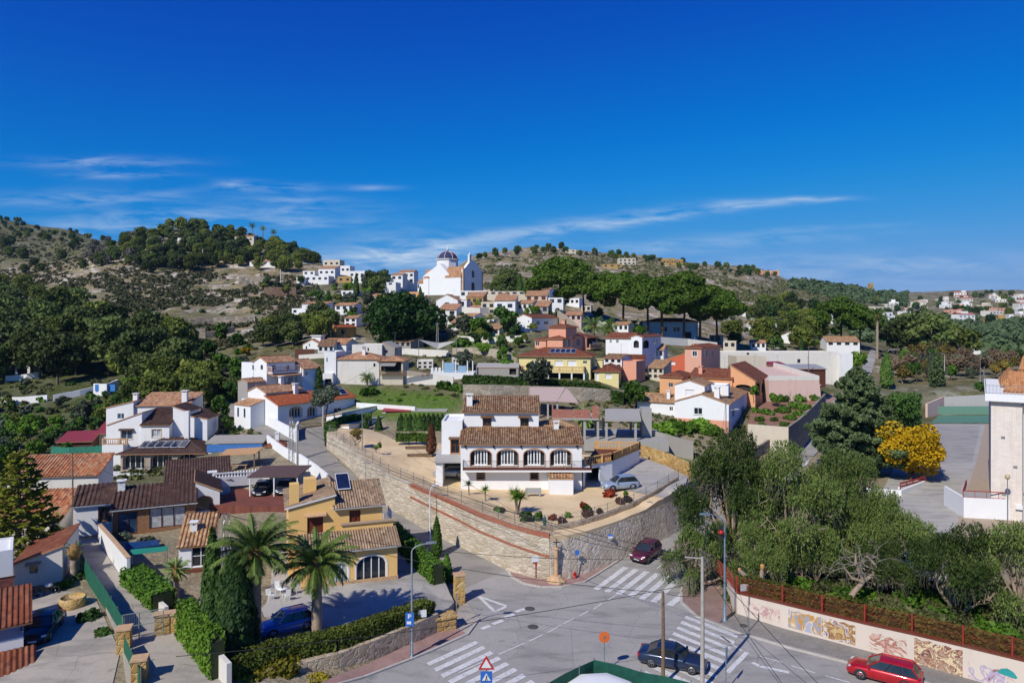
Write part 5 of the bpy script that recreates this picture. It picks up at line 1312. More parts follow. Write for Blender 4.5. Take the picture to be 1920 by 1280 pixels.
def church():
 h=Corner('church','white hilltop church with a blue ribbed dome and curved gable front','church',868,552,300,-33)
 wx=h.xa(783,530);dpt=h.yb(903,530);zt=h.fx(868,521)[1]
 zg=h.fx(868,497)[1]
 h.block(wx,0,0,dpt,-6,zt-1.2,white_clean,'gable_x',rise=4.6,tile=tile_pink,oh=.4,F=[h.Fo('rect','small',795,531,798,538),h.Fo('rect','small',783.5,533,786,540)])
 a0,a1=h.xa(795,530),h.xa(848,530)
 mb=MB();zp=h.fx(823,494)[1]
 mb.extr([(a0,-.5,-5),(a1+3,-.5,-5),(a1+3,-.5,zt),(a1-1,-.5,zt+1.2),((a0+a1)/2+1.5,-.5,zp),(a0,-.5,zt+1.5)],(0,3,0));h.part('transept',mb,white_clean)
 for pa,pb,pt,pb2 in((794,804,505,522),(834,864,500,521)):
  x0,x1=h.fx(pa,510,-.9)[0],h.fx(pb,510,-.9)[0]
  z0,z1=h.fx(pa,pb2,-.9)[1],h.fx(pa,pt,-.9)[1]
  ms=MB();roof_obj('side_roof',[((x0,-1.0,z0),(x1,-1.0,z0),(x1,1.2,z1),(x0,1.2,z1))],tile_pink,h.root)
  mb=MB();mb.box(x0+.1,x1-.1,-.9,1.0,-5,z0-.05);h.part('side_chapel',mb,white_clean)
 za,zc=h.sx(868,500,.3)[1],h.sx(886,490,.3)[1]
 prof=[(0,-6),(dpt,-6),(dpt,za-1)]
 n=12
 for k in range(n+1):
  t=k/n;y=dpt*(1-t)
  s=math.sin(math.pi*t)
  prof.append((y,za-1+(zc-za+1.6)*(s**1.5)))
 P=lambda a,z:Vector((.35,a,z))
 mb=MB();ops=[('rect',dpt*.42,dpt*.58,h.sx(886,543,.3)[1]-.5,h.sx(886,530,.3)[1],'door'),('arch',dpt*.43,dpt*.57,h.sx(886,520,.3)[1],h.sx(886,507,.3)[1],'small')]
 panel(mb,P,prof,[outline(*o[:5])for o in ops],Vector((-1,0,0)),.35)
 n=len(prof);mb.add([P(*p)for p in prof]+[P(*p)-Vector((1.2,0,0))for p in prof],[(i,(i+1)%n,n+(i+1)%n,n+i)for i in range(n)]+[tuple(range(n,2*n))])
 h.part('front',mb,white_clean)
 for o in ops:h.opening(P,Vector((-1,0,0)),o[:6]+({'trim':'sandstone_trim'},),.35)
 mb=MB();mb.box(-.1,.5,-.35,.35,-6,za-.6);h.part('corner_stones',mb,stone_trim);mb=MB();mb.box(-.1,.5,dpt-.35,dpt+.35,-6,za-1);h.part('corner_stones',mb,stone_trim)
 mb=MB();y=dpt*.35;mb.box(-.6,.3,y-.5,y-.2,zc-1,zc+2.4);mb.box(-.6,.3,y+.6,y+.9,zc-1,zc+2.4);mb.box(-.7,.4,y-.6,y+1.0,zc+2.4,zc+2.8);mb.lathe([(.5,2.8),(.3,3.4),(.05,3.8)],8,(-.15,y+.2,zc));h.part('bell_gable',mb,white)
 c=h.fx(839,495,dpt*.5);cx,cy=c[0],dpt*.5
 zd=h.fx(839,496,cy)[1];zs=h.fx(839,486.5,cy)[1];ztop=h.fx(839,470.5,cy)[1];r=.92*abs(h.fx(856,490,cy)[0]-h.fx(839,490,cy)[0])
 mb=MB();mb.lathe([(r*1.02,zd-6),(r*1.02,zs-.3),(r*1.14,zs-.2),(r*1.14,zs+.1)],8,(cx,cy,0),0,False);d=h.part('drum',mb,white)
 blue=tiles('blue_glazed_tiles',['#3a4470','#4c5684','#323a60','#5a648e'],lichen=.1,bump=False)
 H=(ztop-zs)*.9;ztop=zs+.1+H
 mb=MB();mb.lathe([(r*math.cos(t),zs+.1+H*math.sin(t))for t in[math.pi/2*k/8 for k in range(9)]],32,(cx,cy,0));dm=h.part('dome',mb,blue)
 mb=MB()
 for k in range(8):
  t=2*math.pi*(k+.5)/8
  mb.tube([(cx+r*1.01*math.cos(q)*math.cos(t),cy+r*1.01*math.cos(q)*math.sin(t),zs+.1+H*1.01*math.sin(q))for q in[math.pi/2*j/8 for j in range(9)]],.16,5)
 h.part('rib',mb,pinkish,dm)
 mb=MB();mb.lathe([(.5,0),(.5,.9),(.6,1.0),(.1,1.6),(.04,2.6)],8,(cx,cy,ztop));h.part('finial',mb,white,dm)
 for px in(797,799):
  pass
church()
def blockwork(name):
 t=NT(name);co=t.co('Object',(1,1,1),(R(90),0,0));b=t.n('ShaderNodeTexBrick');t.l(co,b.inputs['Vector']);b.inputs['Scale'].default_value=1.1;b.inputs['Mortar Size'].default_value=.012
 for k,c in(('Color1','#e6dbd0'),('Color2','#ded2c6'),('Mortar','#bfb2a4')):b.inputs[k].default_value=rgb(c)+(1,)
 st=t.math('MULTIPLY',t.ramp(t.noise(t.co('Object',(1.2,1.2,.12)),1.4,6,.65),[(.48,0.0),(.75,1.0)]),.4)
 return t.fin(t.mix(st,b.outputs[0],rgb('#a3968a')),.9,0,.2)
def school():
 h=House('school_building','tall white blank sided school block with orange tiled roof and roof railing','school',1858,972,84,-34)
 X=lambda px,d=0:h.fx(px,900,d)[0]
 z1=h.fx(1880,752)[1];z2=h.fx(1880,738)[1]
 h.block(0,X(1917),0,24,-1,z1,blockwork('school_blockwork'),'flat',parapet=0,F=[],Lt=[])
 mb=MB();mb.box(-.6,30,-.7,25,z1+.01,z2);h.part('eaves_slab',mb,white_clean)
 mb=MB();roofm=tiles('orange_sheet_tiles',['#c98a58','#d99a66','#bd7d4c','#e0a672'],lichen=.1)
 x0=X(1882,2);zr=h.fx(1910,716,2)[1]
 roof_obj('roof',[((1.2,1.2,z2+.15),(30,1.2,z2+.15),(30,9,z2+2.2),(2.0,9,z2+2.2)),((1.2,24,z2+.15),(1.2,9.2,z2+.15),(2.6,12,z2+2.0),(2.6,24,z2+2.0))],roofm,h.root,.4)
 roof_obj('upper_roof',[((3.0,9.2,z2+2.3),(30,9.2,z2+2.3),(30,16,z2+4.0),(3.8,16,z2+4.0))],roofm,h.root,.4)
 h.rail([(-.5,-.6,z2),(30,-.6,z2)],1.0,steel,.35,.03,.05,'railing');h.rail([(-.5,-.6,z2),(-.5,24,z2)],1.0,steel,.7,.04,.05,'railing')
 h.block(X(1917)+.02,40,1.0,24,-1,z1,white,'flat',parapet=0,F=[('rect',9+k*3,11+k*3,zz,zz+1.5,'blue')for k in range(6)for zz in(1.2,4.6,8.0)])
 mb=MB();x=X(1918,-.1);mb.tube([(x,-.12,-1),(x,-.12,z1)],.07,6);h.part('drainpipe',mb,steel)
 for x,z in((1.1,3.0),(2.2,6.4),(1.0,9.8)):mb=MB();mb.box(x,x+.4,-.05,-.004,z,z+.3);h.part('vent',mb,steel)
 mb=MB();mb.box(2.4,3.1,-.35,-.01,1.6,2.1);h.part('air_conditioner',mb,trim_white)
 t=House('entrance_terrace','white terrace wall with red rails before the blank school block','wall',1807,968,84,-12)
 X=lambda px,d=0:t.fx(px,950,d)[0]
 mb=MB();zt=t.fx(1860,935)[1];mb.box(0,14,0,.3,-1,zt);mb.box(0,.3,.3,6,-1,zt);t.part('wall',mb,white_clean)
 redm=plain('red_paint','#9c2b26',.5)
 t.rail([(0,.15,zt),(14,.15,zt)],.8,redm,1.2,.04,.09)
 mb=MB();mb.box(.3,14,.3,6,-1,zt-.5);t.part('floor',mb,concrete)
school()
def antennas():
 rng=random.Random(3)
 for h in HS:
  if h.zr is None or rng.random()>.6 or h.O.y>260:continue
  x,y,z=h.top;m=MB();hh=rng.uniform(1.4,2.6);m.tube([(x,y,z-.2),(x,y,z+hh)],.025,5);m.beam((x-.5,y,z+hh-.1),(x+.5,y,z+hh-.1),.025,.025)
  for k in range(5):m.beam((x-.45+k*.22,y-.25,z+hh-.1),(x-.45+k*.22,y+.25,z+hh-.1),.02,.02)
  h.part('antenna',m,steel,h.roof)
antennas()
# ---------------------------------------------------------------- yards, walls, sheds and carports
def pix(px,py,z):return G(px,py,z)
tile_orange=tiles('weathered_orange_tiles',['#a8623f','#c07a52','#8f5236','#b98a66','#c98f68'],lichen=.3)
def left_yards():
 h=House('white_cottage','white cottage with sloping brown roof, tiny barred window and motorbikes parked beside','house',117,1107,60,22)
 xl=h.fx(26,1090)[0];z0,z1=h.fx(26,1057)[1],h.fx(117,1022)[1]
 h.block(xl,0,0,7,-1.5,z0,white_old,'shed_l',rise=z1-z0,tile=tile_rust,oh=.25,F=[h.Fo('rect','small',55,1058,71,1073,hood='sandy_clay_tiles')])
 h=House('corner_house','house at the lower left corner with two ribbed terracotta roofs','house',44,1248,47,35)
 h.block(-6,0,0,3.4,-1,h.fx(42,1196)[1]+.1,white,'flat',parapet=0,Rt=[('rect',.8,2.0,1.0,2.1,'blue')],F=[])
 z=h.fx(68,1247,-1.2)[1]
 roof_obj('lower_roof',[((-6,-2.4,z),(.7,-2.4,z),(.7,.0,z+.95),(-6,.0,z+.95))],tile_rust,h.root,.32)
 roof_obj('roof',[((-6,-.4,3.0),(.5,-.4,3.0),(.5,3.2,4.5),(-6,3.2,4.5))],tile_rust,h.root,.32)
 h.block(-6,-.9,3.42,7,-1,4.0,white,'hip',tile=tile_rust,slope=.3,oh=.3)
 mb=MB();mb.tube([(.65,-2.3,z-.1),(.2,-.2,z-.3),(.12,-.1,-.2)],.05,6);h.part('gutter',mb,trim_white)
 h=House('flat_white_house','flat topped white block behind the terracotta corner house','house',24,1064,55,35)
 h.block(-5,0,0,4,-1,h.fx(20,1030)[1],white,'flat',parapet=.15)
 h=House('orange_roof_house','long house with weathered orange tile roof half hidden by the star pine','house',8,1008,72,8)
 X=lambda px:h.fx(px,990)[0]
 h.block(X(-60),X(112),0,5,-1.5,h.fx(60,975)[1],white_old,'shed_f',slope=.4,tile=tile_orange,oh=.4,per=.36,F=[h.Fo('arch','win',60,985,84,1004),h.Fo('arch','dark',92,983,112,1004),h.Fo('rect','win',-4,990,18,1018)])
 h.block(X(-60),X(128),7,11,-1.5,h.fx(60,918)[1],white_old,'shed_f',slope=.4,tile=tile_orange,oh=.3,per=.36)
 wall_thing('lane_wall','tall white wall along the lower left lane in front of the brick house',[(183,1018),(210,1060),(238,1105)],[1.9,2.3,2.6],white,.25,cap=stone_trim)
 wall_thing('low_lane_wall','low pale wall stepping down the lane to the metal gate',[(239,1106),(275,1130),(308,1163)],[1.0,.9,1.0],white_old,.3)
 wall_thing('plot_wall','pale rendered wall below the bright creeper at the lower edge of the lane',[(338,1198),(372,1235),(425,1300)],[1.6,1.7,1.8],white_old,.3)
 for px,py,lab in((233,1222,'sandstone gate pillar at the left end of the metal gate'),(318,1192,'sandstone gate pillar with two dark bells right of the metal gate'),(262,1283,'sandstone pillar at the bottom of the lane beside the green screened gate'),(861,1128,'tall sandstone gate pillar at the corner of the left street')):
  p=ground_hit(px,py);r=empty('gate_pillar',p,.3,lab,'pillar')
  mb=MB();w=.42 if px!=318 else.9;hh=2.3 if px==861 else 1.6;mb.box(-w,w,-.4,.4,-.3,hh);mb.obj('shaft',ochre_stone,r)
  mb=MB();mb.box(-w-.06,w+.06,-.46,.46,hh,hh+.12);mb.obj('cap',stone_trim,r)
 a,b=ground_hit(230,1214),ground_hit(306,1201)
 r=empty('metal_gate',a,math.atan2(b.y-a.y,b.x-a.x),'pale tubular metal gate across the lower left lane','gate');L=(b-a).length
 mb=MB()
 for z in(.35,1.1,1.95):mb.tube([(0,0,z+.3),(L,0,z+.3)],.03,5)
 for x in(0,L*.4,L):mb.tube([(x,0,.4),(x,0,2.25)],.035,5)
 mb.obj('frame',plain('grey_green_metal','#8f9a90',.6,.2),r)
 mb=MB()
 for k in range(24):mb.tube([(L*k/24,0,.65),(L*k/24,0,2.2)],.008,3)
 mb.obj('mesh',plain('gate_wire','#8f9a90',.6,.2),r)
 green_net=plain('green_screen','#0f5a43',.8,0,.2,2)
 r=screen('green_screen_fence','green screened fence between the black car and the lane',[ground_hit(*p)for p in((150,1068),(170,1102),(196,1142),(232,1205))],1.7,green_net)
 r=screen('green_screen_fence','green screened gate panel between two sandstone pillars at the lower edge',[ground_hit(*p)for p in((232,1232),(246,1262),(262,1300))],1.5,green_net)
 r=empty('stone_planter',ground_hit(136,1137),0,'round pale stone planter at the edge of the drive','planter');mb=MB();mb.lathe([(.95,-.3),(.95,.8),(.8,.82),(.8,.7),(.05,.7)],14);mb.obj('ring',ochre_stone,r)
 h=House('pool_annexe','small white annexe with ribbed sandy roof, chimney and large white windows','house',335,1064,62,16)
 X=lambda px:h.fx(px,1040)[0]
 zt=h.fx(370,1020)[1]
 h.block(0,X(398),0,4,-1,zt,white_clean,'shed_f',slope=.42,tile=tile_tan,oh=.3,per=.34,F=[h.Fo('rect','win',359,1023,394,1060,nh=1)])
 h.chimney(1.0,1.8,zt+.5,.55,.8)
 mb=MB();mb.box(-.2,X(398)+.3,-.5,-.05,-1,-.1);h.part('brick_plinth',mb,tile_rust)
 a=G(237,1043,3.2);r=empty('green_awning',a,.1,'small green cloth awning beside the white lane wall','awning')
 mb=MB();mb.extr([(0,0,.1),(3.2,.4,.25),(3.0,1.6,.3),(-.1,1.2,.2)],(0,0,.04));mb.obj('cloth',plain('green_cloth','#16806a',.9),r)
 mb=MB()
 for x,y in((.05,.05),(3.1,.45),(2.9,1.5),(0,1.15)):mb.tube([(x,y,-1.9),(x,y,.15)],.03,5)
 mb.obj('post',steel,r)
 p=[G(235,1032,2.0),G(300,1022,2.0),G(296,1012,2.0),G(236,1018,2.0)]
 r=empty('swimming_pool',p[0],0,'small blue pool between the white lane wall and the brick house','pool');mb=MB();mb.extr([q-p[0]for q in p],(0,0,.06));mb.obj('water',plain('pool_water','#20477a',.08,0,.2),r)
 c=W(468,930,82);r=empty('carport',c,-.05,'brown flat roofed carport sheltering a black car left of the ochre house','carport')
 L=W(560,928,82).x-c.x
 mb=MB();mb.extr([(-.3,0,2.15),(L,0,2.3),(L+.2,4.2,2.75),(-.1,4.2,2.6)],(0,0,.14));mb.obj('roof',plain('brown_sheet','#5b463f',.7,0,.15),r)
 for x in(0,L*.5,L-.1):
  mb=MB();mb.box(x-.06,x+.06,.05,.17,-.8,2.2);mb.obj('post',white,r)
 mb=MB();mb.box(-.2,L,4.3,4.45,-1,2.0);mb.obj('back_wall',white,r)
 tz0=tz(c.x+2,c.y)
 sheet('yard',[(c.x-3,c.y-4),(c.x+L,c.y-4.5),(c.x+L+.5,c.y+4),(c.x-3,c.y+4)],0,tile_rust_floor,2,2.5,lambda x,y:c.z)
 for lab,pts,hh in(('white boundary wall stepping down beside the ochre house roof',[(560,873),(590,893),(612,910)],[1.6,1.5,1.4]),('white wall with square piers along the lane above the carport',[(500,832),(530,855),(556,870)],[1.3,1.3,1.4])):
  wall_thing('white_boundary_wall',lab,pts,hh,white_clean,.25,inward=1)
 q=W(400,905,84);e=W(512,898,88);P=[q,e]
 r=empty('white_balustrade',q,0,'long white balustrade below the pergola yard','balustrade')
 mb=MB();d=e-q;n=int(d.length/.35);mb.beam(Vector((0,0,1.1)),d+Vector((0,0,1.1)),.25,.14);mb.beam(Vector((0,0,.1)),d+Vector((0,0,.1)),.3,1.2)
 for k in range(n+1):
  c_=d*(k/n);mb.box(c_.x-.08,c_.x+.08,c_.y-.08,c_.y+.08,.5,1.1)
 mb.obj('balusters',white,r)
 r=empty('pergola',W(444,884,92),.1,'open timber pergola with tan roof over garden furniture','pergola')
 mb=MB();mb.extr([(-2.2,-.5,2.2),(2.6,-.5,2.4),(2.8,2.5,2.7),(-2.0,2.5,2.5)],(0,0,.1));mb.obj('roof',plain('tan_boards','#c09468',.8),r)
 for x in(-1.9,2.3):
  for y in(-.2,2.2):
   mb=MB();mb.box(x-.08,x+.08,y-.08,y+.08,-1,2.4);mb.obj('post',wood_old,r)
 mb=MB();mb.box(-1.3,1.1,.2,1.1,.72,.78)
 for x in(-1.1,.9):mb.box(x-.05,x+.05,.3,1.0,-.6,.72)
 r2=empty('garden_table',W(444,884,92)+Vector((0,.3,0)),.1,'timber garden table under the tan pergola roof','table');mb.obj('table_top',stone_trim,r2)
 h=House('blue_screen_pavilion','low pavilion with blue cloth screens behind the pergola','pavilion',386,856,101,6)
 mb=MB();mb.extr([(0,-.3,1.9),(8.2,-.3,1.9),(8.2,4,2.3),(0,4,2.3)],(0,0,.2));h.part('roof',mb,plain('pale_sheet','#a39d92',.7))
 mb=MB();mb.box(.2,8.0,-.25,-.15,.7,1.8);h.part('screen',mb,plain('blue_cloth','#3f74b5',.8))
 mb=MB();mb.box(.2,8,3.6,3.8,-2,2.2);mb.box(.1,8.1,-.3,0,-2.5,.6);h.part('wall',mb,white)
 h.block(8.8,11.2,-1,2,-2,1.6,pinkish,'hip',tile=tile_rust,slope=.35,oh=.4);h.chimney(10,.5,2.2,.5,.8)
 h=House('red_sheet_barn','long low barn with dull red sheet roofs left of the porch house','barn',108,846,112,10)
 rs=plain('red_roof_sheet','#86323a',.6,0,.12)
 h.block(0,5,0,4,-2,1.6,frame_brown,'shed_f',slope=.25,tile=rs,oh=.4);h.block(4.6,10,3,8,-2,2.4,cream,'shed_f',slope=.3,tile=rs,oh=.4)
 screen('green_net_fence','tall green netting round the yard left of the porch house',[ground_hit(95,868),ground_hit(130,870),ground_hit(192,866)],2.6,plain('green_netting','#2a7a63',.8,0,.3,3))
 wp=plain('shaded_white_wall','#a9b8c6',.8)
 for lab,pts,hh in(('long pale terrace wall low in the wooded valley',[(0,758),(40,757),(88,753)],1.5),('pale curved pool terrace wall among the valley pines',[(100,752),(150,742),(180,735)],1.3),('white end wall of the pool terrace in the valley',[(175,741),(200,742),(222,733)],2.6),('short pale wall below the valley lodge',[(10,715),(50,712),(78,706)],1.4)):
  wall_thing('terrace_wall',lab,pts,hh,white,.4)
 h=House('valley_lodge','small white lodge with open arch among the valley pines','lodge',28,702,178,6)
 h.block(0,3.6,0,4,-2,2.6,white,'flat',F=[('arch',.6,3.0,0,2.1,'dark')]);
 r=empty('pool_screen',W(178,735,152),0,'bright blue pool screen on the valley terrace','screen');mb=MB();mb.box(0,4.4,0,.08,.2,1.7);mb.obj('panel',plain('bright_blue_sheet','#3a7ec0',.6),r)
def screen(name,label,P,h,mat,cat='fence',group=None,posts=True):
 r=empty(name,P[0],0,label,cat,group);O=P[0];mb=MB()
 for a,b in zip(P[:-1],P[1:]):
  a=a-O;b=b-O;n=max(1,int((b-a).length/1.2));rows=[]
  for k in range(n+1):
   p=a.lerp(b,k/n);sag=.05*math.sin(k*2.3)
   rows.append([p+Vector((0,0,.05)),p+Vector((0,.03*math.sin(k*1.7),h*.5)),p+Vector((0,0,h+sag))])
  mb.grid(rows,0,True)
  if posts:
   for k in range(0,n+1,2):
    p=a.lerp(b,k/n);m2=MB();m2 .tube([p+Vector((.03,.05,-.3)),p+Vector((.03,.05,h+.08))],.035,6);m2 .obj('post',steel,r)
 mb.obj('cloth',mat,r)
 return r
tile_rust_floor=paver_mat('terracotta_pavers',['#8d5546','#7d4a3e','#6f453b'])
left_yards()
def middle_yards():
 h=House('unfinished_house','unfinished concrete frame with brick infill behind the white villa','building site',1094,822,106,-3)
 X=lambda px,d=0:h.fx(px,800,d)[0]
 zs=h.fx(1100,783)[1]
 def cols(xs,ys,z):
  for x in xs:
   for y in ys:
    mb=MB();mb.box(x-.17,x+.17,y-.17,y+.17,-1.5,z);h.part('column',mb,concrete)
 xa,xb,xc,xd=X(1035),X(1122),X(1133),X(1200)
 cols([X(1070),X(1096),X(1121)],[0,5],zs-.3);cols([X(1136),X(1190)],[-1,5],zs-.6)
 mb=MB();mb.box(xa,xb,-.4,6,zs-.3,zs);h.part('slab',mb,concrete)
 brick=rubble('hollow_brick',['#b5624f','#c4725c','#aa5746','#c98a78'],'#c7a698',3.5,2.2,.06)
 mb=MB();mb.box(xa,xb-1.2,-.38,-.2,zs+.005,zs+1.3);mb.box(xb-1.0,xb,-.38,-.2,zs+.005,zs+1.9);mb.box(xa,xa+.2,-.18,6,zs+.005,zs+1.4);mb.box(xb-.2,xb,-.18,6,zs+.005,zs+1.2);h.part('brick_infill',mb,brick)
 zc=h.fx(1165,790,-1.4)[1]
 mb=MB();mb.extr([(xc,-1.4,zc),(xd,-1.4,zc),(xd+.6,6,zc+.7),(xc+.6,6,zc+.7)],(0,0,.3));h.part('canopy',mb,concrete)
 mb=MB();mb.box(X(1204,2),X(1222,2),2,5,-1,h.fx(1213,766,2)[1]);h.part('stair_core',mb,concrete)
 mb=MB();mb.box(X(1094),X(1250),-2,10,-1.5,-.05);h.part('floor',mb,concrete)
 x0,x1,d=h.fx(992,760,12)[0],h.fx(1045,760,12)[0],12
 z0,z1=h.fx(1010,753,d)[1],h.fx(1010,733,d)[1]
 mb=MB();mb.extr([(x0,d,z0),(x1,d,z0),(x1+1.5,d+5,z1),(x0,d+5,z1)],(0,0,.2));mb.extr([(x1+.01,d,z0),(x1+3.6,d,z0-.2),(x1+1.6,d+5,z1)],(0,0,.15));h.part('rough_roof',mb,plaster('pink_grey_screed','#b5a097',.4))
 for k in range(4):
  mb=MB();x=x0+(x1-x0)*k/3;mb.box(x-.15,x+.15,d+.3,d+.6,-3,z0);h.part('column',mb,concrete)
 h=House('open_garage','long white open fronted garage with red and grey flat roofs behind the cypress hedge','garage',716,800,119,-2)
 X=lambda px,d=0:h.fx(px,790,d)[0]
 zt=h.fx(760,771)[1]
 for a,b,m,nm in((716,770,plain('red_felt','#9c3a3f',.8),'red_roof'),(771,838,concrete,'grey_roof')):
  mb=MB();mb.extr([(X(a),-.3,zt),(X(b),-.3,zt),(X(b)+.4,6,zt+.5),(X(a)+.4,6,zt+.5)],(0,0,.22));h.part(nm,mb,m)
 mb=MB()
 for px in(717,757,803):mb.box(X(px),X(px)+.6,-.1,.3,-1.5,zt)
 mb.box(X(716),X(838),5.6,5.8,-1.5,zt+.4);mb.box(X(803),X(838),-.05,.1,-1.5,zt)
 h.part('wall',mb,white)
 h.opening(lambda a,z:Vector((a,-.06,z)),Vector((0,1,0)),('arch',X(815),X(832),-.9,zt-.6,'win',{}),.02)
 h=House('green_roof_shed','low white shed with pale green sheet roof by the driveway gate','shed',612,800,113,-22)
 h.block(-.0,3.0,0,10,-2,1.9,white_clean,'shed_l',rise=.5,tile=plain('green_sheet','#9bb09a',.7),oh=.3)
 h.block(3.02,6.5,-3,8,-2,.8,white,'shed_l',rise=.3,tile=plain('pale_green_sheet','#8fa598',.7),oh=.2)
 W_=wall_thing
 W_('street_wall','white wall sloping down the lane in front of the red roofed house',[(453,773),(500,797),(556,829)],[2.2,1.6,1.7],white_clean,.3)
 W_('gate_wall','white wall turning in to the double gate below the red roofed house',[(556,829),(558,815),(561,806)],[1.7,1.5,1.4],white_clean,.3)
 a,b=ground_hit(561,804),ground_hit(602,799)
 r=empty('double_gate',a,math.atan2(b.y-a.y,b.x-a.x),'dark double metal gate at the top of the short drive','gate');L=(b-a).length
 for s in(0,1):
  mb=MB();x0=L*.5*s+.05;x1=L*.5*(s+1)-.05
  for z in(.2,.8,1.5):mb.beam((x0,0,z),(x1,0,z),.05,.06)
  for k in range(14):x=x0+(x1-x0)*k/13;mb.beam((x,0,.15),(x,0,1.55),.03,.03)
  mb.obj('leaf',dark_metal,r)
 W_('meadow_wall','long white wall at the foot of the green meadow',[(668,764),(720,768),(778,772)],.9,white,.3)
 W_('old_terrace_wall','long old rendered retaining wall under the slatted porch',[(712,716),(770,720),(850,722)],[3.0,2.6,1.6],white_old,.4)
 W_('rough_stone_wall','rough pale stone retaining wall below the long hedge of the yellow villa',[(868,748),(920,748),(1000,747),(1090,752),(1170,757)],[2.6,2.6,2.3,2.6,2.6],rubble('pale_rough_wall',['#b0a48f','#c4b8a3','#9c907c'],'#a99d89',.9,1.5,.05),.5)
 W_('garden_wall','pale terraced garden wall under the dark tree on the right',[(848,664),(900,664),(945,676),(968,690)],[1.6,1.6,2.4,2.0],rubble('pale_garden_stone',['#b8ab95','#c9bda8','#a89b86'],'#b3a792',.8,1.5,.05),.5)
 W_('salmon_terrace_wall','pale wall beneath the umbrella pines behind the arcade house',[(1222,644),(1290,648),(1345,655)],2.2,white_old,.4)
 W_('slope_wall','long tan wall slanting down between the palms and the white gabled house',[(1045,618),(1075,634),(1095,645)],[5.5,4.5,2.5],plaster('tan_slope_wall','#b3a38c',.5),.5)
 for lab,pts,hh in(('pale garden wall left of the village house with the grey roof',[(858,640),(920,644),(985,640)],1.6),('pale terrace wall right of the white gable house',[(1040,655),(1085,650),(1120,655)],1.8),('long pale wall in front of the pink house terraces',[(1176,676),(1215,680),(1262,690)],2.0),('low pale wall behind the concrete frame',[(1110,742),(1160,748),(1200,752)],1.6),('pale wall under the weathered cream house',[(612,716),(660,712),(712,714)],1.7),('cream wall zigzagging below the church houses',[(850,586),(900,590),(960,584)],2.2),('low wall edging the gardens left of the tan house',[(560,676),(620,672),(660,668)],1.4),('pale wall beside the street end of the long white building',[(1352,712),(1400,708),(1440,706)],1.8),('broken pale wall across the slope below the great dark tree',[(690,662),(760,664),(840,668)],1.5),('pale wall above the palms',[(1060,606),(1120,612),(1180,622)],2.0)):W_('village_wall',lab,pts,hh,white_old,.35)
 for nm,lab,ks,mt,th in(('street_stone_wall','grey dry stone wall on the left side of the climbing right street',(1,2,3,4),rubble_grey,.45),('cream_garden_wall','cream wall in front of the terrace below the orange arch house',(0,1),plaster('cream_wall','#d0c4b0',.4),.3)):
  P=[_ek[k]for k in ks];r=empty(nm,P[0],0,lab,'wall');L=[p-P[0]for p in P];m=MB();run_wall(m,outw(L,.08),[tz(p.x,p.y)-1-P[0].z for p in P],[p.z+.5 for p in L],th);m.obj('masonry',mt,r)
 W_('low_street_wall','low grey stone wall beside the pavement in front of the ochre boundary wall',[(1292,953),(1350,910),(1400,878),(1455,840)],[3.0,2.6,2.2,2.2],rubble_grey,.4)
 W_('white_gate_wall','white fretted gate wall at the corner of the cream terrace',[(1474,818),(1488,806)],2.4,white,.3)
 W_('grey_render_wall','plain grey rendered wall behind the ochre boundary wall',[(1200,838),(1250,850),(1300,862)],[3.2,3.0,2.8],grey_render,.3)
 P=[ground_hit(1420,835),ground_hit(1450,822),ground_hit(1474,808)]
 P=[p+Vector((0,0,.9))for p in P]
 r=empty('concrete_balustrade',P[0],0,'grey pierced concrete balustrade on a stone base by the right street','balustrade');O=P[0]
 mb=MB();mb2=MB()
 for a,b in zip(P[:-1],P[1:]):
  a=a-O;b=b-O;n=int((b-a).length/.4);mb.beam(a+Vector((0,0,1.0)),b+Vector((0,0,1.0)),.2,.15);mb.beam(a,b,.25,.25)
  mb2 .beam(a+Vector((0,.1,-1.0)),b+Vector((0,.1,-1.0)),.5,1.9)
  for k in range(n+1):p=a.lerp(b,k/n);mb.box(p.x-.07,p.x+.07,p.y-.07,p.y+.07,p.z,p.z+1)
 mb.obj('balusters',concrete,r);mb2 .obj('base',rubble_grey,r)
 W_('court_wall','tall pale concrete retaining wall behind the green sports court',[Vector((111.0,178,0)),Vector((180,178.0,0))],[4.3,7.6],plaster('court_concrete','#b9b7b0',.4),.5,base=0)
 W_('court_wing_wall','pinkish stained retaining wall at the left end of the sports court',[Vector((102.5,171,0)),Vector((110.9,178,0))],[3.4,4.3],pinkish,.5,base=0)
 r=empty('court_fence_wall',Vector((106,175.5,0)),0,'low green painted wall round the sports court','wall');mb=MB();mb.box(1.5,60,0,.25,0,2.2);mb.obj('masonry',plain('green_wall_paint','#6a917c',.85),r)
 red=plain('red_rail_paint','#9c2b2b',.5)
 for lab,p0,p1 in(('red rail on a white kerb left of the car park entrance',(1688,918),(1735,905)),('red rail down the ramp right of the car park entrance',(1800,948),(1812,912))):
  a,b=ground_hit(*p0),ground_hit(*p1);r=empty('red_rail',a,0,lab,'railing');d=b-a
  mb=MB();mb.beam((0,0,.9),d+Vector((0,0,.9)),.14,.2);mb.beam((0,0,.5),d+Vector((0,0,.5)),.1,.12)
  for k in range(5):mb.beam(d*(k/4),d*(k/4)+Vector((0,0,.95)),.1,.1)
  mb.obj('rail',red,r);mb=MB();mb.beam((0,.2,.1),d+Vector((0,.2,.1)),.4,.45);mb.obj('kerb',white,r)
 wall_thing('car_park_wall','low white wall with a red base beneath the trees left of the car park',[(1610,925),(1690,930),(1735,912)],.8,white_clean,.3)
 ts=rubble('terrace_stone',['#8d8377','#a59a8c','#756c61','#b8ad9e'],'#6f665b',.8,1.4,.05)
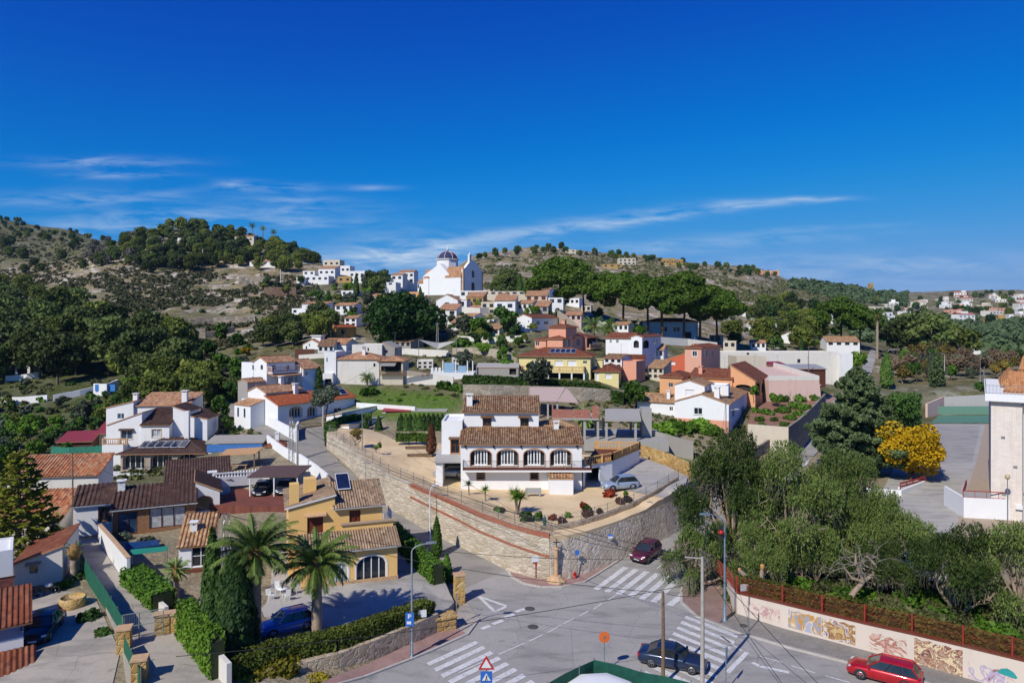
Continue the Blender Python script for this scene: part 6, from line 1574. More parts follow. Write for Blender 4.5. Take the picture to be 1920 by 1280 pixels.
 for i,(lab,pts,hh)in enumerate((('upper dry stone terrace wall on the left slope',[(335,612),(400,608),(478,606)],2.6),('lower dry stone terrace wall above the valley pines',[(282,640),(330,634),(385,632)],3.0),('short ruined terrace wall with an opening on the left slope',[(385,634),(410,630),(440,622)],1.8),('tan walled ruin below the wooded summit',[(448,533),(470,532),(496,533)],4.0),('red earth terrace wall left of the white terrace house',[(495,556),(520,556),(555,556)],4.5))):
  wall_thing('terrace_wall',lab,pts,hh,ts if i<4 else rubble('red_earth_wall',['#6b5044','#7d6050','#5c463c'],'#6f5a4c',.8,1.4,.04),.8)
 h=House('pool_terrace','white pool terrace with posts and pale blue screens above the long hedge','terrace',806,700,140,-4)
 X=lambda px:h.fx(px,690)[0]
 mb=MB();mb.box(0,X(888),0,5,-3,.2);h.part('base',mb,white)
 mb=MB();
 for px in(830,854,876,886):mb.box(X(px)-.1,X(px)+.1,.2,.4,.2,2.6)
 for px in(808,815,822):mb.box(X(px),X(px)+.5,0,.3,.2,1.2)
 h.part('post',mb,white)
 mb=MB();mb.box(X(832),X(852),.3,.34,.25,2.2);mb.box(X(858),X(874),.3,.34,.25,1.6);h.part('screen',mb,plain('pale_blue_glass','#8fb0c8',.2))
 h=House('arched_store','pale vaulted store between the pool terrace and the yellow villa','shed',893,703,141,-4)
 h.block(0,h.fx(972,700)[0],0,6,-3,h.fx(930,689)[1],grey_render,'gable_x',slope=.2,tile=concrete,oh=.1,F=[h.Fo('rect','dark',955,691,968,702)])
 r=empty('shade_sail',W(785,664,165),0,'grey triangular shade sail right of the great dark tree','sail');mb=MB();mb.add([(0,0,3.5),(4.5,.5,1.2),(9,0,3.2),(4.5,3,2.6),(0,0,3.46),(4.5,.5,1.16),(9,0,3.16),(4.5,3,2.56)],[(0,1,3),(1,2,3),(4,7,5),(5,7,6)]);mb.obj('cloth',plain('grey_sail','#a8a79f',.9),r)
 mb=MB()
 for x in(0,9):mb.tube([(x,0,-1),(x,0,3.6)],.07,6)
 mb.obj('post',steel,r)
middle_yards()
# ---------------------------------------------------------------- trees and plants
RG=np.random.default_rng(11)
def leaves_mesh(name,C,N,S,mat,aspect=1.6,up=None,rng=None,droop=0.0):
 """many small leaf faces: centres C, facing N, sizes S"""
 rng=rng or RG
 n=len(C);N=N/(np.linalg.norm(N,axis=1,keepdims=True)+1e-9)
 A=rng.normal(size=(n,3))if up is None else np.broadcast_to(np.array(up,float),(n,3))+rng.normal(size=(n,3))*.25
 T=A-N*(A*N).sum(1,keepdims=True);T/=np.linalg.norm(T,axis=1,keepdims=True)+1e-9
 B=np.cross(N,T);S=np.asarray(S).reshape(-1,1)
 a=T*S*aspect*.5;b=B*S*.5
 V=np.stack([C-a,C+b*(1+.3*rng.random((n,1))),C+a,C-b*(1+.3*rng.random((n,1)))],1).reshape(-1,3)
 me=bpy.data.meshes.new(name)
 me.vertices.add(4*n);me.vertices.foreach_set('co',V.astype('f4').ravel())
 me.loops.add(4*n);me.loops.foreach_set('vertex_index',np.arange(4*n,dtype='i4'))
 me.polygons.add(n);me.polygons.foreach_set('loop_start',np.arange(0,4*n,4,dtype='i4'));me.polygons.foreach_set('loop_total',np.full(n,4,'i4'))
 me.update(calc_edges=True);me.materials.append(mat)
 return me
def rdir(n,rng=None):
 v=(rng or RG).normal(size=(n,3));return v/np.linalg.norm(v,axis=1,keepdims=True)
def cloud(lobes,n,shell=.55,rng=None):
 """points in the outer shells of ellipsoid lobes (x, y, z, rx, ry, rz)"""
 rng=rng or RG
 L=np.array(lobes,float);w=(L[:,3]*L[:,4]+L[:,4]*L[:,5]+L[:,3]*L[:,5]);k=rng.choice(len(L),n,p=w/w.sum())
 d=rdir(n,rng);r=shell+(1-shell)*np.sqrt(rng.random((n,1)))
 return L[k,:3]+d*r*L[k,3:6],d*.7+rdir(n,rng)*.75+np.array([0,0,.15])
bark_grey=plain('grey_bark','#6d6255',.95,0,.3,5)
bark_brown=plain('brown_bark','#5b4636',.95,0,.3,5)
bark_pale=plain('pale_bark','#988672',.95,0,.25,4)
twig_grey=plain('dry_twigs','#8f8578',.95,0,.25,4)
hedge_core=plain('hedge_stems','#2b3518',.95)
leaf_pine=leafm('pine_needles','#333f18','#6f8040')
leaf_pine_light=leafm('light_pine_needles','#3c4a14','#88933e')
leaf_umbrella=leafm('umbrella_pine_needles','#2b450d','#6f8d28',.3,.2)
leaf_dark=leafm('dark_evergreen_leaves','#263d18','#587a32',.25)
leaf_scrub=leafm('scrub_leaves','#3f4524','#7d8050')
leaf_grey=leafm('olive_leaves','#3a4430','#6f7a60')
leaf_green=leafm('garden_leaves','#2a420f','#628a2b')
leaf_bright=leafm('bright_leaves','#36560f','#7fa634')
leaf_yellow=leafm('yellow_blossom','#8a6f08','#dcb010',.3)
leaf_autumn=leafm('autumn_leaves','#5f5526','#a08c40',.3)
leaf_cypress=leafm('cypress_leaves','#26401a','#5c7a30',.15)
leaf_cedar=leafm('cedar_needles','#43552f','#869966',.15)
leaf_pepper=leafm('pepper_tree_leaves','#35491a','#7c8f48',.3)
leaf_palm=leafm('palm_leaves','#2f4a16','#86a052',.2)
leaf_red=leafm('red_leaves','#5a2412','#a8482a',.2)
leaf_rust=leafm('rusty_conifer','#4a2a18','#8a5a3a',.1)
leaf_far=leafm('far_woodland_leaves','#33452a','#64774c',.1)
def limbs(mb,p,d,L,r,depth,rng,spread=.6,ends=None,up=.15):
 p=Vector(p);d=Vector(d).normalized();pts=[p];n=3
 for k in range(n):
  d=(d+Vector(rng.normal(size=3)*.13)+Vector((0,0,up*.3))).normalized();pts.append(pts[-1]+d*(L/n))
 mb.tube(pts,[r*(1-.12*k)for k in range(n+1)],5 if depth else 4,caps=False)
 if ends is not None and depth==0:ends.append(pts[-1])
 if depth:
  for k in range(2+(rng.random()<.5)):
   e=(d+Vector(rng.normal(size=3))*spread+Vector((0,0,up))).normalized()
   limbs(mb,pts[-1]if k<2 else pts[2],e,L*(.6+.2*rng.random()),r*.58,depth-1,rng,spread,ends,up)
def tree_proto(name,trunk,crown,bark):
 r=bpy.data.objects.new(name,None);r.empty_display_size=.3
 t=trunk.mesh('trunk',bark)
 return(name,t,crown)
class Proto:
 """one grown plant: meshes shared by all its copies"""
 def __init__(s,parts,solo=None):s.parts=parts;s.first=None
 def put(s,name,loc,sc=1.0,rz=None,label=None,cat='tree',group=None,sz=None):
  rz=random.random()*6.28 if rz is None else rz
  if len(s.parts)==1:
   o=link(name,s.parts[0][1])
  else:
   o=bpy.data.objects.new(name,None);o.empty_display_size=.3;COL.objects.link(o)
   for nm,me in s.parts:link(nm,me,o)
  o.location=loc;o.rotation_euler=(0,0,rz);o.scale=(sc,sc,sz if sz else sc)
  return tag(o,label,cat,group)
def pine(seed,H=10,Rr=4.2,n=2300,mat=None,flat=.75,base=.3,leaf=.5,nl=17,solo=False):
 rng=np.random.default_rng(seed);mb=MB();ends=[]
 mb.tube([(0,0,-1),(.1,0,H*.3),(.25,.1,H*.62),(.2,.1,H*.8)],[.3,.24,.18,.08],6)
 lobes=[]
 for k in range(nl):
  t=(k+.5)/nl;z=H*(base+(1-base)*t*.92);a=k*2.4+rng.random()
  rad=Rr*(.35+.65*math.sin(math.pi*min(1,.18+t*.78)))*(.45+.5*rng.random())
  q=Vector((rad*math.cos(a),rad*math.sin(a),z));s=Rr*(.30+.2*rng.random())
  lobes.append((q.x,q.y,q.z,s*1.15,s*1.15,s*flat))
  mb.tube([(.15,.05,z-s*.9),q*.6+Vector((0,0,z*.35)),q],[.1,.07,.03],4,caps=False)
 C,N=cloud(lobes,n,.5,rng);S=leaf*(.6+.8*rng.random(n))
 cr=leaves_mesh('crown',C,N,S,mat or leaf_pine,1.7,None,rng)
 return Proto([('trunk',mb.mesh('trunk',bark_grey)),('crown',cr)])if not solo else Proto([('crown',cr)])
def umbrella(seed,H=17,Rr=8.5,n=7000,leaf=.62,mat=None,nt=1):
 rng=np.random.default_rng(seed);mb=MB()
 mb.tube([(0,0,-1),(.2,.1,H*.35),(.5,.0,H*.6)],[.5,.4,.32],8)
 lobes=[]
 for k in range(30):
  a=k*2.399;rad=Rr*math.sqrt((k+.5)/30)*(.9+.2*rng.random());t=rad/Rr
  z=H*(.95-.34*t**2+.06*rng.normal());s=Rr*(.22+.12*rng.random())
  lobes.append((rad*math.cos(a),rad*math.sin(a),z-s*.5,s*1.1,s*1.1,s*.75))
  if k%3==0:
   q=Vector((rad*math.cos(a)*.85,rad*math.sin(a)*.85,z-s));mb.tube([(.5,0,H*.55),q*.5+Vector((.2,0,H*.36)),q],[.2,.13,.06],5,caps=False)
 C,N=cloud(lobes,n,.5,rng)
 return Proto([('trunk',mb.mesh('trunk',bark_brown)),('crown',leaves_mesh('crown',C,N+np.array([0,0,.35]),leaf*(.6+.8*rng.random(n)),mat or leaf_umbrella,1.6,None,rng))])
def broad(seed,H=8,Rr=4,n=3000,leaf=.4,mat=None,trunk_h=.25,nl=22,bark=None,gap=.5):
 rng=np.random.default_rng(seed);mb=MB();ends=[]
 limbs(mb,(0,0,-.6),(0,0,1),H*trunk_h+.6,Rr*.07,3,rng,.7,ends)
 lobes=[];hz=H*(1-trunk_h)/2;zc=H*trunk_h+hz
 for k in range(nl):
  d=rdir(1,rng)[0];q=.35+.5*rng.random()
  s=Rr*(.26+.2*rng.random());lobes.append((d[0]*Rr*q,d[1]*Rr*q,zc+d[2]*hz*q,s,s,s*.85))
 C,N=cloud(lobes,n,gap,rng)
 return Proto([('trunk',mb.mesh('trunk',bark or bark_brown)),('crown',leaves_mesh('crown',C,N,leaf*(.55+.9*rng.random(n)),mat or leaf_green,1.6,None,rng))])
def bush(seed,Rr=1.0,n=420,leaf=.22,mat=None,flat=.75,nl=7):
 rng=np.random.default_rng(seed);lobes=[]
 for k in range(nl):
  a=rng.random()*6.28;q=Rr*.6*math.sqrt(rng.random());s=Rr*(.35+.25*rng.random())
  lobes.append((q*math.cos(a),q*math.sin(a),s*flat*(.5+.6*rng.random()),s,s,s*flat))
 C,N=cloud(lobes,n,.45,rng);C[:,2]=np.abs(C[:,2])
 return Proto([('foliage',leaves_mesh('foliage',C,N,leaf*(.55+.9*rng.random(n)),mat or leaf_scrub,1.5,None,rng))])
def cypress(seed,H=8,Rr=1.0,n=3500,leaf=.26,mat=None):
 rng=np.random.default_rng(seed);z=rng.random(n)**.85;a=rng.random(n)*6.28
 prof=np.minimum(1,(z+.02)*6)*(1-z**2.2)**.75
 bump_=1+.16*np.sin(a*5+z*23)*np.sin(z*31+a*2)
 r=Rr*prof*bump_*(.75+.3*rng.random(n))
 C=np.stack([r*np.cos(a),r*np.sin(a),.15+z*H],1);N=np.stack([np.cos(a),np.sin(a),.4+0*a],1)+rng.normal(size=(n,3))*.45
 mb=MB();mb.tube([(0,0,-.6),(0,0,H*.8)],[Rr*.2,.03],6)
 return Proto([('trunk',mb.mesh('trunk',bark_brown)),('crown',leaves_mesh('crown',C,N,leaf*(.5+rng.random(n)),mat or leaf_cypress,2.2,(0,0,1),rng))])
def palm(seed,H=6,Rt=.32,L=3.0,nf=46,nl=26,mat=None,width=.085,dead=6):
 rng=np.random.default_rng(seed);mb=MB()
 k=26;mb.tube([(0.02*math.sin(i),0,-.5+(H+.5)*i/k)for i in range(k+1)],[Rt*(1.25 if i<2 else 1.0)*(1+.07*(i%2))for i in range(k+1)],10)
 mb2=MB();mb2 .lathe([(Rt*1.1,H-.5),(Rt*1.9,H),(Rt*1.7,H+.5),(Rt*.5,H+.8)],10)
 C,N,T,S=[],[],[],[];ra=MB();fv=MB()
 for f in range(nf):
  a=f*2.399+rng.normal()*.1;t=(f+.5)/nf;e0=math.radians(82-95*t+rng.normal()*5);ln=L*(.75+.3*math.sin(math.pi*min(1,t+.15)))*(.92+.15*rng.random())
  p=Vector((math.cos(a)*Rt*.6,math.sin(a)*Rt*.6,H+.45-.35*t));out=Vector((math.cos(a),math.sin(a),0));pts=[p];e=e0;m=9
  for j in range(m):
   e-=math.radians(3+9.5*(j/m));p=p+(out*math.cos(e)+Vector((0,0,math.sin(e))))*(ln/m);pts.append(p)
  ra.tube(pts,[.035*(1-.09*j)for j in range(m+1)],3,caps=False)
  side=Vector((-out.y,out.x,0))
  for j in range(nl):
   s=.12+.88*j/nl;q=s*m;i=min(int(q),m-1);c=pts[i].lerp(pts[i+1],q-i);d=(pts[i+1]-pts[i]).normalized();nn=side.cross(d)
   ll=L*.17*(math.sin(math.pi*min(1,.12+s*.85))**.6+.15)
   for sg in(1,-1):
    w=(side*sg*.8+d*.75+nn*(.35+.25*rng.normal()*.5)).normalized();tip=c+w*ll-Vector((0,0,ll*.22));b=d*width*.5
    fv.add([c-b,c+b,tip],[(0,1,2)])
 cr=fv.mesh('frond',mat or leaf_palm)
 return Proto([('trunk',mb.mesh('trunk',bark_pale)),('frond_base',mb2 .mesh('frond_base',plain('frond_stubs_%d'%seed,'#8a6a3a',.9,0,.3,6))),('stalks',ra.mesh('stalks',leaf_bright)),('fronds',cr)])
def yucca(seed,H=1.2,n=70,L=.75,mat=None,heads=1,w=.06):
 rng=np.random.default_rng(seed);mb=MB();fv=MB()
 for h_ in range(heads):
  a=h_*2.1;top=Vector((math.cos(a)*.3*(heads>1),math.sin(a)*.3*(heads>1),H*(.75+.3*rng.random())))
  mb.tube([(0,0,-.2),top*.5,top],[.1,.08,.07],6)
  for k in range(n):
   d=Vector(rdir(1,rng)[0]);d.z=abs(d.z)*1.1-.25;d.normalize();s=d.cross(Vector((0,0,1))).normalized()*w
   fv.add([top-s,top+s,top+d*L*(.7+.4*rng.random())-Vector((0,0,.12*L))],[(0,1,2)])
 return Proto([('trunk',mb.mesh('trunk',bark_pale)),('leaves',fv.mesh('leaves',mat or leaf_bright))])
def bare(seed,H=6,depth=5,mat=None,r=.13,up=.2):
 rng=np.random.default_rng(seed);mb=MB();limbs(mb,(0,0,-.4),(0,0,1),H*.3,r,depth,rng,.55,None,up)
 return Proto([('branches',mb.mesh('branches',mat or twig_grey))])
def star_pine(seed,H=11):
 rng=np.random.default_rng(seed);mb=MB();mb.tube([(0,0,-.5),(0,0,H)],[.22,.04],7);C,N,S=[],[],[]
 for t in range(15):
  z=1.4+(H-1.6)*t/15;ln=3.6*(1-(t/15.5)**1.2)+.35
  for k in range(6):
   a=k*1.047+t*.5+rng.normal()*.1;pts=[Vector((math.cos(a)*ln*q,math.sin(a)*ln*q,z-.22*ln*q+.32*ln*q*q))for q in(0,.33,.66,1)]
   mb.tube(pts,[.05,.04,.03,.015],4,caps=False)
   for j in range(int(34*ln/3)+10):
    q=.3+.7*rng.random();p=pts[0].lerp(pts[3],q);p.z=z-.22*ln*q+.32*ln*q*q;w=.5*(1.15-q)
    C.append(p+Vector((rng.normal()*w*.6,rng.normal()*w*.6,.14*abs(rng.normal()))));N.append((rng.normal()*.5,rng.normal()*.5,1));S.append(.2+.22*rng.random())
 return Proto([('trunk',mb.mesh('trunk',bark_grey)),('crown',leaves_mesh('crown',np.array(C),np.array(N),S,leafm('star_pine_needles','#2c3a0e','#8a8f2e',.25),2.2,None,rng))])
def conifer(seed,H=16,Rr=6,n=16000,mat=None,leaf=.36):
 rng=np.random.default_rng(seed);mb=MB();mb.tube([(0,0,-.5),(.1,0,H*.6),(0,0,H*.98)],[.4,.22,.03],7);lobes=[]
 for k in range(120):
  t=(k+.5)/120;z=H*(.06+.92*t);a=k*2.399;ln=Rr*(1-t)**.75*min(1,.55+t*2)*(.45+.75*rng.random())+.25
  q=Vector((math.cos(a)*ln,math.sin(a)*ln,z+.12*ln))
  mb.tube([(0,0,z),q*.5+Vector((0,0,z*.5-.1)),q],[.07,.05,.02],4,caps=False)
  for f in(.5,.85):lobes.append((q.x*f,q.y*f,z+.1*ln*f-.1,.28+ln*.16,.28+ln*.16,.22+ln*.085))
  lobes.append((q.x,q.y,q.z-.1,.45,.45,.5))
 C,N=cloud(lobes,n,.3,rng)
 return Proto([('trunk',mb.mesh('trunk',bark_brown)),('crown',leaves_mesh('crown',C,N,leaf*(.5+.8*rng.random(n)),mat or leaf_cedar,1.9,(0,0,.6),rng))])
def pepper(seed,H=9,Rr=4.5,strands=1100,per=12,leaf=.085,mat=None,nl=17):
 rng=np.random.default_rng(seed);mb=MB();ends=[]
 for a in range(3):
  d=Vector((math.cos(a*2.1+seed),math.sin(a*2.1+seed),1.1));limbs(mb,(0,0,-.4)if a==0 else(0,0,.9),d,H*.26,.2,3,rng,.7,ends,.25)
 mb.tube([(0,0,-.6),(.05,0,.5),(0,0,1.2)],[.42,.36,.3],8)
 P=np.array([tuple(e)for e in ends]);C,N=[],[]
 lob=[]
 for k in range(nl):
  a=k*2.399;q=math.sqrt((k+.5)/nl);s=Rr*(.2+.14*rng.random());zc=H*(.92-(.42+.22*(k%3==0))*q**2-.16*rng.random());c=Vector((math.cos(a)*Rr*q*.9,math.sin(a)*Rr*q*.9,zc));lob.append((c.x,c.y,c.z,s,s,s*.75))
  mb.tube([(0,0,H*.16),c*.45+Vector((0,0,H*.16)),c*.8+Vector((0,0,H*.08)),c],[.17,.11,.07,.03],5,caps=False)
 top,_=cloud(lob,strands,.55,rng)
 for p in top:
  drift=rdir(1,rng)[0]*.05;ln=.4+2.2*rng.random()**1.6;q=np.array(p);st=ln/per
  for j in range(per):
   C.append(q+rng.normal(size=3)*.11);N.append(rng.normal(size=3)+np.array([drift[0]*9,drift[1]*9,.3]));q=q+np.array([drift[0],drift[1],-st])
 tw=MB()
 for k in range(260):
  p=Vector(top[rng.integers(len(top))])*.8;p.z=max(1.6,p.z);d=Vector((p.x,p.y,0)).normalized()if p.xy.length>.1 else Vector((1,0,0));pts=[p]
  for j in range(5):pts.append(pts[-1]+d*(.32-.05*j)+Vector((rng.normal()*.08,rng.normal()*.08,.1-.17*j)))
  tw.tube(pts,[.02,.018,.014,.01,.008,.006],3,caps=False)
 n=len(C);cr=leaves_mesh('crown',np.array(C),np.array(N),leaf*(.6+.8*rng.random(n)),mat or leaf_pepper,3.6,(0,0,1),rng)
 return Proto([('trunk',mb.mesh('trunk',bark_pale)),('twigs',tw.mesh('twigs',twig_grey)),('crown',cr)])
def hedge(name,label,P,w,h,mat,leaf=.16,dens=70,cat='hedge',zf=None,trim=None):
 """clipped hedge along plan points: leaves over a box core"""
 zf=zf or tz;O=Vector((P[0].x,P[0].y,zf(P[0].x,P[0].y)));C,N=[],[];core=MB();rng=RG
 for a,b in zip(P[:-1],P[1:]):
  a=Vector((a.x,a.y,0));b=Vector((b.x,b.y,0));L=(b-a).length;d=(b-a)/L;s=Vector((-d.y,d.x,0))
  m=max(1,int(L/1.5))
  for k in range(m):
   p,q=a.lerp(b,k/m),a.lerp(b,(k+1)/m);zp,zq=zf(p.x,p.y)-O.z,zf(q.x,q.y)-O.z;p=p-O;q=q-O;p.z=zp;q.z=zq
   core.beam(p+Vector((0,0,h*.46)),q+Vector((0,0,h*.46)),w*.82,h*.92)
  n=int(L*(2*h+w)*dens);u=rng.random(n);fc=rng.random(n)*(2*h+w)
  for k in range(n):
   p=a+d*L*u[k];z=zf(p.x,p.y)-O.z;f=fc[k];o=.05*math.sin(u[k]*L*3)+rng.normal()*.05
   if f<h:c,nn=-s*(w/2+o)+Vector((0,0,f)),-s
   elif f<2*h:c,nn=s*(w/2+o)+Vector((0,0,f-h)),s
   else:c,nn=s*(f-2*h-w/2)+Vector((0,0,h+o)),Vector((0,0,1))
   q=p-O+c;q.z=z+c.z;C.append(tuple(q));N.append(tuple(nn))
 C=np.array(C);N=np.array(N)+rng.normal(size=C.shape)*.55
 r=empty(name,O,0,label,cat);core.obj('stems',hedge_core,r)
 link('foliage',leaves_mesh('foliage',C,N,leaf*(.6+.8*rng.random(len(C))),mat,1.5),r)
 return r
random.seed(5)
leaf_ficus=leafm('ficus_leaves','#16280a','#3f6a1c',.2)
PINES=[pine(s,9+s%3,4.0+.4*(s%2),2300,m)for s,m in((1,leaf_pine),(2,leaf_pine),(3,leaf_pine_light),(4,leaf_pine_light))]
FARP=[pine(s,8,3.8,900,m,leaf=.75,nl=12,solo=True)for s,m in((21,leaf_pine),(22,leaf_dark),(23,leaf_pine_light))]
BUSH=[bush(s,1.0,300,.26,m)for s,m in((31,leaf_scrub),(32,leaf_scrub),(33,leaf_dark),(34,leaf_green),(35,leaf_grey))]
SMALL=[broad(s,5,2.2,1100,.36,m,.28,13)for s,m in((41,leaf_green),(42,leaf_dark),(43,leaf_grey),(44,leaf_bright),(45,leaf_pine_light))]
BARE=[bare(s,7,5,r=.12)for s in(51,52)]
GREYC=[broad(s,6,3,800,.42,leafm('grey_dead_pine_%d'%s,'#5d574e','#8d867a',.1),.3,12,twig_grey)for s in(55,)]
PALM_S=[palm(61,5.5,.3,2.6,30,14,width=.14),palm(62,7.5,.22,2.2,26,12,width=.14)]
def inpoly(poly,x,y):
 c=False
 for i in range(len(poly)):
  (x0,y0),(x1,y1)=poly[i],poly[i-1]
  if(y0>y)!=(y1>y)and x<(x1-x0)*(y-y0)/(y1-y0)+x0:c=not c
 return c
def scatter(protos,name,label,group,poly,n,dmin,s0,s1,cat='tree',sink=.2,tries=60):
 """n plants at random where the land inside the photo polygon is, at least dmin apart on the ground"""
 got=[];xs=[p[0]for p in poly];ys=[p[1]for p in poly]
 for _ in range(n*tries):
  if len(got)>=n:break
  px,py=random.uniform(min(xs),max(xs)),random.uniform(min(ys),max(ys))
  if not inpoly(poly,px,py):continue
  g=ground_hit(px,py,95)
  if g is None or any((g.xy-q.xy).length<dmin for q in got)or any(inpoly(q,g.x,g.y)for q in PAVED):continue
  got.append(g);s=random.uniform(s0,s1);g.z-=sink
  random.choice(protos).put(name,g,s,None,label,cat,group,s*random.uniform(.85,1.2))
 return got
def at(px,Y,sink=.15):return base_at(px,Y,sink)
def see(px,py,sink=.15,y0=30.0):
 g=ground_hit(px,py,y0);g.z-=sink;return g
# --- the wooded valley on the left
scatter(PINES,'pine_tree','dark green pine in the dense valley wood on the left','pines of the valley wood',[(-40,560),(60,552),(130,592),(230,612),(285,655),(335,690),(352,735),(300,752),(230,722),(100,724),(-40,730)],84,5.2,.8,1.3)
scatter(PINES[2:]+SMALL[:2],'valley_tree','bushy green tree along the lower edge of the valley wood','trees at the lower edge of the valley wood',[(232,760),(350,742),(395,735),(402,765),(330,780),(235,790)],22,3.4,.5,.9)
scatter(BUSH,'valley_bush','dark bush around the pale pool terrace walls in the valley','bushes around the pool terrace',[(-40,720),(230,715),(232,800),(-40,800)],70,2.6,.9,1.6,'bush')
scatter(SMALL,'valley_tree','small green tree below the pale pool terrace walls','small trees below the pool terrace',[(-40,800),(190,792),(190,850),(120,850),(-40,860)],30,3.0,.45,.8)
scatter(SMALL+BUSH[2:],'garden_shrub','low garden shrub on the terraces beneath the valley wood','shrubs beneath the valley wood',[(-40,735),(200,725),(350,740),(400,700),(412,740),(350,800),(200,860),(-40,880)],60,2.2,.4,.8,'shrub')
# --- the wooded summit and its skirt
scatter(PINES+FARP[:1],'summit_pine','dark pine on the wooded left summit','pines of the left summit',[(225,452),(300,436),(360,425),(415,420),(470,452),(540,470),(592,492),(585,506),(520,512),(430,500),(330,512),(240,500)],150,4.6,.55,1.0)
scatter(PINES[:2]+BUSH,'slope_pine','dark pine in the belt under the rocky left skyline','pines under the left skyline',[(-40,470),(40,455),(160,470),(235,470),(330,505),(300,522),(200,515),(90,510),(-40,525)],46,6,.55,1.0)
scatter(GREYC,'dead_pine','grey leafless pine among green ones on the left summit','grey pines of the left summit',[(160,470),(250,440),(330,440),(300,475),(210,505),(165,500)],26,6,.7,1.2)
scatter(FARP,'skyline_tree','small dark tree dotting the far left skyline','trees on the far left skyline',[(-40,400),(60,418),(150,436),(232,450),(200,470),(60,450),(-40,440)],60,9,.4,.85)
for px,Y in((473,515),(493,520),(513,522)):PALM_S[1].put('palm_tree',at(px,Y),1.5,None,'tall thin palm on the skyline right of the summit villa','palm','palms on the left skyline')
for px,Y,s in((537,540,.9),(552,545,.8),(575,520,1.2),(588,505,1.3)):PINES[1].put('summit_pine',at(px,Y),s,None,'dark pine on the wooded left summit','tree','pines of the left summit')
scatter(BUSH[:3],'slope_bush','rounded dark bush on the stony left slope','bushes on the stony left slope',[(40,528),(200,522),(420,520),(560,540),(540,600),(480,625),(340,650),(260,600),(120,570)],84,7,.8,2.0,'bush')
scatter(SMALL+BUSH,'shoulder_bush','green bush below the white houses on the shoulder','bushes below the shoulder houses',[(500,530),(600,534),(720,545),(720,575),(640,590),(560,560),(480,545)],46,4.5,.6,1.2,'bush')
scatter(PINES,'row_pine','green pine in the row left of the tan house','pines left of the tan house',[(470,640),(500,632),(620,612),(640,625),(560,652),(480,662)],16,4.2,.5,.85)
scatter(BUSH+SMALL[:1],'lane_bush','bush on the slope above the climbing lane','bushes above the climbing lane',[(400,640),(470,650),(500,665),(450,690),(430,735),(395,720),(370,680)],34,3.0,.7,1.8,'bush')
SMALL_Y=broad(46,4,2,900,.34,leaf_yellow,.2,10)
SMALL_Y.put('mimosa_tree',see(462,668),.8,None,'small yellow flowering tree left of the chimney house','tree')
# --- trees round the church and the shoulder
for px,Y,s in((694,330,1.0),(718,335,1.0),(706,325,.85)):PINES[1].put('saddle_pine',at(px,Y),s,None,'round dark pine on the saddle left of the church','tree','pines on the saddle')
CYP=[cypress(71,8,1.0,1800,.34),cypress(72,8,1.3,1800,.34)]
for px,py,Y,s,lab in((668,0,320,1.3,'dark cypress under the shoulder houses'),(975,0,300,1.5,'tall dark cypress right of the church'),(788,0,262,.9,'thin cypress in front of the church wall'),(598,0,128,.75,'dark slim cypress beside the three storey house'),(1503,0,235,.75,'small cone shaped cypress right of the white gabled villa'),(922,0,290,.7,'small cypress in front of the church right corner')):
 CYP[0].put('cypress_tree',at(px,Y),s,None,lab,'tree')
for px,Y,s in((940,315,1.0),(952,320,1.2),(963,318,1.0)):PINES[0].put('church_pine',at(px,Y),s,None,'bushy pine right of the church front','tree','pines right of the church')
scatter(SMALL+BUSH[2:],'garden_bush','green bush in the gardens left of the great dark tree','bushes left of the great dark tree',[(615,590),(720,560),(760,548),(780,560),(690,590),(680,615),(620,605)],26,4,.5,1.0,'bush')
scatter(SMALL,'hill_garden_tree','small garden tree between the houses below the church','garden trees below the church',[(845,590),(880,572),(1000,575),(1010,605),(985,655),(845,640)],24,4.5,.45,.85)
broad(81,13.5,12.6,16000,.7,leaf_ficus,.04,60,gap=.6).put('ficus_tree',at(757,205),1.0,.3,'huge broad dark green tree below the church','tree')
SMALL[2].put('olive_tree',at(870,196),1.3,None,'grey green olive right of the great dark tree','tree');SMALL[3].put('garden_tree',at(897,190),1.35,None,'bright green tree with visible trunk on the lawn right of the great dark tree','tree')
SMALL[1].put('garden_tree',at(948,186),1.6,None,'broad dark garden tree left of the white gable house','tree');BUSH[3].put('round_shrub',at(862,183),3.0,None,'round green shrub on the lawn right of the great dark tree','shrub')
# --- umbrella pines
U1,U2,U3=umbrella(91,21,11.5,13000),umbrella(92,22,10.2,12000),umbrella(93,22.5,9.6,11000,mat=leaf_umbrella)
for pr,px,Y,s,lab in((U1,1052,262,1.05,'leftmost very broad umbrella pine above the palms'),(U1,1095,258,.85,'second umbrella pine, overlapping the leftmost broad one'),(U2,1168,248,.95,'umbrella pine in the dip between the two pine groups'),(U3,1215,229,.88,'umbrella pine at the left edge of the tall group'),(U2,1242,226,.98,'umbrella pine with bare trunk before the blue shaded house'),(U3,1282,222,1.0,'tallest umbrella pine of the group'),(U2,1312,226,.95,'umbrella pine right of the tallest one'),(U3,1345,230,.85,'rightmost umbrella pine of the tall group')):
 pr.put('umbrella_pine',at(px,Y),s,None,lab,'tree','umbrella pines')
U4=umbrella(94,21,9.4,10000);
for px,Y,s,lab in((1577,262,.92,'tall umbrella pine with two trunks by the climbing street'),(1612,258,.8,'umbrella pine leaning right beside the tall palm')):U4 .put('umbrella_pine',at(px,Y),s,None,lab,'tree','umbrella pines by the street')
PALM_S[1].put('palm_tree',at(1645,240),1.9,None,'tall slender palm right of the street pines','palm')
PALM_M=palm(63,3.4,.4,3.4,44,18,width=.14)
PALM_M.put('palm_tree',at(1112,190),1.1,None,'stout palm above the white arcade house','palm');PALM_M.put('palm_tree',at(1142,196),.95,None,'palm right of the stout one above the arcade house','palm')
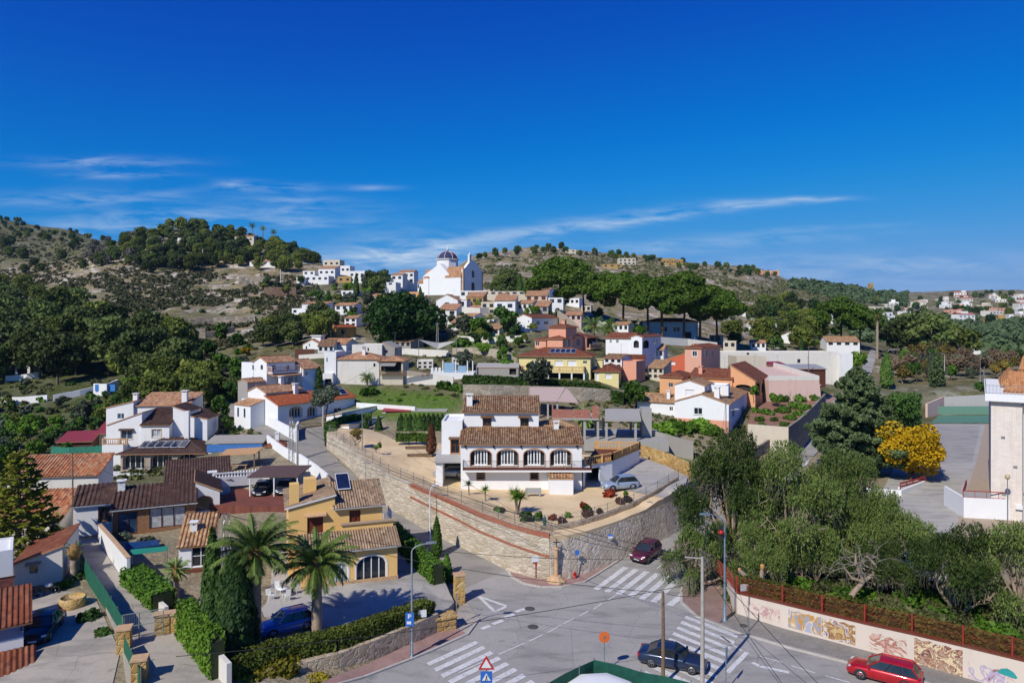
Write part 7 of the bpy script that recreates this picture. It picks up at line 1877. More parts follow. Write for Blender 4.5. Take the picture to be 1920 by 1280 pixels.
PALM_M.put('palm_tree',at(688,135),.5,None,'small palm before the weathered cream house','palm');palm(64,1.2,.3,3.0,40,16,width=.15).put('palm_tree',at(1097,118),1.0,None,'low spreading palm behind the concrete frame','palm')
scatter(SMALL+BUSH[2:],'grove_bush','green bush among the palms above the arcade house','bushes above the arcade house',[(1030,600),(1110,590),(1200,600),(1210,640),(1120,632),(1060,622)],22,3.5,.45,.9,'bush')
# --- right side greenery and woods
scatter(SMALL+PINES[2:3]+BUSH[2:4],'grove_tree','leafy tree in the grove between the umbrella pines and the street','trees of the grove left of the street',[(1370,600),(1460,595),(1560,605),(1560,630),(1540,662),(1440,664),(1360,655)],70,4,.5,1.05)
scatter(PINES+FARP,'foot_pine','dark pine at the foot of the right hill','pines at the foot of the right hill',[(1370,592),(1450,575),(1530,582),(1660,600),(1640,625),(1560,605),(1400,605)],40,7,.5,.95)
for px,Y,s,pr,lab in((1712,268,1.55,0,'large round pine with the darkest crown on the right'),(1745,255,1.4,1,'large round pine in the middle of the right hand clump'),(1795,260,1.25,2,'lighter round pine at the right of the clump'),(1770,275,1.2,0,'round pine behind the right hand clump'),(1690,262,1.2,1,'round pine at the left of the right hand clump')):PINES[pr].put('round_pine',at(px,Y),s*1.25,None,lab,'tree','round pines on the right',s*1.05)
AUT=[broad(s,6,3,900,.4,m,.25,14,twig_grey)for s,m in((101,leaf_autumn),(102,leafm('brown_autumn_leaves','#5e4f3c','#8d7a5e',.2)))]
BARE2=bare(103,7.5,6,plain('brown_twigs','#7d6a58',.95,0,.2),.13,.25)
scatter(AUT+SMALL[:1]+SMALL[2:3],'avenue_tree','green or brownish tree of the avenue above the sports court','avenue trees above the sports court',[(1655,690),(1700,672),(1800,675),(1940,670),(1940,700),(1860,715),(1740,720),(1690,720)],44,3.6,.75,1.15)
scatter([BARE2],'bare_tree','leafless brown tree of the avenue above the sports court','leafless avenue trees',[(1640,690),(1720,672),(1800,680),(1760,715),(1680,722)],22,3.6,.8,1.2)
broad(104,9,5.2,6000,.34,leaf_dark,.1,26).put('holm_oak',at(1685,150),1.05,None,'dense dark evergreen oak left of the court wall','tree')
conifer(105,12,3.0,5000,leaf=.4).put('fir_tree',at(1757,192),.8,None,'slim dark fir above the court wall','tree')
SMALL[3].put('lime_pine',at(1607,208),1.5,None,'lime green clipped tree by the end of the long white building','tree')
CYP[1].put('cypress_tree',at(1662,190),1.25,None,'broad green cypress beside the climbing street','tree')
BUSH[3].put('round_shrub',at(1843,184),2.4,None,'round bright shrub on the court wall','shrub')
C,N=[],[]
def far_clumps(name,label,poly,n,r0,r1,per,mat,leaf,y0=200,kind='stuff',hmul=.8,thr=-9):
 C,N,S=[],[],[];got=0;xs=[p[0]for p in poly];ys=[p[1]for p in poly]
 for _ in range(n*20):
  if got>=n:break
  px,py=random.uniform(min(xs),max(xs)),random.uniform(min(ys),max(ys))
  if not inpoly(poly,px,py):continue
  g=ground_hit(px,py,y0)
  if g is None or any(inpoly(q,g.x,g.y)for q in PAVED)or noise.noise(Vector((g.x*.035,g.y*.02,2)))+.5*noise.noise(Vector((g.x*.11,g.y*.08,5)))<thr:continue
  got+=1;r=random.uniform(r0,r1)
  d=rdir(per);q=np.array(g)+d*np.array([r,r,r*hmul])*(.6+.4*RG.random((per,1)));q[:,2]=np.maximum(q[:,2],g.z-.1)+r*.25*(d[:,2]>0)
  C.append(q);N.append(d+rdir(per)*.6);S.append(np.full(per,leaf)*(r/((r0+r1)/2))*(.6+.8*RG.random(per)))
 o=link(name,leaves_mesh(name,np.concatenate(C),np.concatenate(N),np.concatenate(S),mat,1.4));return tag(o,label,'vegetation',None,kind)
far_clumps('far_woodland','continuous dark green wood below the far town',[(1560,600),(1640,590),(1940,600),(1940,668),(1800,662),(1680,640),(1600,640)],520,2.6,4.6,110,leaf_far,1.5)
far_clumps('ridge_woodland','dark wooded end of the right hand ridge',[(1480,520),(1560,528),(1640,535),(1712,545),(1700,575),(1640,570),(1560,560),(1480,540)],330,2.6,5,80,leaf_far,1.9,500)
far_clumps('hill_scrub','low grey green scrub all over the right hand hill',[(880,492),(1000,470),(1160,476),(1400,510),(1560,545),(1660,590),(1400,590),(1200,560),(1000,560),(900,540)],4600,.4,1.7,20,leaf_scrub,.7,250,'stuff',.6,-.2)
far_clumps('slope_scrub','low scrub and tussocks all over the stony left slopes',[(-60,430),(60,440),(240,470),(420,510),(580,520),(620,560),(500,640),(380,660),(260,620),(60,540),(-60,540)],4600,.4,1.5,20,leafm('dry_scrub','#3a3f20','#6d6c42',.1),.6,200,'stuff',.6,-.18)
scatter(BUSH[:4],'hill_bush','rounded bush scattered on the bare right hand hill','bushes scattered on the right hill',[(880,495),(1000,474),(1160,484),(1380,520),(1540,555),(1500,580),(1330,560),(1150,545),(960,545)],60,12,1.2,2.6,'bush')
scatter(FARP,'crest_tree','small dark tree along the crest of the right hand hill','trees along the right crest',[(890,488),(980,466),(1060,466),(1160,478),(1240,490),(1400,506),(1480,520),(1400,522),(1240,502),(1060,478),(960,480)],60,9,.4,.85)
scatter(FARP,'town_tree','small dark tree among the far town houses','trees of the far town',[(1640,560),(1940,545),(1940,610),(1640,600)],60,14,.6,1.1)
# --- middle gardens
hedge('long_hedge','long clipped dark hedge before the yellow villa',[at(868,134),at(970,133.5),at(1090,133.5),at(1168,133)],1.6,2.2,leaf_green,.3,22)
hedge('clipped_hedge','tall dark hedge at the right end of the yellow annexe',[at(1166,135),at(1213,136)],2.0,3.4,leaf_dark,.3,22)
SMALL[2].put('olive_tree',at(1007,131),1.35,None,'grey green spreading olive in front of the yellow villa hedge','tree')
SMALL[0].put('fig_tree',at(1187,130),1.2,None,'leafy bright tree below the tall dark hedge','tree')
for px,Y,s in((838,133,2.0),(868,131,1.7),(852,132,1.5),(955,132,1.3)):BUSH[3].put('wall_bush',at(px,Y),s,None,'round green bush at the foot of the rough stone wall','bush','bushes at the rough stone wall')
BUSH[3].put('round_bush',at(695,130),1.8,None,'big round green bush on the meadow edge','bush')
C=[]
gx=scatter([bush(110,.5,90,.2,leafm('meadow_grass','#3f6a12','#6f9a2c',.2),.5,4)],'meadow_tuft','tall grass tuft in the green meadow','tufts of the green meadow',[(668,752),(760,728),(860,735),(868,755),(760,762)],60,1.6,.6,1.4,'grass')
hedge_c=cypress(73,3.4,.75,1300,.2,leaf_dark)
for i in range(13):
 px=752+i*8.6 if i<11 else(684,710)[i-11]
 hedge_c.put('hedge_cypress',Vector(((px-960)/FOC*110.5,110.5,5.6)),.95 if i<11 else.85,None,'clipped dark cypress in the row behind the sandy garden','tree','cypress row behind the sandy garden')
hedge('gate_hedge','loose bright green hedge along the short drive to the double gate',[Vector((p.x+.4,p.y+.8,0))for p in(GBP[0],W(612,810,107),W(650,810,112),W(690,812,113))],1.6,1.6,leaf_green,.24,30)
BIG=bush(111,2.0,1600,.26,leaf_bright,.6,16)
for px,py,s in((1240,812,1.5),(1275,806,1.5),(1310,800,1.3),(1330,812,1.2),(1205,800,1.0)):BIG.put('bright_shrub',see(px,py,.1,100),s,None,'bright green shrub in the mass right of the concrete frame','shrub','bright shrubs by the concrete frame')
for px,Y,s in((1470,146,1.0),(1500,146,1.2),(1528,146,1.0),(1425,126,.7),(1440,132,.9),(1452,126,.6),(1466,134,1.0),(1480,128,.8),(1490,138,1.1),(1507,136,1.0),(1470,121,.7),(1430,121,.6),(1500,131,.8),(1418,134,.8)):x=(px-960)/FOC*Y;BUSH[3].put('yard_bush',Vector((x,Y,earth_z(x,Y)-.1)),s*1.5,None,'dark green bush under the pink bastion','bush','bushes under the pink bastion')
SMALL[3].put('fig_tree',W(1455,765,140),.65,None,'flat topped green fig before the pink bastion','tree');BARE[0].put('bare_fig',W(1482,768,141),.7,None,'leafless fig before the pink bastion','tree')
SMALL[0].put('yard_tree',W(1413,752,132),.6,None,'low green tree before the orange arch house','tree')
broad(112,4.5,2.2,2600,.26,leaf_grey,.4,12).put('olive_tree',Vector(((609-960)/FOC*107,107,9.0)),1.0,None,'round grey green olive standing over the red roof','tree')
broad(113,5,2.4,2600,.26,leaf_dark,.1,12).put('lane_tree',see(440,752),1.0,None,'dark bushy tree at the bend of the lane','tree')
for i,(k,poly,n)in enumerate(((0,[(600,690),(760,715),(860,722),(960,740),(960,765),(870,745),(700,755),(620,745)],24),(1,[(860,640),(985,640),(1000,690),(960,706),(860,700)],26),(2,[(1050,640),(1130,640),(1250,668),(1260,700),(1200,715),(1130,690)],22),(3,[(1100,760),(1200,755),(1260,760),(1260,800),(1120,800)],12),(4,[(690,545),(790,560),(860,610),(845,640),(700,600)],16),(5,[(1340,650),(1440,655),(1550,660),(1600,668),(1580,690),(1350,690)],16),(6,[(960,580),(1060,585),(1140,600),(1200,640),(1050,620)],26))):
 where=('around the green meadow','on the terraces right of the great dark tree','between the yellow villa and the pink house','around the concrete frame','behind the great dark tree','behind the long white building','above the salmon tower house')[k]
 scatter(BUSH if k in(0,2,3)else BUSH+SMALL[:4],'village_shrub','green garden shrub '+where,'shrubs '+where,poly,n,2.4,.4,.85,'shrub')
far_clumps('verge_weeds','weeds and dry tufts on the open ground between the houses',[(380,690),(620,610),(860,600),(1240,600),(1450,650),(1560,690),(1480,800),(1290,860),(1100,800),(880,760),(640,800),(400,830),(300,900),(150,900)],2200,.18,.6,16,leafm('weed_leaves','#46501f','#8a8a4c',.1),.3,70,'stuff',.6,-.05)
# --- the white villa's garden
def gpt(px,Y):x=(px-960)/FOC*Y;return Vector((x,Y,garden_z(x,Y)))
YU=yucca(121,1.3,90,.75,leaf_bright);YU3=yucca(122,1.5,80,.95,leaf_bright,3)
for pr,px,Y,s,lab in((YU,879,77,1.0,'small spiky palm nearest the left corner of the villa'),(YU,910,74.5,1.0,'small spiky palm second from the left in the sandy garden'),(YU3,970,70.5,1.3,'large three headed yucca in the sandy garden')):pr.put('yucca',gpt(px,Y),s,None,lab,'palm')
BG=[bush(s,.5,320,.12,m,.9)for s,m in((123,leaf_green),(124,leaf_red),(125,leaf_bright),(126,leafm('dark_red_leaves','#2c1a12','#6b3a2a',.2)))]
for k,px,Y,s,lab in((0,932,70.5,.9,'low green mound in the left corner of the sandy garden'),(3,942,71.5,.6,'tiny rusty mound beside the low green one'),(0,989,67.5,1.3,'rounded green shrub near the garden corner'),(0,1006,68.5,1.1,'upright green shrub by the garden corner'),(1,1034,69,.8,'round rust coloured shrub right of the garden corner'),(3,1054,67.8,.9,'dark red shrub right of the rust coloured one'),(2,1067,70,.8,'lime spiky tuft in the sandy garden'),(1,1097,73.5,.9,'red topped shrub right of the lime tuft'),(0,1100,71.8,1.1,'yellow green shrub below the red topped one'),(3,1103,70.3,1.2,'dark red low shrub below the yellow green one'),(3,1127,71.5,.8,'small dark twiggy shrub near the upper wall'),(1,1139,77.6,1.25,'bright red ball shrub beside the silver car'),(2,1172,78.0,.6,'small lime shrub right of the red ball'),(3,1163,75,1.0,'brownish twiggy shrub above the corner wall'),(3,1178,75.5,1.0,'second brownish twiggy shrub above the corner wall')):BG[k].put('garden_shrub',gpt(px,Y),s*1.25,None,lab,'shrub',None,s*1.5)
broad(127,2.4,1.0,700,.17,leaf_autumn,.4,8).put('young_tree',gpt(670,97),1.15,None,'round yellowing tree at the far left of the sandy garden','tree');broad(128,1.8,.6,300,.16,leaf_green,.35,6).put('young_tree',gpt(707,93.5),1.0,None,'thin young tree on the sand left of the villa','tree')
cypress(129,4.2,.7,1500,.16,leaf_rust).put('rust_cypress',gpt(809,94),1.0,None,'withered rust brown cypress at the left wing of the villa','tree')
hedge('vine_row','short green vine row on wires in the sandy garden',[gpt(742,101.5),gpt(785,102),gpt(803,101)],1.0,1.1,leaf_bright,.2,40,zf=lambda x,y:garden_z(x,y)+.5)
# --- the ochre house's garden
P=[G(*p)+Vector((-.45,.95,0))for p in[(430,1295,.9),(560,1272,.4),(634,1267,.05),(700,1240,.1),(787,1202,.1),(815,1188,.1)]]
hedge('clipped_hedge','long clipped hedge on the low rubble wall beside the lower crossing',P,1.15,1.35,leafm('clipped_hedge_leaves','#3f4a12','#7f8a34',.2),.13,130,zf=plot_z)
leaf_canary=leafm('date_palm_leaves','#2a3d12','#7c9146',.2);NP1,NP2=palm(131,6.2,.42,3.1,58,34,leaf_canary,width=.1),palm(132,4.7,.36,3.1,56,34,leaf_canary,width=.1)
NP1 .put('canary_palm',G(478,1210,1.3),1.0,.4,'large date palm left, half behind the dark cypresses','palm');NP2 .put('canary_palm',G(594,1186,1.3),1.0,1.1,'large date palm with the stout grey trunk before the ochre house','palm')
cypress(133,8.2,.75,6000,.2).put('cypress_tree',G(398,1222,1.3),1.0,None,'slim pointed cypress at the left of the near pair','tree','near cypress pair');cypress(134,7.0,1.5,12000,.2).put('cypress_tree',G(438,1236,1.3),1.0,None,'broad dense cypress at the right of the near pair','tree','near cypress pair')
star_pine(135,11).put('star_pine',see(37,1052),1.0,.2,'tiered star pine with yellow green branches at the left edge','tree')
palm(136,2.6,.18,1.1,40,16,width=.07).put('fan_palm',G(331,1142,1.3),1.05,None,'fan palm with a thin trunk beside the creeper hedge','palm')
hedge('creeper_hedge','loose bright green creeper along the white lane wall',[see(247,1098),see(275,1120),see(306,1150)],1.7,1.7,leaf_green,.18,80)
hedge('creeper_hedge','bright green clipped screen on the pale wall at the bottom of the lane',[see(345,1200),see(375,1236),see(408,1282)],1.0,2.9,leaf_bright,.15,90)
hedge('driveway_hedge','dark hedge on the low white wall right of the ochre house',[G(735,1010,1.5),G(780,1052,1.4),G(822,1092,1.1)],1.1,1.7,leaf_green,.15,90,zf=plot_z)
cypress(137,3.9,.5,2200,.15,leaf_green).put('ivy_pole',see(819,1045),1.0,None,'pole thickly grown with bright ivy beside the left street','creeper');cypress(138,1.9,.45,900,.15,leaf_green).put('ivy_column',see(838,1078),1.0,None,'short ivy column by the sandstone gate pillar','creeper')
VB=bush(139,1.0,700,.15,leaf_bright,.8,10)
for px,py,s,lab in((845,1090,1.0,'leafy vine beside the tall gate pillar'),(800,1062,.9,'leafy vine on the low white wall by the street')):VB.put('vine',see(px,py),s,None,lab,'creeper')
AB=bush(140,1.3,1400,.17,leafm('yellowing_bush_leaves','#5a5a12','#a89a2c',.25),.7,12)
for px,py,z,s,lab in((520,1262,1.0,1.2,'yellowing bush spilling over the low wall'),(470,1278,.8,1.1,'yellowing bush at the bottom edge left of the low wall'),(600,1288,.2,.9,'dark yellow bush at the bottom edge beneath the low wall')):AB.put('wall_bush',G(px,py,z),s,None,lab,'bush')
for px,py,s,k in((120,1100,.9,3),(150,1082,1.0,2),(163,1160,1.1,2),(190,1190,.8,2),(232,1010,.9,4),(275,1018,.9,4)):BUSH[k].put('yard_bush',see(px,py),s,None,'small bush beside the lower left lane','bush','bushes beside the lower left lane')
palm(141,2.4,.3,.9,14,8).put('pruned_palm',see(139,1085),1.0,None,'stout heavily pruned palm stump by the drive','palm')
scatter(SMALL[:1]+BUSH[3:],'yard_plant','green plant in the yards left of the lane','plants in the yards left of the lane',[(380,790),(450,785),(470,800),(440,815),(385,812)],14,1.6,.5,.9,'plant')
scatter(BUSH[2:]+SMALL[3:4],'yard_plant','green plant between the star pine and the porch house','plants by the star pine',[(-30,860),(120,880),(170,885),(140,905),(20,905),(-30,900)],22,1.6,.6,1.2,'plant')
# --- pepper trees, cedar and mimosa on the right
PT=[pepper(151,13,5.2,2700,nl=18),pepper(152,13.5,5.6,2700,nl=18),pepper(153,10.5,4.6,1700,nl=13)]
for k,px,Y,s,lab in((0,1372,68,1.05,'weeping pepper tree at the left of the street corner'),(1,1478,65,.95,'weeping pepper tree with exposed grey boughs in the middle of the corner grove'),(1,1588,68,.86,'weeping pepper tree behind the twisted pale trunk'),(2,1655,64,.86,'lower weeping pepper tree right of the twisted trunk'),(2,1790,56,.82,'thin weeping pepper tree before the car park'),(2,1915,54,.88,'weeping pepper tree cut by the right edge'),(2,1545,80,.8,'weeping pepper tree in the back row of the corner grove'),(2,1425,61,.62,'low weeping pepper tree closest to the street lamp'),(2,1530,62,.58,'low weeping pepper tree between the sawn and the twisted trunks'),(2,1650,59,.58,'low weeping pepper tree just right of the twisted trunk')):PT[k].put('pepper_tree',at(px,Y),s,None,lab,'tree','pepper trees of the corner grove')
pepper(154,5.2,2.4,800,10,.08,nl=9).put('street_tree',at(1303,62.5),1.1,None,'small drooping tree over the pavement island by the crossing','tree')
def twisted():
 rng=np.random.default_rng(160);r=empty('twisted_tree',at(1584,57.5),0,'pale twisted trunk with sawn boughs in front of the grove','tree')
 mb=MB();mb.tube([(0,0,-.3),(.2,0,.8),(1.0,.2,1.7),(1.7,.2,2.5),(1.2,0,3.3),(.8,-.2,4.0),(.9,0,4.8)],[.3,.27,.24,.2,.16,.12,.05],8)
 mb.tube([(1.7,.2,2.5),(2.4,.1,3.0),(2.5,-.1,3.9),(1.8,0,4.6)],[.2,.17,.15,.1],7);mb.tube([(1.7,.2,2.4),(.8,.5,2.6),(.2,.5,3.5)],[.16,.13,.06],6);mb.obj('trunk',bark_pale,r)
 mb=MB()
 for k in range(26):
  p=Vector((rng.normal()*.9+1.2,rng.normal()*.6,3.3+rng.random()*1.6));limbs(mb,p,rdir(1,rng)[0],1.1,.03,2,rng,.6,None,-.15)
 mb.obj('twigs',twig_grey,r)
 r=empty('sawn_tree',at(1418,57.5),0,'sawn off pepper trunk with orange cut ends near the street corner','tree')
 mb=MB();mb.tube([(0,0,-.3),(-.2,0,1.6),(-.8,0,2.9),(-1.4,.1,3.4)],[.3,.26,.2,.18],8);mb.tube([(-.2,0,1.5),(.4,0,2.4),(.5,0,3.5)],[.24,.2,.17],8);mb.obj('trunk',bark_pale,r)
 mb=MB();mb.lathe([(.17,0),(.17,.5),(.15,.52)],8,(.5,0,3.4));mb.lathe([(.15,0),(.15,.3)],8,(-1.4,.1,3.3));mb.obj('cut_end',plain('sawn_wood','#c08a54',.9,0,.15),r)
twisted()
conifer(161,17,7.2,42000,leaf=.27).put('cedar_tree',at(1608,108),1.0,None,'tall dark shaggy cedar above the right street','tree').scale=(1.15,1.15,1)
broad(162,9.8,5.0,16000,.26,leafm('mimosa_leaves','#7a6a0c','#e2b818',.3,.3),.08,34,gap=.45).put('mimosa_tree',at(1707,104),1.0,None,'bright yellow flowering mimosa beside the car park','tree')
UB=[bush(s,1.0,900,.17,m,.8,11)for s,m in((163,leaf_green),(164,leaf_bright),(165,leaf_scrub))]
def near_scatter(protos,name,label,group,plan,n,s0,s1,cat='bush'):
 got=[]
 xs=[p.x for p in plan];ys=[p.y for p in plan];pl=[(p.x,p.y)for p in plan]
 for _ in range(n*60):
  if len(got)>=n:break
  x,y=random.uniform(min(xs),max(xs)),random.uniform(min(ys),max(ys))
  if not inpoly(pl,x,y)or any((x-a)**2+(y-b)**2<.9 for a,b in got):continue
  got.append((x,y));s=random.uniform(s0,s1);random.choice(protos).put(name,Vector((x,y,tz(x,y)-.1)),s,None,label,cat,group,s*random.uniform(.9,1.5))
near_scatter(UB,'undergrowth_bush','leafy green bush in the thicket behind the red netting fence','bushes of the thicket behind the red fence',[G(*p,0)for p in[(1375,1128),(1480,1165),(1640,1205),(1810,1250),(1990,1290),(1990,1180),(1800,1130),(1640,1090),(1480,1080),(1372,1085)]],130,.8,1.6)
near_scatter(UB[2:]+BUSH[2:3],'grove_bush','dull green bush under the weeping trees by the street','bushes under the weeping trees',[G(*p,0)for p in[(1345,1062),(1400,1000),(1500,930),(1620,900),(1640,1000),(1500,1070)]],40,.7,1.5)
hedge('box_hedge','untidy low hedge directly behind the red netting fence',[G(*p,0)+Vector((.75,1.15,0))for p in[(1390,1155),(1467,1180),(1622,1222),(1711,1245),(1807,1273),(2000,1326)]],1.1,2.9,leafm('fence_hedge_leaves','#333a12','#6a6a2c',.25),.15,60)
g2=scatter([bush(111,.5,90,.2,leafm('garden_weeds','#3f5a16','#6f8a34',.2),.6,4)],'weed_tuft','weed tuft on the verge of the upper street garden','weeds on the upper street verge',[(1460,790),(1520,752),(1530,760),(1480,800)],12,1.2,.6,1.3,'plant')
# ---------------------------------------------------------------- cars
def paint(name,c):
 t=NT(name);t.b.inputs['Coat Weight'].default_value=.6;t.b.inputs['Coat Roughness'].default_value=.08
 n=t.noise(t.co(),2.5,4);c=rgb(c);return t.fin(t.ramp(n,[(.3,tuple(x*.85 for x in c)),(.75,tuple(x*1.12+.004 for x in c))]),.35,.25)
tyre_m=plain('tyre_rubber',(.02,.02,.022),.8);rim_m=plain('alloy_rim',(.45,.46,.48),.35,.7);lamp_m=plain('headlamp_glass',(.7,.72,.75),.15);tail_m=plain('tail_lamp',(.45,.02,.02),.25);plate_m=plain('number_plate',(.75,.75,.72),.5);trim_m=plain('black_trim',(.025,.025,.027),.5);car_glass=glass('car_glass',(.015,.02,.024),.04)
def car(name,label,p,ang,col,L=4.3,Wd=1.8,H=1.6,kind='suv'):
 r=empty(name,p,R(ang),label,'car');w=Wd/2;suv=kind=='suv'
 zb=.22 if not suv else.28;belt=H*(.63 if kind!='sedan' else.65);hood=belt-(.10 if suv else.12);body=MB();rows=[]
 S=[(-.5,zb+.18,belt-.18,.80),(-.485,zb+.02,belt-.06,.9),(-.44,zb,belt-.01,.97),(-.3,zb,belt,1),(0,zb,belt,1),(.17,zb,belt-.01,1),(.24,zb,hood+.02,.99),(.38,zb,hood-.03,.96),(.455,zb,hood-.12,.9),(.49,zb+.04,hood-.25,.82),(.5,zb+.15,hood-.34,.74)]
 if kind=='sedan':S[1]=(-.49,zb+.04,belt-.1,.86);S[2]=(-.46,zb,belt-.04,.94)
 for x,z0,z1,k in S:
  q=w*k;prof=[(q*.86,z0),(q*.98,z0+.1),(q,z0+(z1-z0)*.45),(q*.985,z1-.12),(q*.9,z1-.015),(q*.5,z1+.02)]
  rows.append([(x*L,y,z)for y,z in prof]+[(x*L,-y,z)for y,z in prof[::-1]])
 body.grid([list(q)+[q[0]]for q in rows],0,True)
 for q in(rows[0],rows[-1]):body.add(q,[tuple(range(12))])
 body.obj('body',col,r)
 fx0,fx1,rx1,rx0={'suv':(.22,.04,-.37,-.475),'estate':(.23,.04,-.37,-.475),'hatch':(.23,.05,-.31,-.46),'sedan':(.21,.03,-.20,-.37)}[kind]
 y0,y1=w*.9,w*.7;zt=H-.05;zb2=belt-.02
 def rect(t,dx=0):return[((fx0+(fx1-fx0)*t)*L,s*(y0+(y1-y0)*t))for s in(1,-1)]+[((rx0+(rx1-rx0)*t)*L,s*(y0+(y1-y0)*t))for s in(-1,1)]
 gb=[(x,y,zb2)for x,y in rect(0)];gt=[(x,y,zt)for x,y in rect(1)]
 m=MB();m.add(gb+gt,[(0,1,5,4),(1,2,6,5),(2,3,7,6),(3,0,4,7)]);m.obj('windows',car_glass,r)
 m=MB();rr=[]
 for k in range(6):
  x=(fx1+.012+(rx1-fx1-.03)*k/5)*L;h=.05*math.sin(math.pi*(k+.6)/6.2)
  rr.append([(x,y1*j*1.03,zt-.035+(h+.05)*(1-abs(j)**3))for j in(-1,-.7,-.25,.25,.7,1)])
 m.grid(rr,0,True)
 for a,b in zip(gb,gt):m.beam(Vector(a)*1.003,Vector(b)*1.003,.075,.06)
 m2=MB()
 for s in(1,-1):
  for t in(.36,.70):m2 .beam((((fx0*(1-t)+rx0*t))*L,s*(y0+.012),zb2),((fx1*(1-t)+rx1*t)*L,s*(y1+.012),zt),.07,.03)
  m.beam((fx1*L,s*(y1+.005),zt),(rx1*L,s*(y1+.005),zt),.06,.06)
 m.obj('roof',col,r);m2 .obj('door_pillar',trim_m,r)
 wr=.33 if not suv else.36
 for s in(1,-1):
  for x in(.30*L,-.29*L):
   m=MB();n=20;prof=[(wr*.62,-.09),(wr*.95,-.1),(wr,-.05),(wr,.05),(wr*.95,.1),(wr*.62,.09)]
   vs=[(x+rad*math.cos(2*math.pi*j/n),s*(w-.1)+s*yy,wr+rad*math.sin(2*math.pi*j/n))for rad,yy in prof for j in range(n)]
   m.add(vs,[(i*n+j,i*n+(j+1)%n,(i+1)*n+(j+1)%n,(i+1)*n+j)for i in range(5)for j in range(n)],0,True);m.add([v for v in vs[n:2*n]],[tuple(range(n))]);wl=m.obj('wheel',tyre_m,r)
   m=MB();c=(x,s*(w+.005),wr)
   for j in range(5):m.beam(c,(x+math.cos(j*1.257)*wr*.6,s*(w-.01),wr+math.sin(j*1.257)*wr*.6),.06,.02)
   m.add([(x+wr*.62*math.cos(2*math.pi*j/n),s*(w-.015),wr+wr*.62*math.sin(2*math.pi*j/n))for j in range(n)]+[(x+wr*.54*math.cos(2*math.pi*j/n),s*(w+.0),wr+wr*.54*math.sin(2*math.pi*j/n))for j in range(n)],[(j,(j+1)%n,n+(j+1)%n,n+j)for j in range(n)]);m.obj('rim',rim_m,wl)
   m=MB();m.add([(x+(wr+.07)*math.cos(math.pi*j/12),s*(w+.004),wr+(wr+.07)*math.sin(math.pi*j/12))for j in range(13)]+[(x+(wr-.02)*math.cos(math.pi*j/12),s*(w+.008),wr+(wr-.02)*math.sin(math.pi*j/12))for j in range(13)],[(j,j+1,14+j,13+j)for j in range(12)]);m.obj('wheel_arch',trim_m,r)
  m=MB();m.extr([(L*.468,s*w*.52,hood-.22),(L*.468,s*w*.84,hood-.2),(L*.43,s*w*.88,hood-.1),(L*.455,s*w*.55,hood-.12)],(.05,s*.02,.01));m.obj('headlight',lamp_m,r)
  m=MB();m.box(-L*.5-.015,-L*.475,s*w*.55,s*w*.88,belt-.32,belt-.1);m.obj('tail_light',tail_m,r)
  m=MB();m.box(L*.17,L*.2,s*(w-.02),s*(w+.16),belt+.0,belt+.13);m.obj('mirror',col,r)
 m=MB();m.box(L*.49,L*.503,-w*.5,w*.5,zb+.1,zb+.3);m.box(-L*.49,-L*.503,-w*.7,w*.7,zb+.08,zb+.26);m.obj('grille',trim_m,r)
 m=MB();m.box(L*.503,L*.508,-.26,.26,zb+.14,zb+.25);m.obj('number_plate',plate_m,r)
 return r
def gp(px,py,z=None,dz=.06):
 q=ground_hit(px,py)if z is None else G(px,py,z);q.z+=dz;return q
navy=paint('navy_paint','#20304f');blackp=paint('black_paint','#0e1016')
car('purple_car','dark purple red SUV coming down to the crossing',gp(1211,1047),-125.5,paint('plum_paint','#5e1733'),4.3,1.82,1.6,'suv')
car('blue_saloon','dark navy saloon at the zebra crossing behind the wooden pole',Vector((11.15,48.1,.06)),-22,navy,4.6,1.78,1.45,'sedan')
car('red_estate','bright red estate car on the road below the painted wall',Vector((24.8,46.2,.06)),146,paint('red_paint_car','#b81420'),4.4,1.8,1.52,'estate')
car('silver_car','silver blue SUV parked on the drive of the white villa',Vector((12.46,80.1,garden_z(12.46,80.1)+.06)),197,paint('silver_blue_paint','#9fb0c4'),4.3,1.8,1.62,'suv')
car('blue_hatchback','blue hatchback in the courtyard of the ochre house behind the clipped hedge',Vector((-16.4,50.6,1.38)),214,paint('blue_paint','#3f6cc0'),4.2,1.78,1.5,'hatch')
car('black_car','black saloon in the shaded drive at the lower left',gp(80,1190),-72,blackp,4.4,1.8,1.45,'sedan')
car('dark_car','black car under the brown carport with its nose out',W(492,925,83.8),-82,blackp,4.2,1.75,1.5,'hatch')
car('grey_car','dark grey car at the right end of the brown carport',W(535,922,84),-85,paint('slate_paint','#3d434c'),4.2,1.75,1.5,'hatch')
car('blue_car','blue car parked beneath the trees at the car park entrance',gp(1700,1046,0),-30,paint('mid_blue_paint','#2a5a9c'),4.2,1.76,1.5,'hatch')
car('covered_car','grey car parked in the open garage of the white villa',Vector((W(843,893,84).x,84.6,4.9)),182,paint('pale_grey_paint','#a9acae'),4.0,1.7,1.4,'hatch')
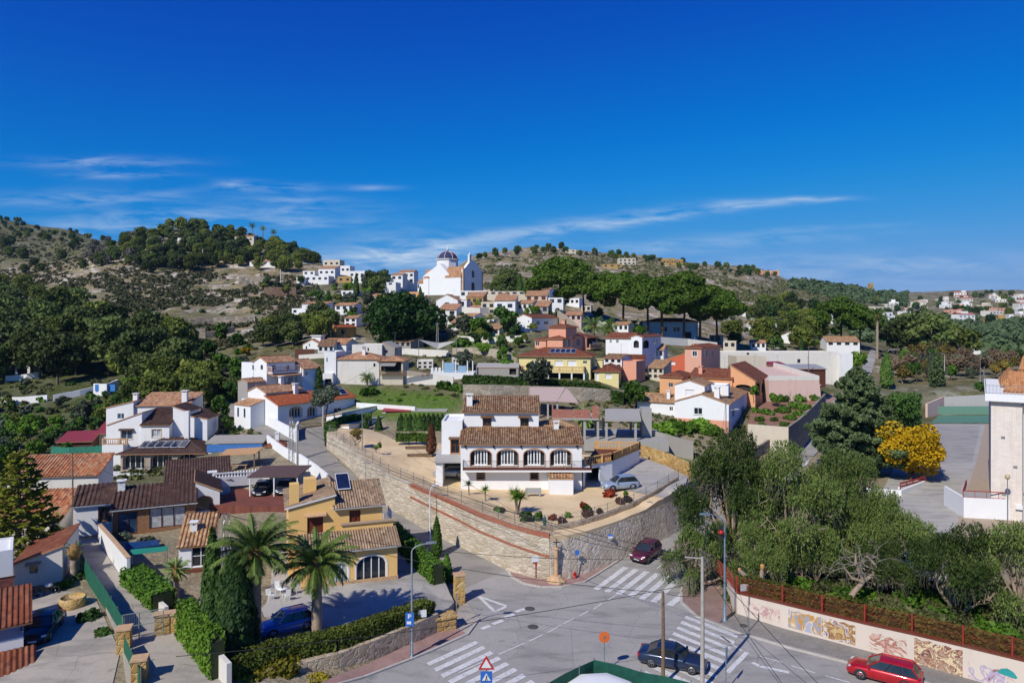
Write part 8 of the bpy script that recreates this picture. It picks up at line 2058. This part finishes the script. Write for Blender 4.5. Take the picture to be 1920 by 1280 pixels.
def motorbike(label,p,ang,col):
 r=empty('motorbike',p,R(ang),label,'motorbike','motorbikes by the white cottage')
 for x in(.68,-.68):
  m=MB();m.tube([(x+.3*math.cos(t),0,.31+.3*math.sin(t))for t in[6.283*k/16 for k in range(17)]],.055,6);w=m.obj('wheel',tyre_m,r);m=MB();m.lathe([(.05,-.06),(.05,.06)],8);o=m.obj('hub',rim_m,w);o.location=(x,0,.31);o.rotation_euler=(R(90),0,0)
 m=MB();m.tube([(.68,0,.31),(.5,0,.95)],.04,6);m.tube([(.5,0,.8),(0,0,.55),(-.68,0,.31)],.05,6);m.box(-.2,.25,-.15,.15,.3,.62);m.obj('frame',trim_m,r)
 m=MB();m.lathe([(.05,-.32),(.17,-.15),(.18,.1),(.08,.3)],10);o=m.obj('tank',paint('bike_paint_'+col[1:],col),r);o.location=(.2,0,.78);o.rotation_euler=(0,R(90),0)
 m=MB();m.box(-.75,-.05,-.13,.13,.72,.82);m.obj('seat',trim_m,r);m=MB();m.tube([(.42,-.35,1.0),(.5,0,.97),(.42,.35,1.0)],.02,5);m.obj('handlebar',steel,r)
motorbike('black motorbike leaning left of the white one by the cottage wall',gp(58,1122),15,'#151515');motorbike('white tanked motorbike nearest the planter by the cottage wall',gp(86,1116),20,'#c9ccd0')
# ---------------------------------------------------------------- lamps, poles, wires
lamp_grey=plain('lamp_grey','#9aa3a6',.5,.4);bluegrey=plain('blue_grey_steel','#7d95a0',.5,.4)
def lamp(label,p,h,arm,mat,r0=.085,rise=.5,group=None,head=True):
 """street lamp: tapering pole, curved arm (dx, dy), flat head"""
 r=empty('street_lamp',p,0,label,'street lamp',group);a=Vector((arm[0],arm[1],0));m=MB();k=6
 m.lathe([(r0*2,0),(r0*2,.12),(r0*1.2,.2),(r0*1.2,1.1),(r0,1.15)],10);m.tube([(0,0,1.1),(0,0,h*.6),(0,0,h-rise)],[r0,r0*.8,r0*.62],8);m.obj('pole',mat,r)
 pts=[Vector((0,0,h-rise))+a*(1-math.cos(t))+Vector((0,0,rise*math.sin(t)))for t in[math.pi/2*j/k for j in range(k+1)]]
 m=MB();m.tube(pts,r0*.5,6);m.obj('arm',mat,r)
 if head:
  d=a.normalized();c=pts[-1];s=Vector((-d.y,d.x,0));m=MB();m.extr([c-s*.13-d*.1,c+s*.13-d*.1,c+s*.16+d*.3,c+s*.08+d*.62,c-s*.08+d*.62,c-s*.16+d*.3],(0,0,.1));m.obj('lamp_head',mat,r)
 return r
lamp('grey street lamp on the pavement by the lower crossing, arm to the right',gp(772,1234),8.0,(1.1,.25),lamp_grey)
l2=lamp('blue grey street lamp with a red signal by the pavement island',gp(1359,1166),8.6,(-1.5,-.3),bluegrey,.1,1.0)
m=MB();m.lathe([(.06,0),(.2,.05),(.2,.25),(.06,.3)],10,(-.35,-.2,7.0));m.obj('red_signal',plain('red_signal','#b81a1a',.4),l2);m=MB();m.box(-.5,-.2,-.16,0,6.5,7.6);m.obj('signal_housing',trim_m,l2)
for lab,px,py,h,arm in(('white lamp on the climbing right street, arm to the right',1527,775,6.5,(.9,0)),('lamp at the top of the climbing street',1664,700,7.5,(1.6,0)),('lamp with arm to the left above the sports court',1771,712,8,(-1.8,0)),('lamp with twin arm at the right of the avenue',1838,715,9,(1.8,0)),('curved white lamp in front of the white stepped house',1363,815,4.5,(1.6,.3)),('white lamp post on the left street by the brick banded wall',806,1012,5.6,(.3,.2))):lamp(lab,gp(px,py,None,-.1),h,arm,trim_white if px!=1838 else lamp_grey,.07,.7)
r=empty('globe_lamp',gp(1889,985,0),0,'tall globe lamp in front of the school terrace','street lamp');m=MB();m.tube([(0,0,0),(0,0,5.4)],.05,6);m.obj('pole',steel,r);m=MB();m.lathe([(.05,5.3),(.24,5.45),(.3,5.65),(.22,5.85),(.05,5.95)],12);m.obj('globe',plain('amber_globe','#b8a882',.3),r)
TOPS={}
def pole(key,label,p,h,mat,r0=.13,arms=1,name='utility_pole',lattice=False):
 r=empty(name,p,0,label,'pole');m=MB()
 if lattice:
  for sx in(-1,1):
   for sy in(-1,1):m.beam((sx*r0*1.6,sy*r0*1.6,-.3),(sx*r0*.7,sy*r0*.7,h),.05,.05)
  n=int(h/.55)
  for k in range(n):
   z0,z1=h*k/n,h*(k+1)/n;q=r0*(1.6-.9*k/n);s=1 if k%2 else-1
   for sy in(-1,1):m.beam((-q*s,sy*q,z0),(q*s,sy*q,z1),.03,.03);m.beam((sy*q,-q*s,z0),(sy*q,q*s,z1),.03,.03)
 else:m.tube([(0,0,-.4),(.02,0,h*.5),(0,0,h)],[r0,r0*.85,r0*.65],8)
 m.obj('shaft',mat,r)
 if arms:
  m=MB();m.beam((-.5,0,h-.25),(.5,0,h-.25),.08,.08)
  for x in(-.42,0,.42):m.lathe([(.05,0),(.06,.08),(.03,.16)],6,(x,0,h-.2))
  m.obj('crossbar',steel,r)
 TOPS[key]=Vector(p)+Vector((0,0,h-.1))
pole('wood','leaning weathered wooden pole by the dark saloon',W(1243,1282,45.5),6.1,wood_old,.14,0)
pole('steel','tall grey steel pole with an angled bracket in the near right',Vector((12.35,45,0)),8.65,pole_concrete,.15,0)
pole('house','concrete pole before the red roofed house',gp(606,800),5.4,pole_concrete,.17)
pole('street','thin grey pole at the white boundary wall',gp(557,893),6.6,pole_concrete,.13)
pole('lattice','slender steel lattice pole by the climbing lane',gp(546,868),6.2,steel,.2,0,'lattice_pole',True)
pole('mast','small lattice mast above the near cypresses',G(424,1130,1.3),7.2,steel,.25,0,'lattice_pole',True)
pole('north','lattice pole right of the great dark tree',at(820,176),8.2,pole_concrete,.22,1,'lattice_pole',True)
pole('garden','thin pole at the edge of the sandy garden',gpt(679,92.5),5.2,steel,.07,0)
pole('brick','dark pole left of the brick house',gp(136,1000),8.5,wood_old,.09,0);pole('shed','pole before the tin shed on the bastion',W(1516,702,165),6.5,wood_old,.1,0);pole('white','thin grey pole by the white stepped house corner',gp(1361,822),6.8,steel,.1,0)
for lab,px,Y in(('left one of two pale poles on the stony slope',306,440),('right one of two pale poles on the stony slope',380,425),('pale pole below the white shoulder houses',526,360)):pole('x',lab,at(px,Y),9,trim_white,.2,0)
m=MB();st=TOPS['steel'];m.beam(st+Vector((0,0,0)),st+Vector((-1.1,.1,.05)),.07,.07);tag(m.obj('pole_bracket',pole_concrete),'short angled bracket on top of the tall steel pole','bracket')
wire_m=plain('black_cable',(.015,.015,.015),.6)
def wire(a,b,sag=.6,r=.018):
 a=TOPS[a]if isinstance(a,str)else a;b=TOPS[b]if isinstance(b,str)else b;n=14;return[a.lerp(b,k/n)-Vector((0,0,sag*4*(k/n)*(1-k/n)))for k in range(n+1)]
crn=W(1020,990,63.9);off=W(-500,900,70)
for lab,a,b,s in(('black cable from the steel pole to the corner of the stone wall',st,crn,.5),('black cable from the steel pole across to the lattice mast',st,'mast',1.2),('black cable from the steel pole up the left street',st,'street',1.6),('second black cable from the steel pole up the left street',st-Vector((0,0,.7)),'lattice',1.4),('black cable from the wall corner up the left street',crn,'street',1.0),('black cable from the wall corner to the thin pole of the sandy garden',crn,'garden',.4),('black cable from the wooden pole to the lattice mast','wood','mast',.9),('black cable from the wooden pole to the steel pole','wood',st-Vector((0,0,2.4)),.15),('black cable between the two poles beside the red roofed house','street','house',.5),('black cable from the lattice mast towards the left edge','mast','brick',.6),('black cable from the house pole to the lattice pole by the dark tree','house','north',1.0),('black cable leaving the steel pole to the lower right',st,Vector((20.5,41.5,0)),.1),('second black cable leaving the steel pole to the lower right',st-Vector((0,0,.6)),Vector((17.8,41,0)),.1),('black cable from the steel pole to the white stepped house',st,'white',1.4),('black cable over the junction to the left edge',st-Vector((0,0,1.5)),G(330,1230,5.5),.5)):
 mb=MB();mb.tube(wire(a,b,s),.02,4,caps=False);tag(mb.obj('cable',wire_m),lab,'cable')
# ---------------------------------------------------------------- signs and small street things
blue_s=plain('sign_blue','#2a66b8',.5,0,.05);white_s=plain('sign_white','#d9dadb',.5,0,.05);red_s=plain('sign_red','#b3262a',.5,0,.05);orange_s=plain('sign_orange','#cf6a34',.6,0,.1);red_post=plain('red_post','#7d1f2c',.5)
def disc(m,c,r,y,n=20,mi=0,d=.03):m.extr([(c[0]+r*math.cos(6.283*k/n),y,c[2]+r*math.sin(6.283*k/n))for k in range(n)],(0,d,0),mi)
def tri(m,c,r,y,mi=0,d=.02):m.extr([(c[0]+r*math.sin(a),y,c[2]+r*math.cos(a))for a in(0,2.094,4.189)],(0,d,0),mi)
def sign(label,p,h,plates,post=steel,ang=0.0,r0=.035,name='road_sign'):
 """plates: (part name, material, builder)"""
 r=empty(name,p,R(ang),label,'sign');m=MB();m.tube([(0,0,-.2),(0,0,h)],r0,6);m.obj('post',post,r)
 for nm,mat,f in plates:m=MB();f(m);m.obj(nm,mat,r)
 return r
B=lambda x0,x1,z0,z1,y=-.07,d=.03:(lambda m:m.box(x0,x1,y,y+d,z0,z1))
sign('round orange faded sign seen from behind at the near kerb',G(1133,1262,0),2.75,[('plate',orange_s,lambda m:disc(m,(0,0,2.5),.38,-.07)),('clamp',steel,B(-.05,.05,2.4,2.6,-.09))],bluegrey)
sign('red bordered triangle over a blue pedestrian crossing sign at the bottom edge',G(912,1335,0),3.3,[('triangle',red_s,lambda m:tri(m,(0,0,2.95),.58,-.07)),('triangle_face',white_s,lambda m:tri(m,(0,0,2.95),.36,-.085)),('crossing_plate',blue_s,B(-.36,.36,1.85,2.55)),('crossing_triangle',white_s,lambda m:tri(m,(0,0,2.15),.3,-.085)),('walking_figure',trim_m,lambda m:(m.beam((0,-.1,2.2),(-.08,-.1,2.0),.05,.02),m.beam((0,-.1,2.2),(.08,-.1,2.0),.05,.02),m.beam((0,-.1,2.2),(.02,-.1,2.32),.06,.02)))])
sign('blue and white parking signs on the lamp post by the lower crossing',gp(769,1235),3.4,[('plate',blue_s,B(-.3,.3,2.35,3.3,-.2)),('symbol',white_s,lambda m:(m.box(-.12,-.05,-.215,-.2,2.9,3.2),m.box(-.05,.1,-.215,-.2,3.13,3.2),m.box(-.05,.1,-.215,-.2,3.0,3.06),m.box(.06,.12,-.215,-.2,3.0,3.2),m.box(-.2,.1,-.215,-.2,2.5,2.7)))])
for px,py,lab,hh in((789,1197,'white notice board on a red post by the clipped hedge',1.95),(1005,1086,'white notice board on a red post against the corner wall',1.95),(1397,1150,'white notice board on red legs before the red netting fence',2.2)):
 sign(lab,gp(px,py),hh,[('board',white_s,B(-.42,.42,hh-.35,hh+.18,-.1,.08)),('collar',red_s,B(-.09,.09,hh-.75,hh-.4,-.06,.12))],red_post,10,.06,'notice_board')
sign('street name plate with white and blue bands on a dark post by the stone wall',gp(1134,1055),2.9,[('plate',white_s,B(.05,.75,2.35,2.6)),('blue_band',blue_s,B(.05,.75,2.6,2.8)),('finial',white_s,B(-.07,.07,2.88,3.0))],bluegrey,-10,.05,'street_sign')
sign('tall blank sign panel seen from behind near the upper corner wall',gp(1219,1012),4.2,[('plate',steel,B(-.32,.32,2.9,4.1))],steel,-25);sign('narrow blue sign on a thin post against the corner wall',gp(1082,1083),2.6,[('plate',blue_s,B(-.2,.2,2.1,2.55))])
sign('thin grey sign post on the concrete apron by the tall gate pillar',gp(856,1176),2.6,[('plate',steel,B(-.06,.06,1.7,2.6))]);sign('slim sign post on the grey pavement below the painted wall',gp(1404,1186),2.7,[('plate',steel,B(-.16,.16,2.1,2.7))],steel,60);sign('blank sign seen edge on at the lower right zebra crossing',G(1361,1296,0),2.9,[('plate',bluegrey,B(-.3,.3,2.0,2.85))],bluegrey,65)
r=empty('litter_bin',gp(1091,1076),0,'dark green litter bin beside the corner wall','bin');m=MB();m.lathe([(.16,.3),(.2,.35),(.22,1.0),(.24,1.05),(.2,1.06)],12);m.obj('basket',plain('bin_green','#12302c',.6),r);m=MB();m.tube([(0,0,0),(0,0,.35)],.05,6);m.obj('stand',steel,r)
r=empty('fire_hydrant',gp(1078,1086),0,'small bright red hydrant at the foot of the corner wall','hydrant');m=MB();m.lathe([(.14,0),(.14,.08),(.1,.1),(.1,.5),(.14,.52),(.12,.62),(.03,.7)],10);m.beam((-.2,0,.4),(.2,0,.4),.1,.1);m.obj('barrel',plain('hydrant_red','#c8261c',.4),r)
r=empty('wayside_cross',gp(1043,1091),0,'sandstone wayside cross with an iron cross on a rock base at the corner','monument');m=MB();m.lathe([(1.0,-.2),(.9,.15),(.6,.35),(.4,.6),(.2,.62),(.17,2.9),(.24,3.0),(.2,3.15)],10,(0,0,0),0,False);m.obj('column',stone_trim,r);m=MB();m.beam((0,0,3.1),(0,0,3.9),.07,.07);m.beam((-.32,0,3.6),(.32,0,3.6),.07,.07);m.obj('iron_cross',dark_metal,r)
r=empty('garden_statue',gpt(1021,65.6),0,'dark green pump figure at the tip of the sandy garden','statue');m=MB();m.lathe([(.22,0),(.16,.1),(.12,.5),(.2,.75),(.1,1.0),(.13,1.15),(.03,1.25)],10);m.beam((0,0,.8),(.45,-.1,.6),.08,.08);m.obj('figure',plain('verdigris','#2c5a56',.6),r)
r=empty('garden_bench',gpt(1000,77.8),0,'stone bench with a small table against the villa wall','bench');m=MB();m.box(-.9,.9,-.2,.2,.4,.5);m.box(-.9,.9,.18,.26,.5,.9);m.obj('seat',concrete,r)
for x in(-.7,.7):m=MB();m.box(x-.08,x+.08,-.18,.18,0,.4);m.obj('leg',concrete,r)
for lab,px,Y in(('long timber planter bed on the sand left of the villa',787,93.5),('second timber planter bed behind the long one on the sand',782,99)):
 p=gpt(px,Y);r=empty('planter_bed',p,.2,lab,'planter');m=MB()
 for a,b in(((-1.6,-.5),(1.6,-.5)),((1.6,-.5),(1.6,.5)),((1.6,.5),(-1.6,.5)),((-1.6,.5),(-1.6,-.5))):m.beam((a[0],a[1],.12),(b[0],b[1],.12),.12,.28)
 m.obj('frame',wood_old,r)
r=empty('garden_set',G(530,1118,1.35),.3,'white metal garden table and chairs left of the ochre house','garden furniture');m=MB();m.lathe([(.5,.7),(.5,.74)],16);m.tube([(0,0,0),(0,0,.7)],.04,6);m.obj('table',trim_white,r)
for k in range(4):
 a=k*1.57+.4;c=Vector((math.cos(a),math.sin(a),0))*.95;m=MB();m.box(c.x-.22,c.x+.22,c.y-.22,c.y+.22,.42,.46);d=c.normalized()*.22
 for sx in(-.2,.2):
  for sy in(-.2,.2):m.beam((c.x+sx,c.y+sy,0),(c.x+sx,c.y+sy,.42),.03,.03)
 m.beam(c+d+Vector((0,0,.46)),c+d*1.3+Vector((0,0,.95)),.4,.04);m.obj('chair',trim_white,r)
for i,px in enumerate((388,402)):
 r=empty('blue_chair',gp(px,962,1.9),.4,('left','right')[i]+' one of two blue chairs by the brick house wall','chair','blue chairs');m=MB();m.box(-.3,.3,-.3,.3,.35,.42);m.box(-.3,.3,.25,.32,.42,1.0);m.obj('seat',plain('blue_plastic_%d'%i,'#1f56a8',.5),r)
 m=MB();[m.box(x-.03,x+.03,y-.03,y+.03,0,.35)for x in(-.27,.27)for y in(-.27,.27)];m.obj('legs',trim_m,r)
# ---------------------------------------------------------------- painted wall, red netting fence
def mural(name,cols,sc):
 t=NT(name);co=t.co('Object',(1,1,1.1));n=t.n('ShaderNodeTexNoise');t.l(co,n.inputs['Vector']);n.inputs['Scale'].default_value=sc;n.inputs['Detail'].default_value=5;n.inputs['Distortion'].default_value=1.2
 k=len(cols);c=t.ramp(n.outputs[0],[(.3+.4*i/k,rgb(x))for i,x in enumerate(cols)],'CONSTANT');f=t.noise(co,9,4)
 return t.fin(t.mix(t.ramp(f,[(.5,0.0),(.7,.5)]),c,rgb('#c9bfae')),.9)
def mural_wall():
 P=[G(*p,0)for p in[(1362,1118),(1382,1153),(1467,1180),(1622,1222),(1711,1245),(1807,1273),(2000,1326)]];O=P[0]
 r=empty('painted_wall',O,0,'long whitewashed street wall with faded painted scenes','wall');L=[p-O for p in P];H=[1.6,1.75,1.95,2.0,2.05,2.15,2.2]
 m=MB();run_wall(m,L,[-.5]*7,H,.35);m.obj('masonry',plaster('mural_base','#d6c8b8',.55,(.5,.4,.34)),r)
 m=MB();run_wall(m,[p+Vector((.02,-.04,0))for p in L],[h-.0 for h in H],[h+.1 for h in H],.45);m.obj('coping',tile_rust,r)
 def panel_(u0,u1,z0,z1,mat,nm='painted_panel',poly=None):
  a,b=[G(u,600+24*1300/50,0)for u in(u0,u1)];out=[]
  for u in(u0,u1):
   k=(u-960)/FOC
   for p,q in zip(P[:-1],P[1:]):
    den=(q.x-p.x)-k*(q.y-p.y)
    s=(k*p.y-p.x)/den if abs(den)>1e-6 else-1
    if 0<=s<=1:out.append((p.lerp(q,s)-O,(q-p).normalized()));break
  (a,d),(b,_)=out;nrm=Vector((d.y,-d.x,0))*.012;m=MB();n=6
  if poly:m.add([a.lerp(b,s)+nrm*1.6+Vector((0,0,z0+(z1-z0)*t))for s,t in poly],[tuple(range(len(poly)))])
  else:m.grid([[a.lerp(b,k/n)+nrm+Vector((0,0,z0)),a.lerp(b,k/n)+nrm+Vector((0,0,z1-.12*(k%2)))]for k in range(n+1)])
  m.obj(nm,mat,r)
 panel_(1400,1462,.5,1.5,mural('mural_pink',['#d3b8ac','#c9a79c','#d6c8b8','#b98f8c','#cdb9a8'],1.0));panel_(1478,1540,.35,1.75,mural('mural_ochre',['#d6c8b8','#c9a468','#8f98ae','#b88a4a','#d6c8b8','#a5a9b8'],.8));panel_(1541,1604,.3,1.8,mural('mural_brown',['#c2a36a','#8a5f3a','#a8824a','#d6c8b8','#7a6a8a','#b8935a'],1.3))
 panel_(1630,1700,.35,1.6,mural('mural_red',['#d6c8b8','#c9a090','#a8705f','#d6c8b8','#c2b09a'],1.2));panel_(1714,1805,.1,1.95,mural('mural_earth',['#8d5f4c','#b08a6a','#7a4a42','#d8c39a','#9a6a54','#a8907a','#e0cfa8'],1.1));panel_(1815,1905,.2,1.3,mural('mural_beach',['#d6c8b8','#cdb0a8','#d6c8b8','#b0a0b8','#8f6a5a'],1.0))
 panel_(1870,1908,.95,1.5,plain('teal_paint','#2a9490',.8),'painted_parasol',[(0,.35),(.1,.15),(.9,0),(1,.2),(.8,.75),(.5,1),(.2,.8)])
 red=plain('rust_red_steel','#9c3a2a',.6,.2,.2)
 F=[O+l+Vector((.05,.15,h+.1))for l,h in zip(L,H)];F[0]=F[0]+Vector((-.6,2.2,0))
 wire_fence('netting_fence','rust red netting fence along the top of the painted wall',F,1.25,3.1,red,red,.16,.07)
mural_wall()
# ---------------------------------------------------------------- screened roof terrace at the bottom edge
def near_terrace():
 zt=4.0;A,Bp,C_=[W(px,600+(24-zt)*FOC/Y,Y)for px,Y in((960,36.5),(1113,40.9),(1345,37.6))];base=zt-1.7
 O=Vector((A.x,A.y,base));r=empty('terrace_block',O,0,'flat roofed block under the green screened terrace at the bottom edge','building');m=MB();poly=[(A.x-O.x,A.y-O.y),(A.x-O.x,-4.0),(C_.x-O.x,-4.0),(C_.x-O.x,C_.y-O.y),(Bp.x-O.x,Bp.y-O.y)];m.prism(poly,-base,0);m.obj('wall',white,r)
 screen('green_screen_fence','dark green screen fence round the near roof terrace at the bottom edge',[Vector((p.x,p.y,base))for p in(A,Bp,C_)],1.7,plain('dark_green_cloth','#0b4a3a',.85,0,.25,2.5))
 p=W(1128,1296,38.3);r=empty('white_canopy',Vector((p.x,p.y,base)),.5,'white rounded canopy standing inside the green screen','canopy');m=MB();m.lathe([(2.3,1.0),(2.3,1.1),(1.9,1.32),(1.2,1.42),(.2,1.45)],8,(0,0,0),0,True);m.obj('top',white_clean,r)
 for x,y in((1.4,1.4),(-1.4,1.4),(1.4,-1.4),(-1.4,-1.4)):m=MB();m.box(x-.05,x+.05,y-.05,y+.05,0,1.1);m.obj('post',trim_white,r)
near_terrace()
# ---------------------------------------------------------------- the far town
def town():
 tm=[white_clean,white,cream,salmon_pink,ochre_dull];got=[]
 for _ in range(900):
  if len(got)>=46:break
  px,py=random.uniform(1648,1935),random.uniform(549,606)
  if py<556+max(0,1800-px)*.12:continue
  g=ground_hit(px,py,300)
  if g is None or any((g.xy-q.xy).length<26 for q in got):continue
  got.append(g);w,d,h=random.uniform(7,17),random.uniform(7,11),random.choice((3.4,4,6.2));m=MB();m.box(-w/2,w/2,0,d,-5,h)
  if random.random()<.6:x=random.uniform(-w/3,w/4);m.box(x,x+w*.35,1.5,d-1,h,h+2.8)
  n=max(2,int(w/3.5))
  for k in range(n):
   x=-w/2+w*(k+.5)/n
   for z in((.9,)if h<5 else(.6,3.6)):m.add([(x-.7,-.04,z),(x+.7,-.04,z),(x+.7,-.04,z+1.4),(x-.7,-.04,z+1.4)],[(0,1,2,3)],1)
  if random.random()<.2:m.extr([(-w/2-.4,-.4,h-.1),(w/2+.4,-.4,h-.1),(w/2+.4,d/2,h+1.6),(-w/2-.4,d/2,h+1.6)],(0,0,.2),2);m.extr([(w/2+.4,d+.4,h-.1),(-w/2-.4,d+.4,h-.1),(-w/2-.4,d/2,h+1.6),(w/2+.4,d/2,h+1.6)],(0,0,.2),2)
  o=m.obj('town_house',[random.choice([white,white_old,white_old]+tm),glassm,random.choice((plain_red,plain_tan))]);o.location=g;o.rotation_euler=(0,0,random.uniform(-.5,.3));tag(o,'small pale house in the far town under the right skyline','house','houses of the far town')
plain_red=plain('far_red_roof','#b0705a',.8);plain_tan=plain('far_tan_roof','#b99a7c',.8)
town()
# ---------------------------------------------------------------- the air over the far hills
def haze():
 m=bpy.data.materials.new('thin_air');m.use_nodes=True;t=m.node_tree;t.nodes.clear()
 o=t.nodes.new('ShaderNodeOutputMaterial');v=t.nodes.new('ShaderNodeVolumePrincipled')
 v.inputs['Color'].default_value=(.38,.64,1,1);v.inputs['Density'].default_value=.00006;v.inputs['Anisotropy'].default_value=.2
 t.links.new(v.outputs[0],o.inputs['Volume'])
 b=MB();b.box(-3100,3100,-1000,2900,-5.5,195);tag(b.obj('haze',m),'thin pale blue air veiling the far hills and town','haze',None,'stuff')
haze()
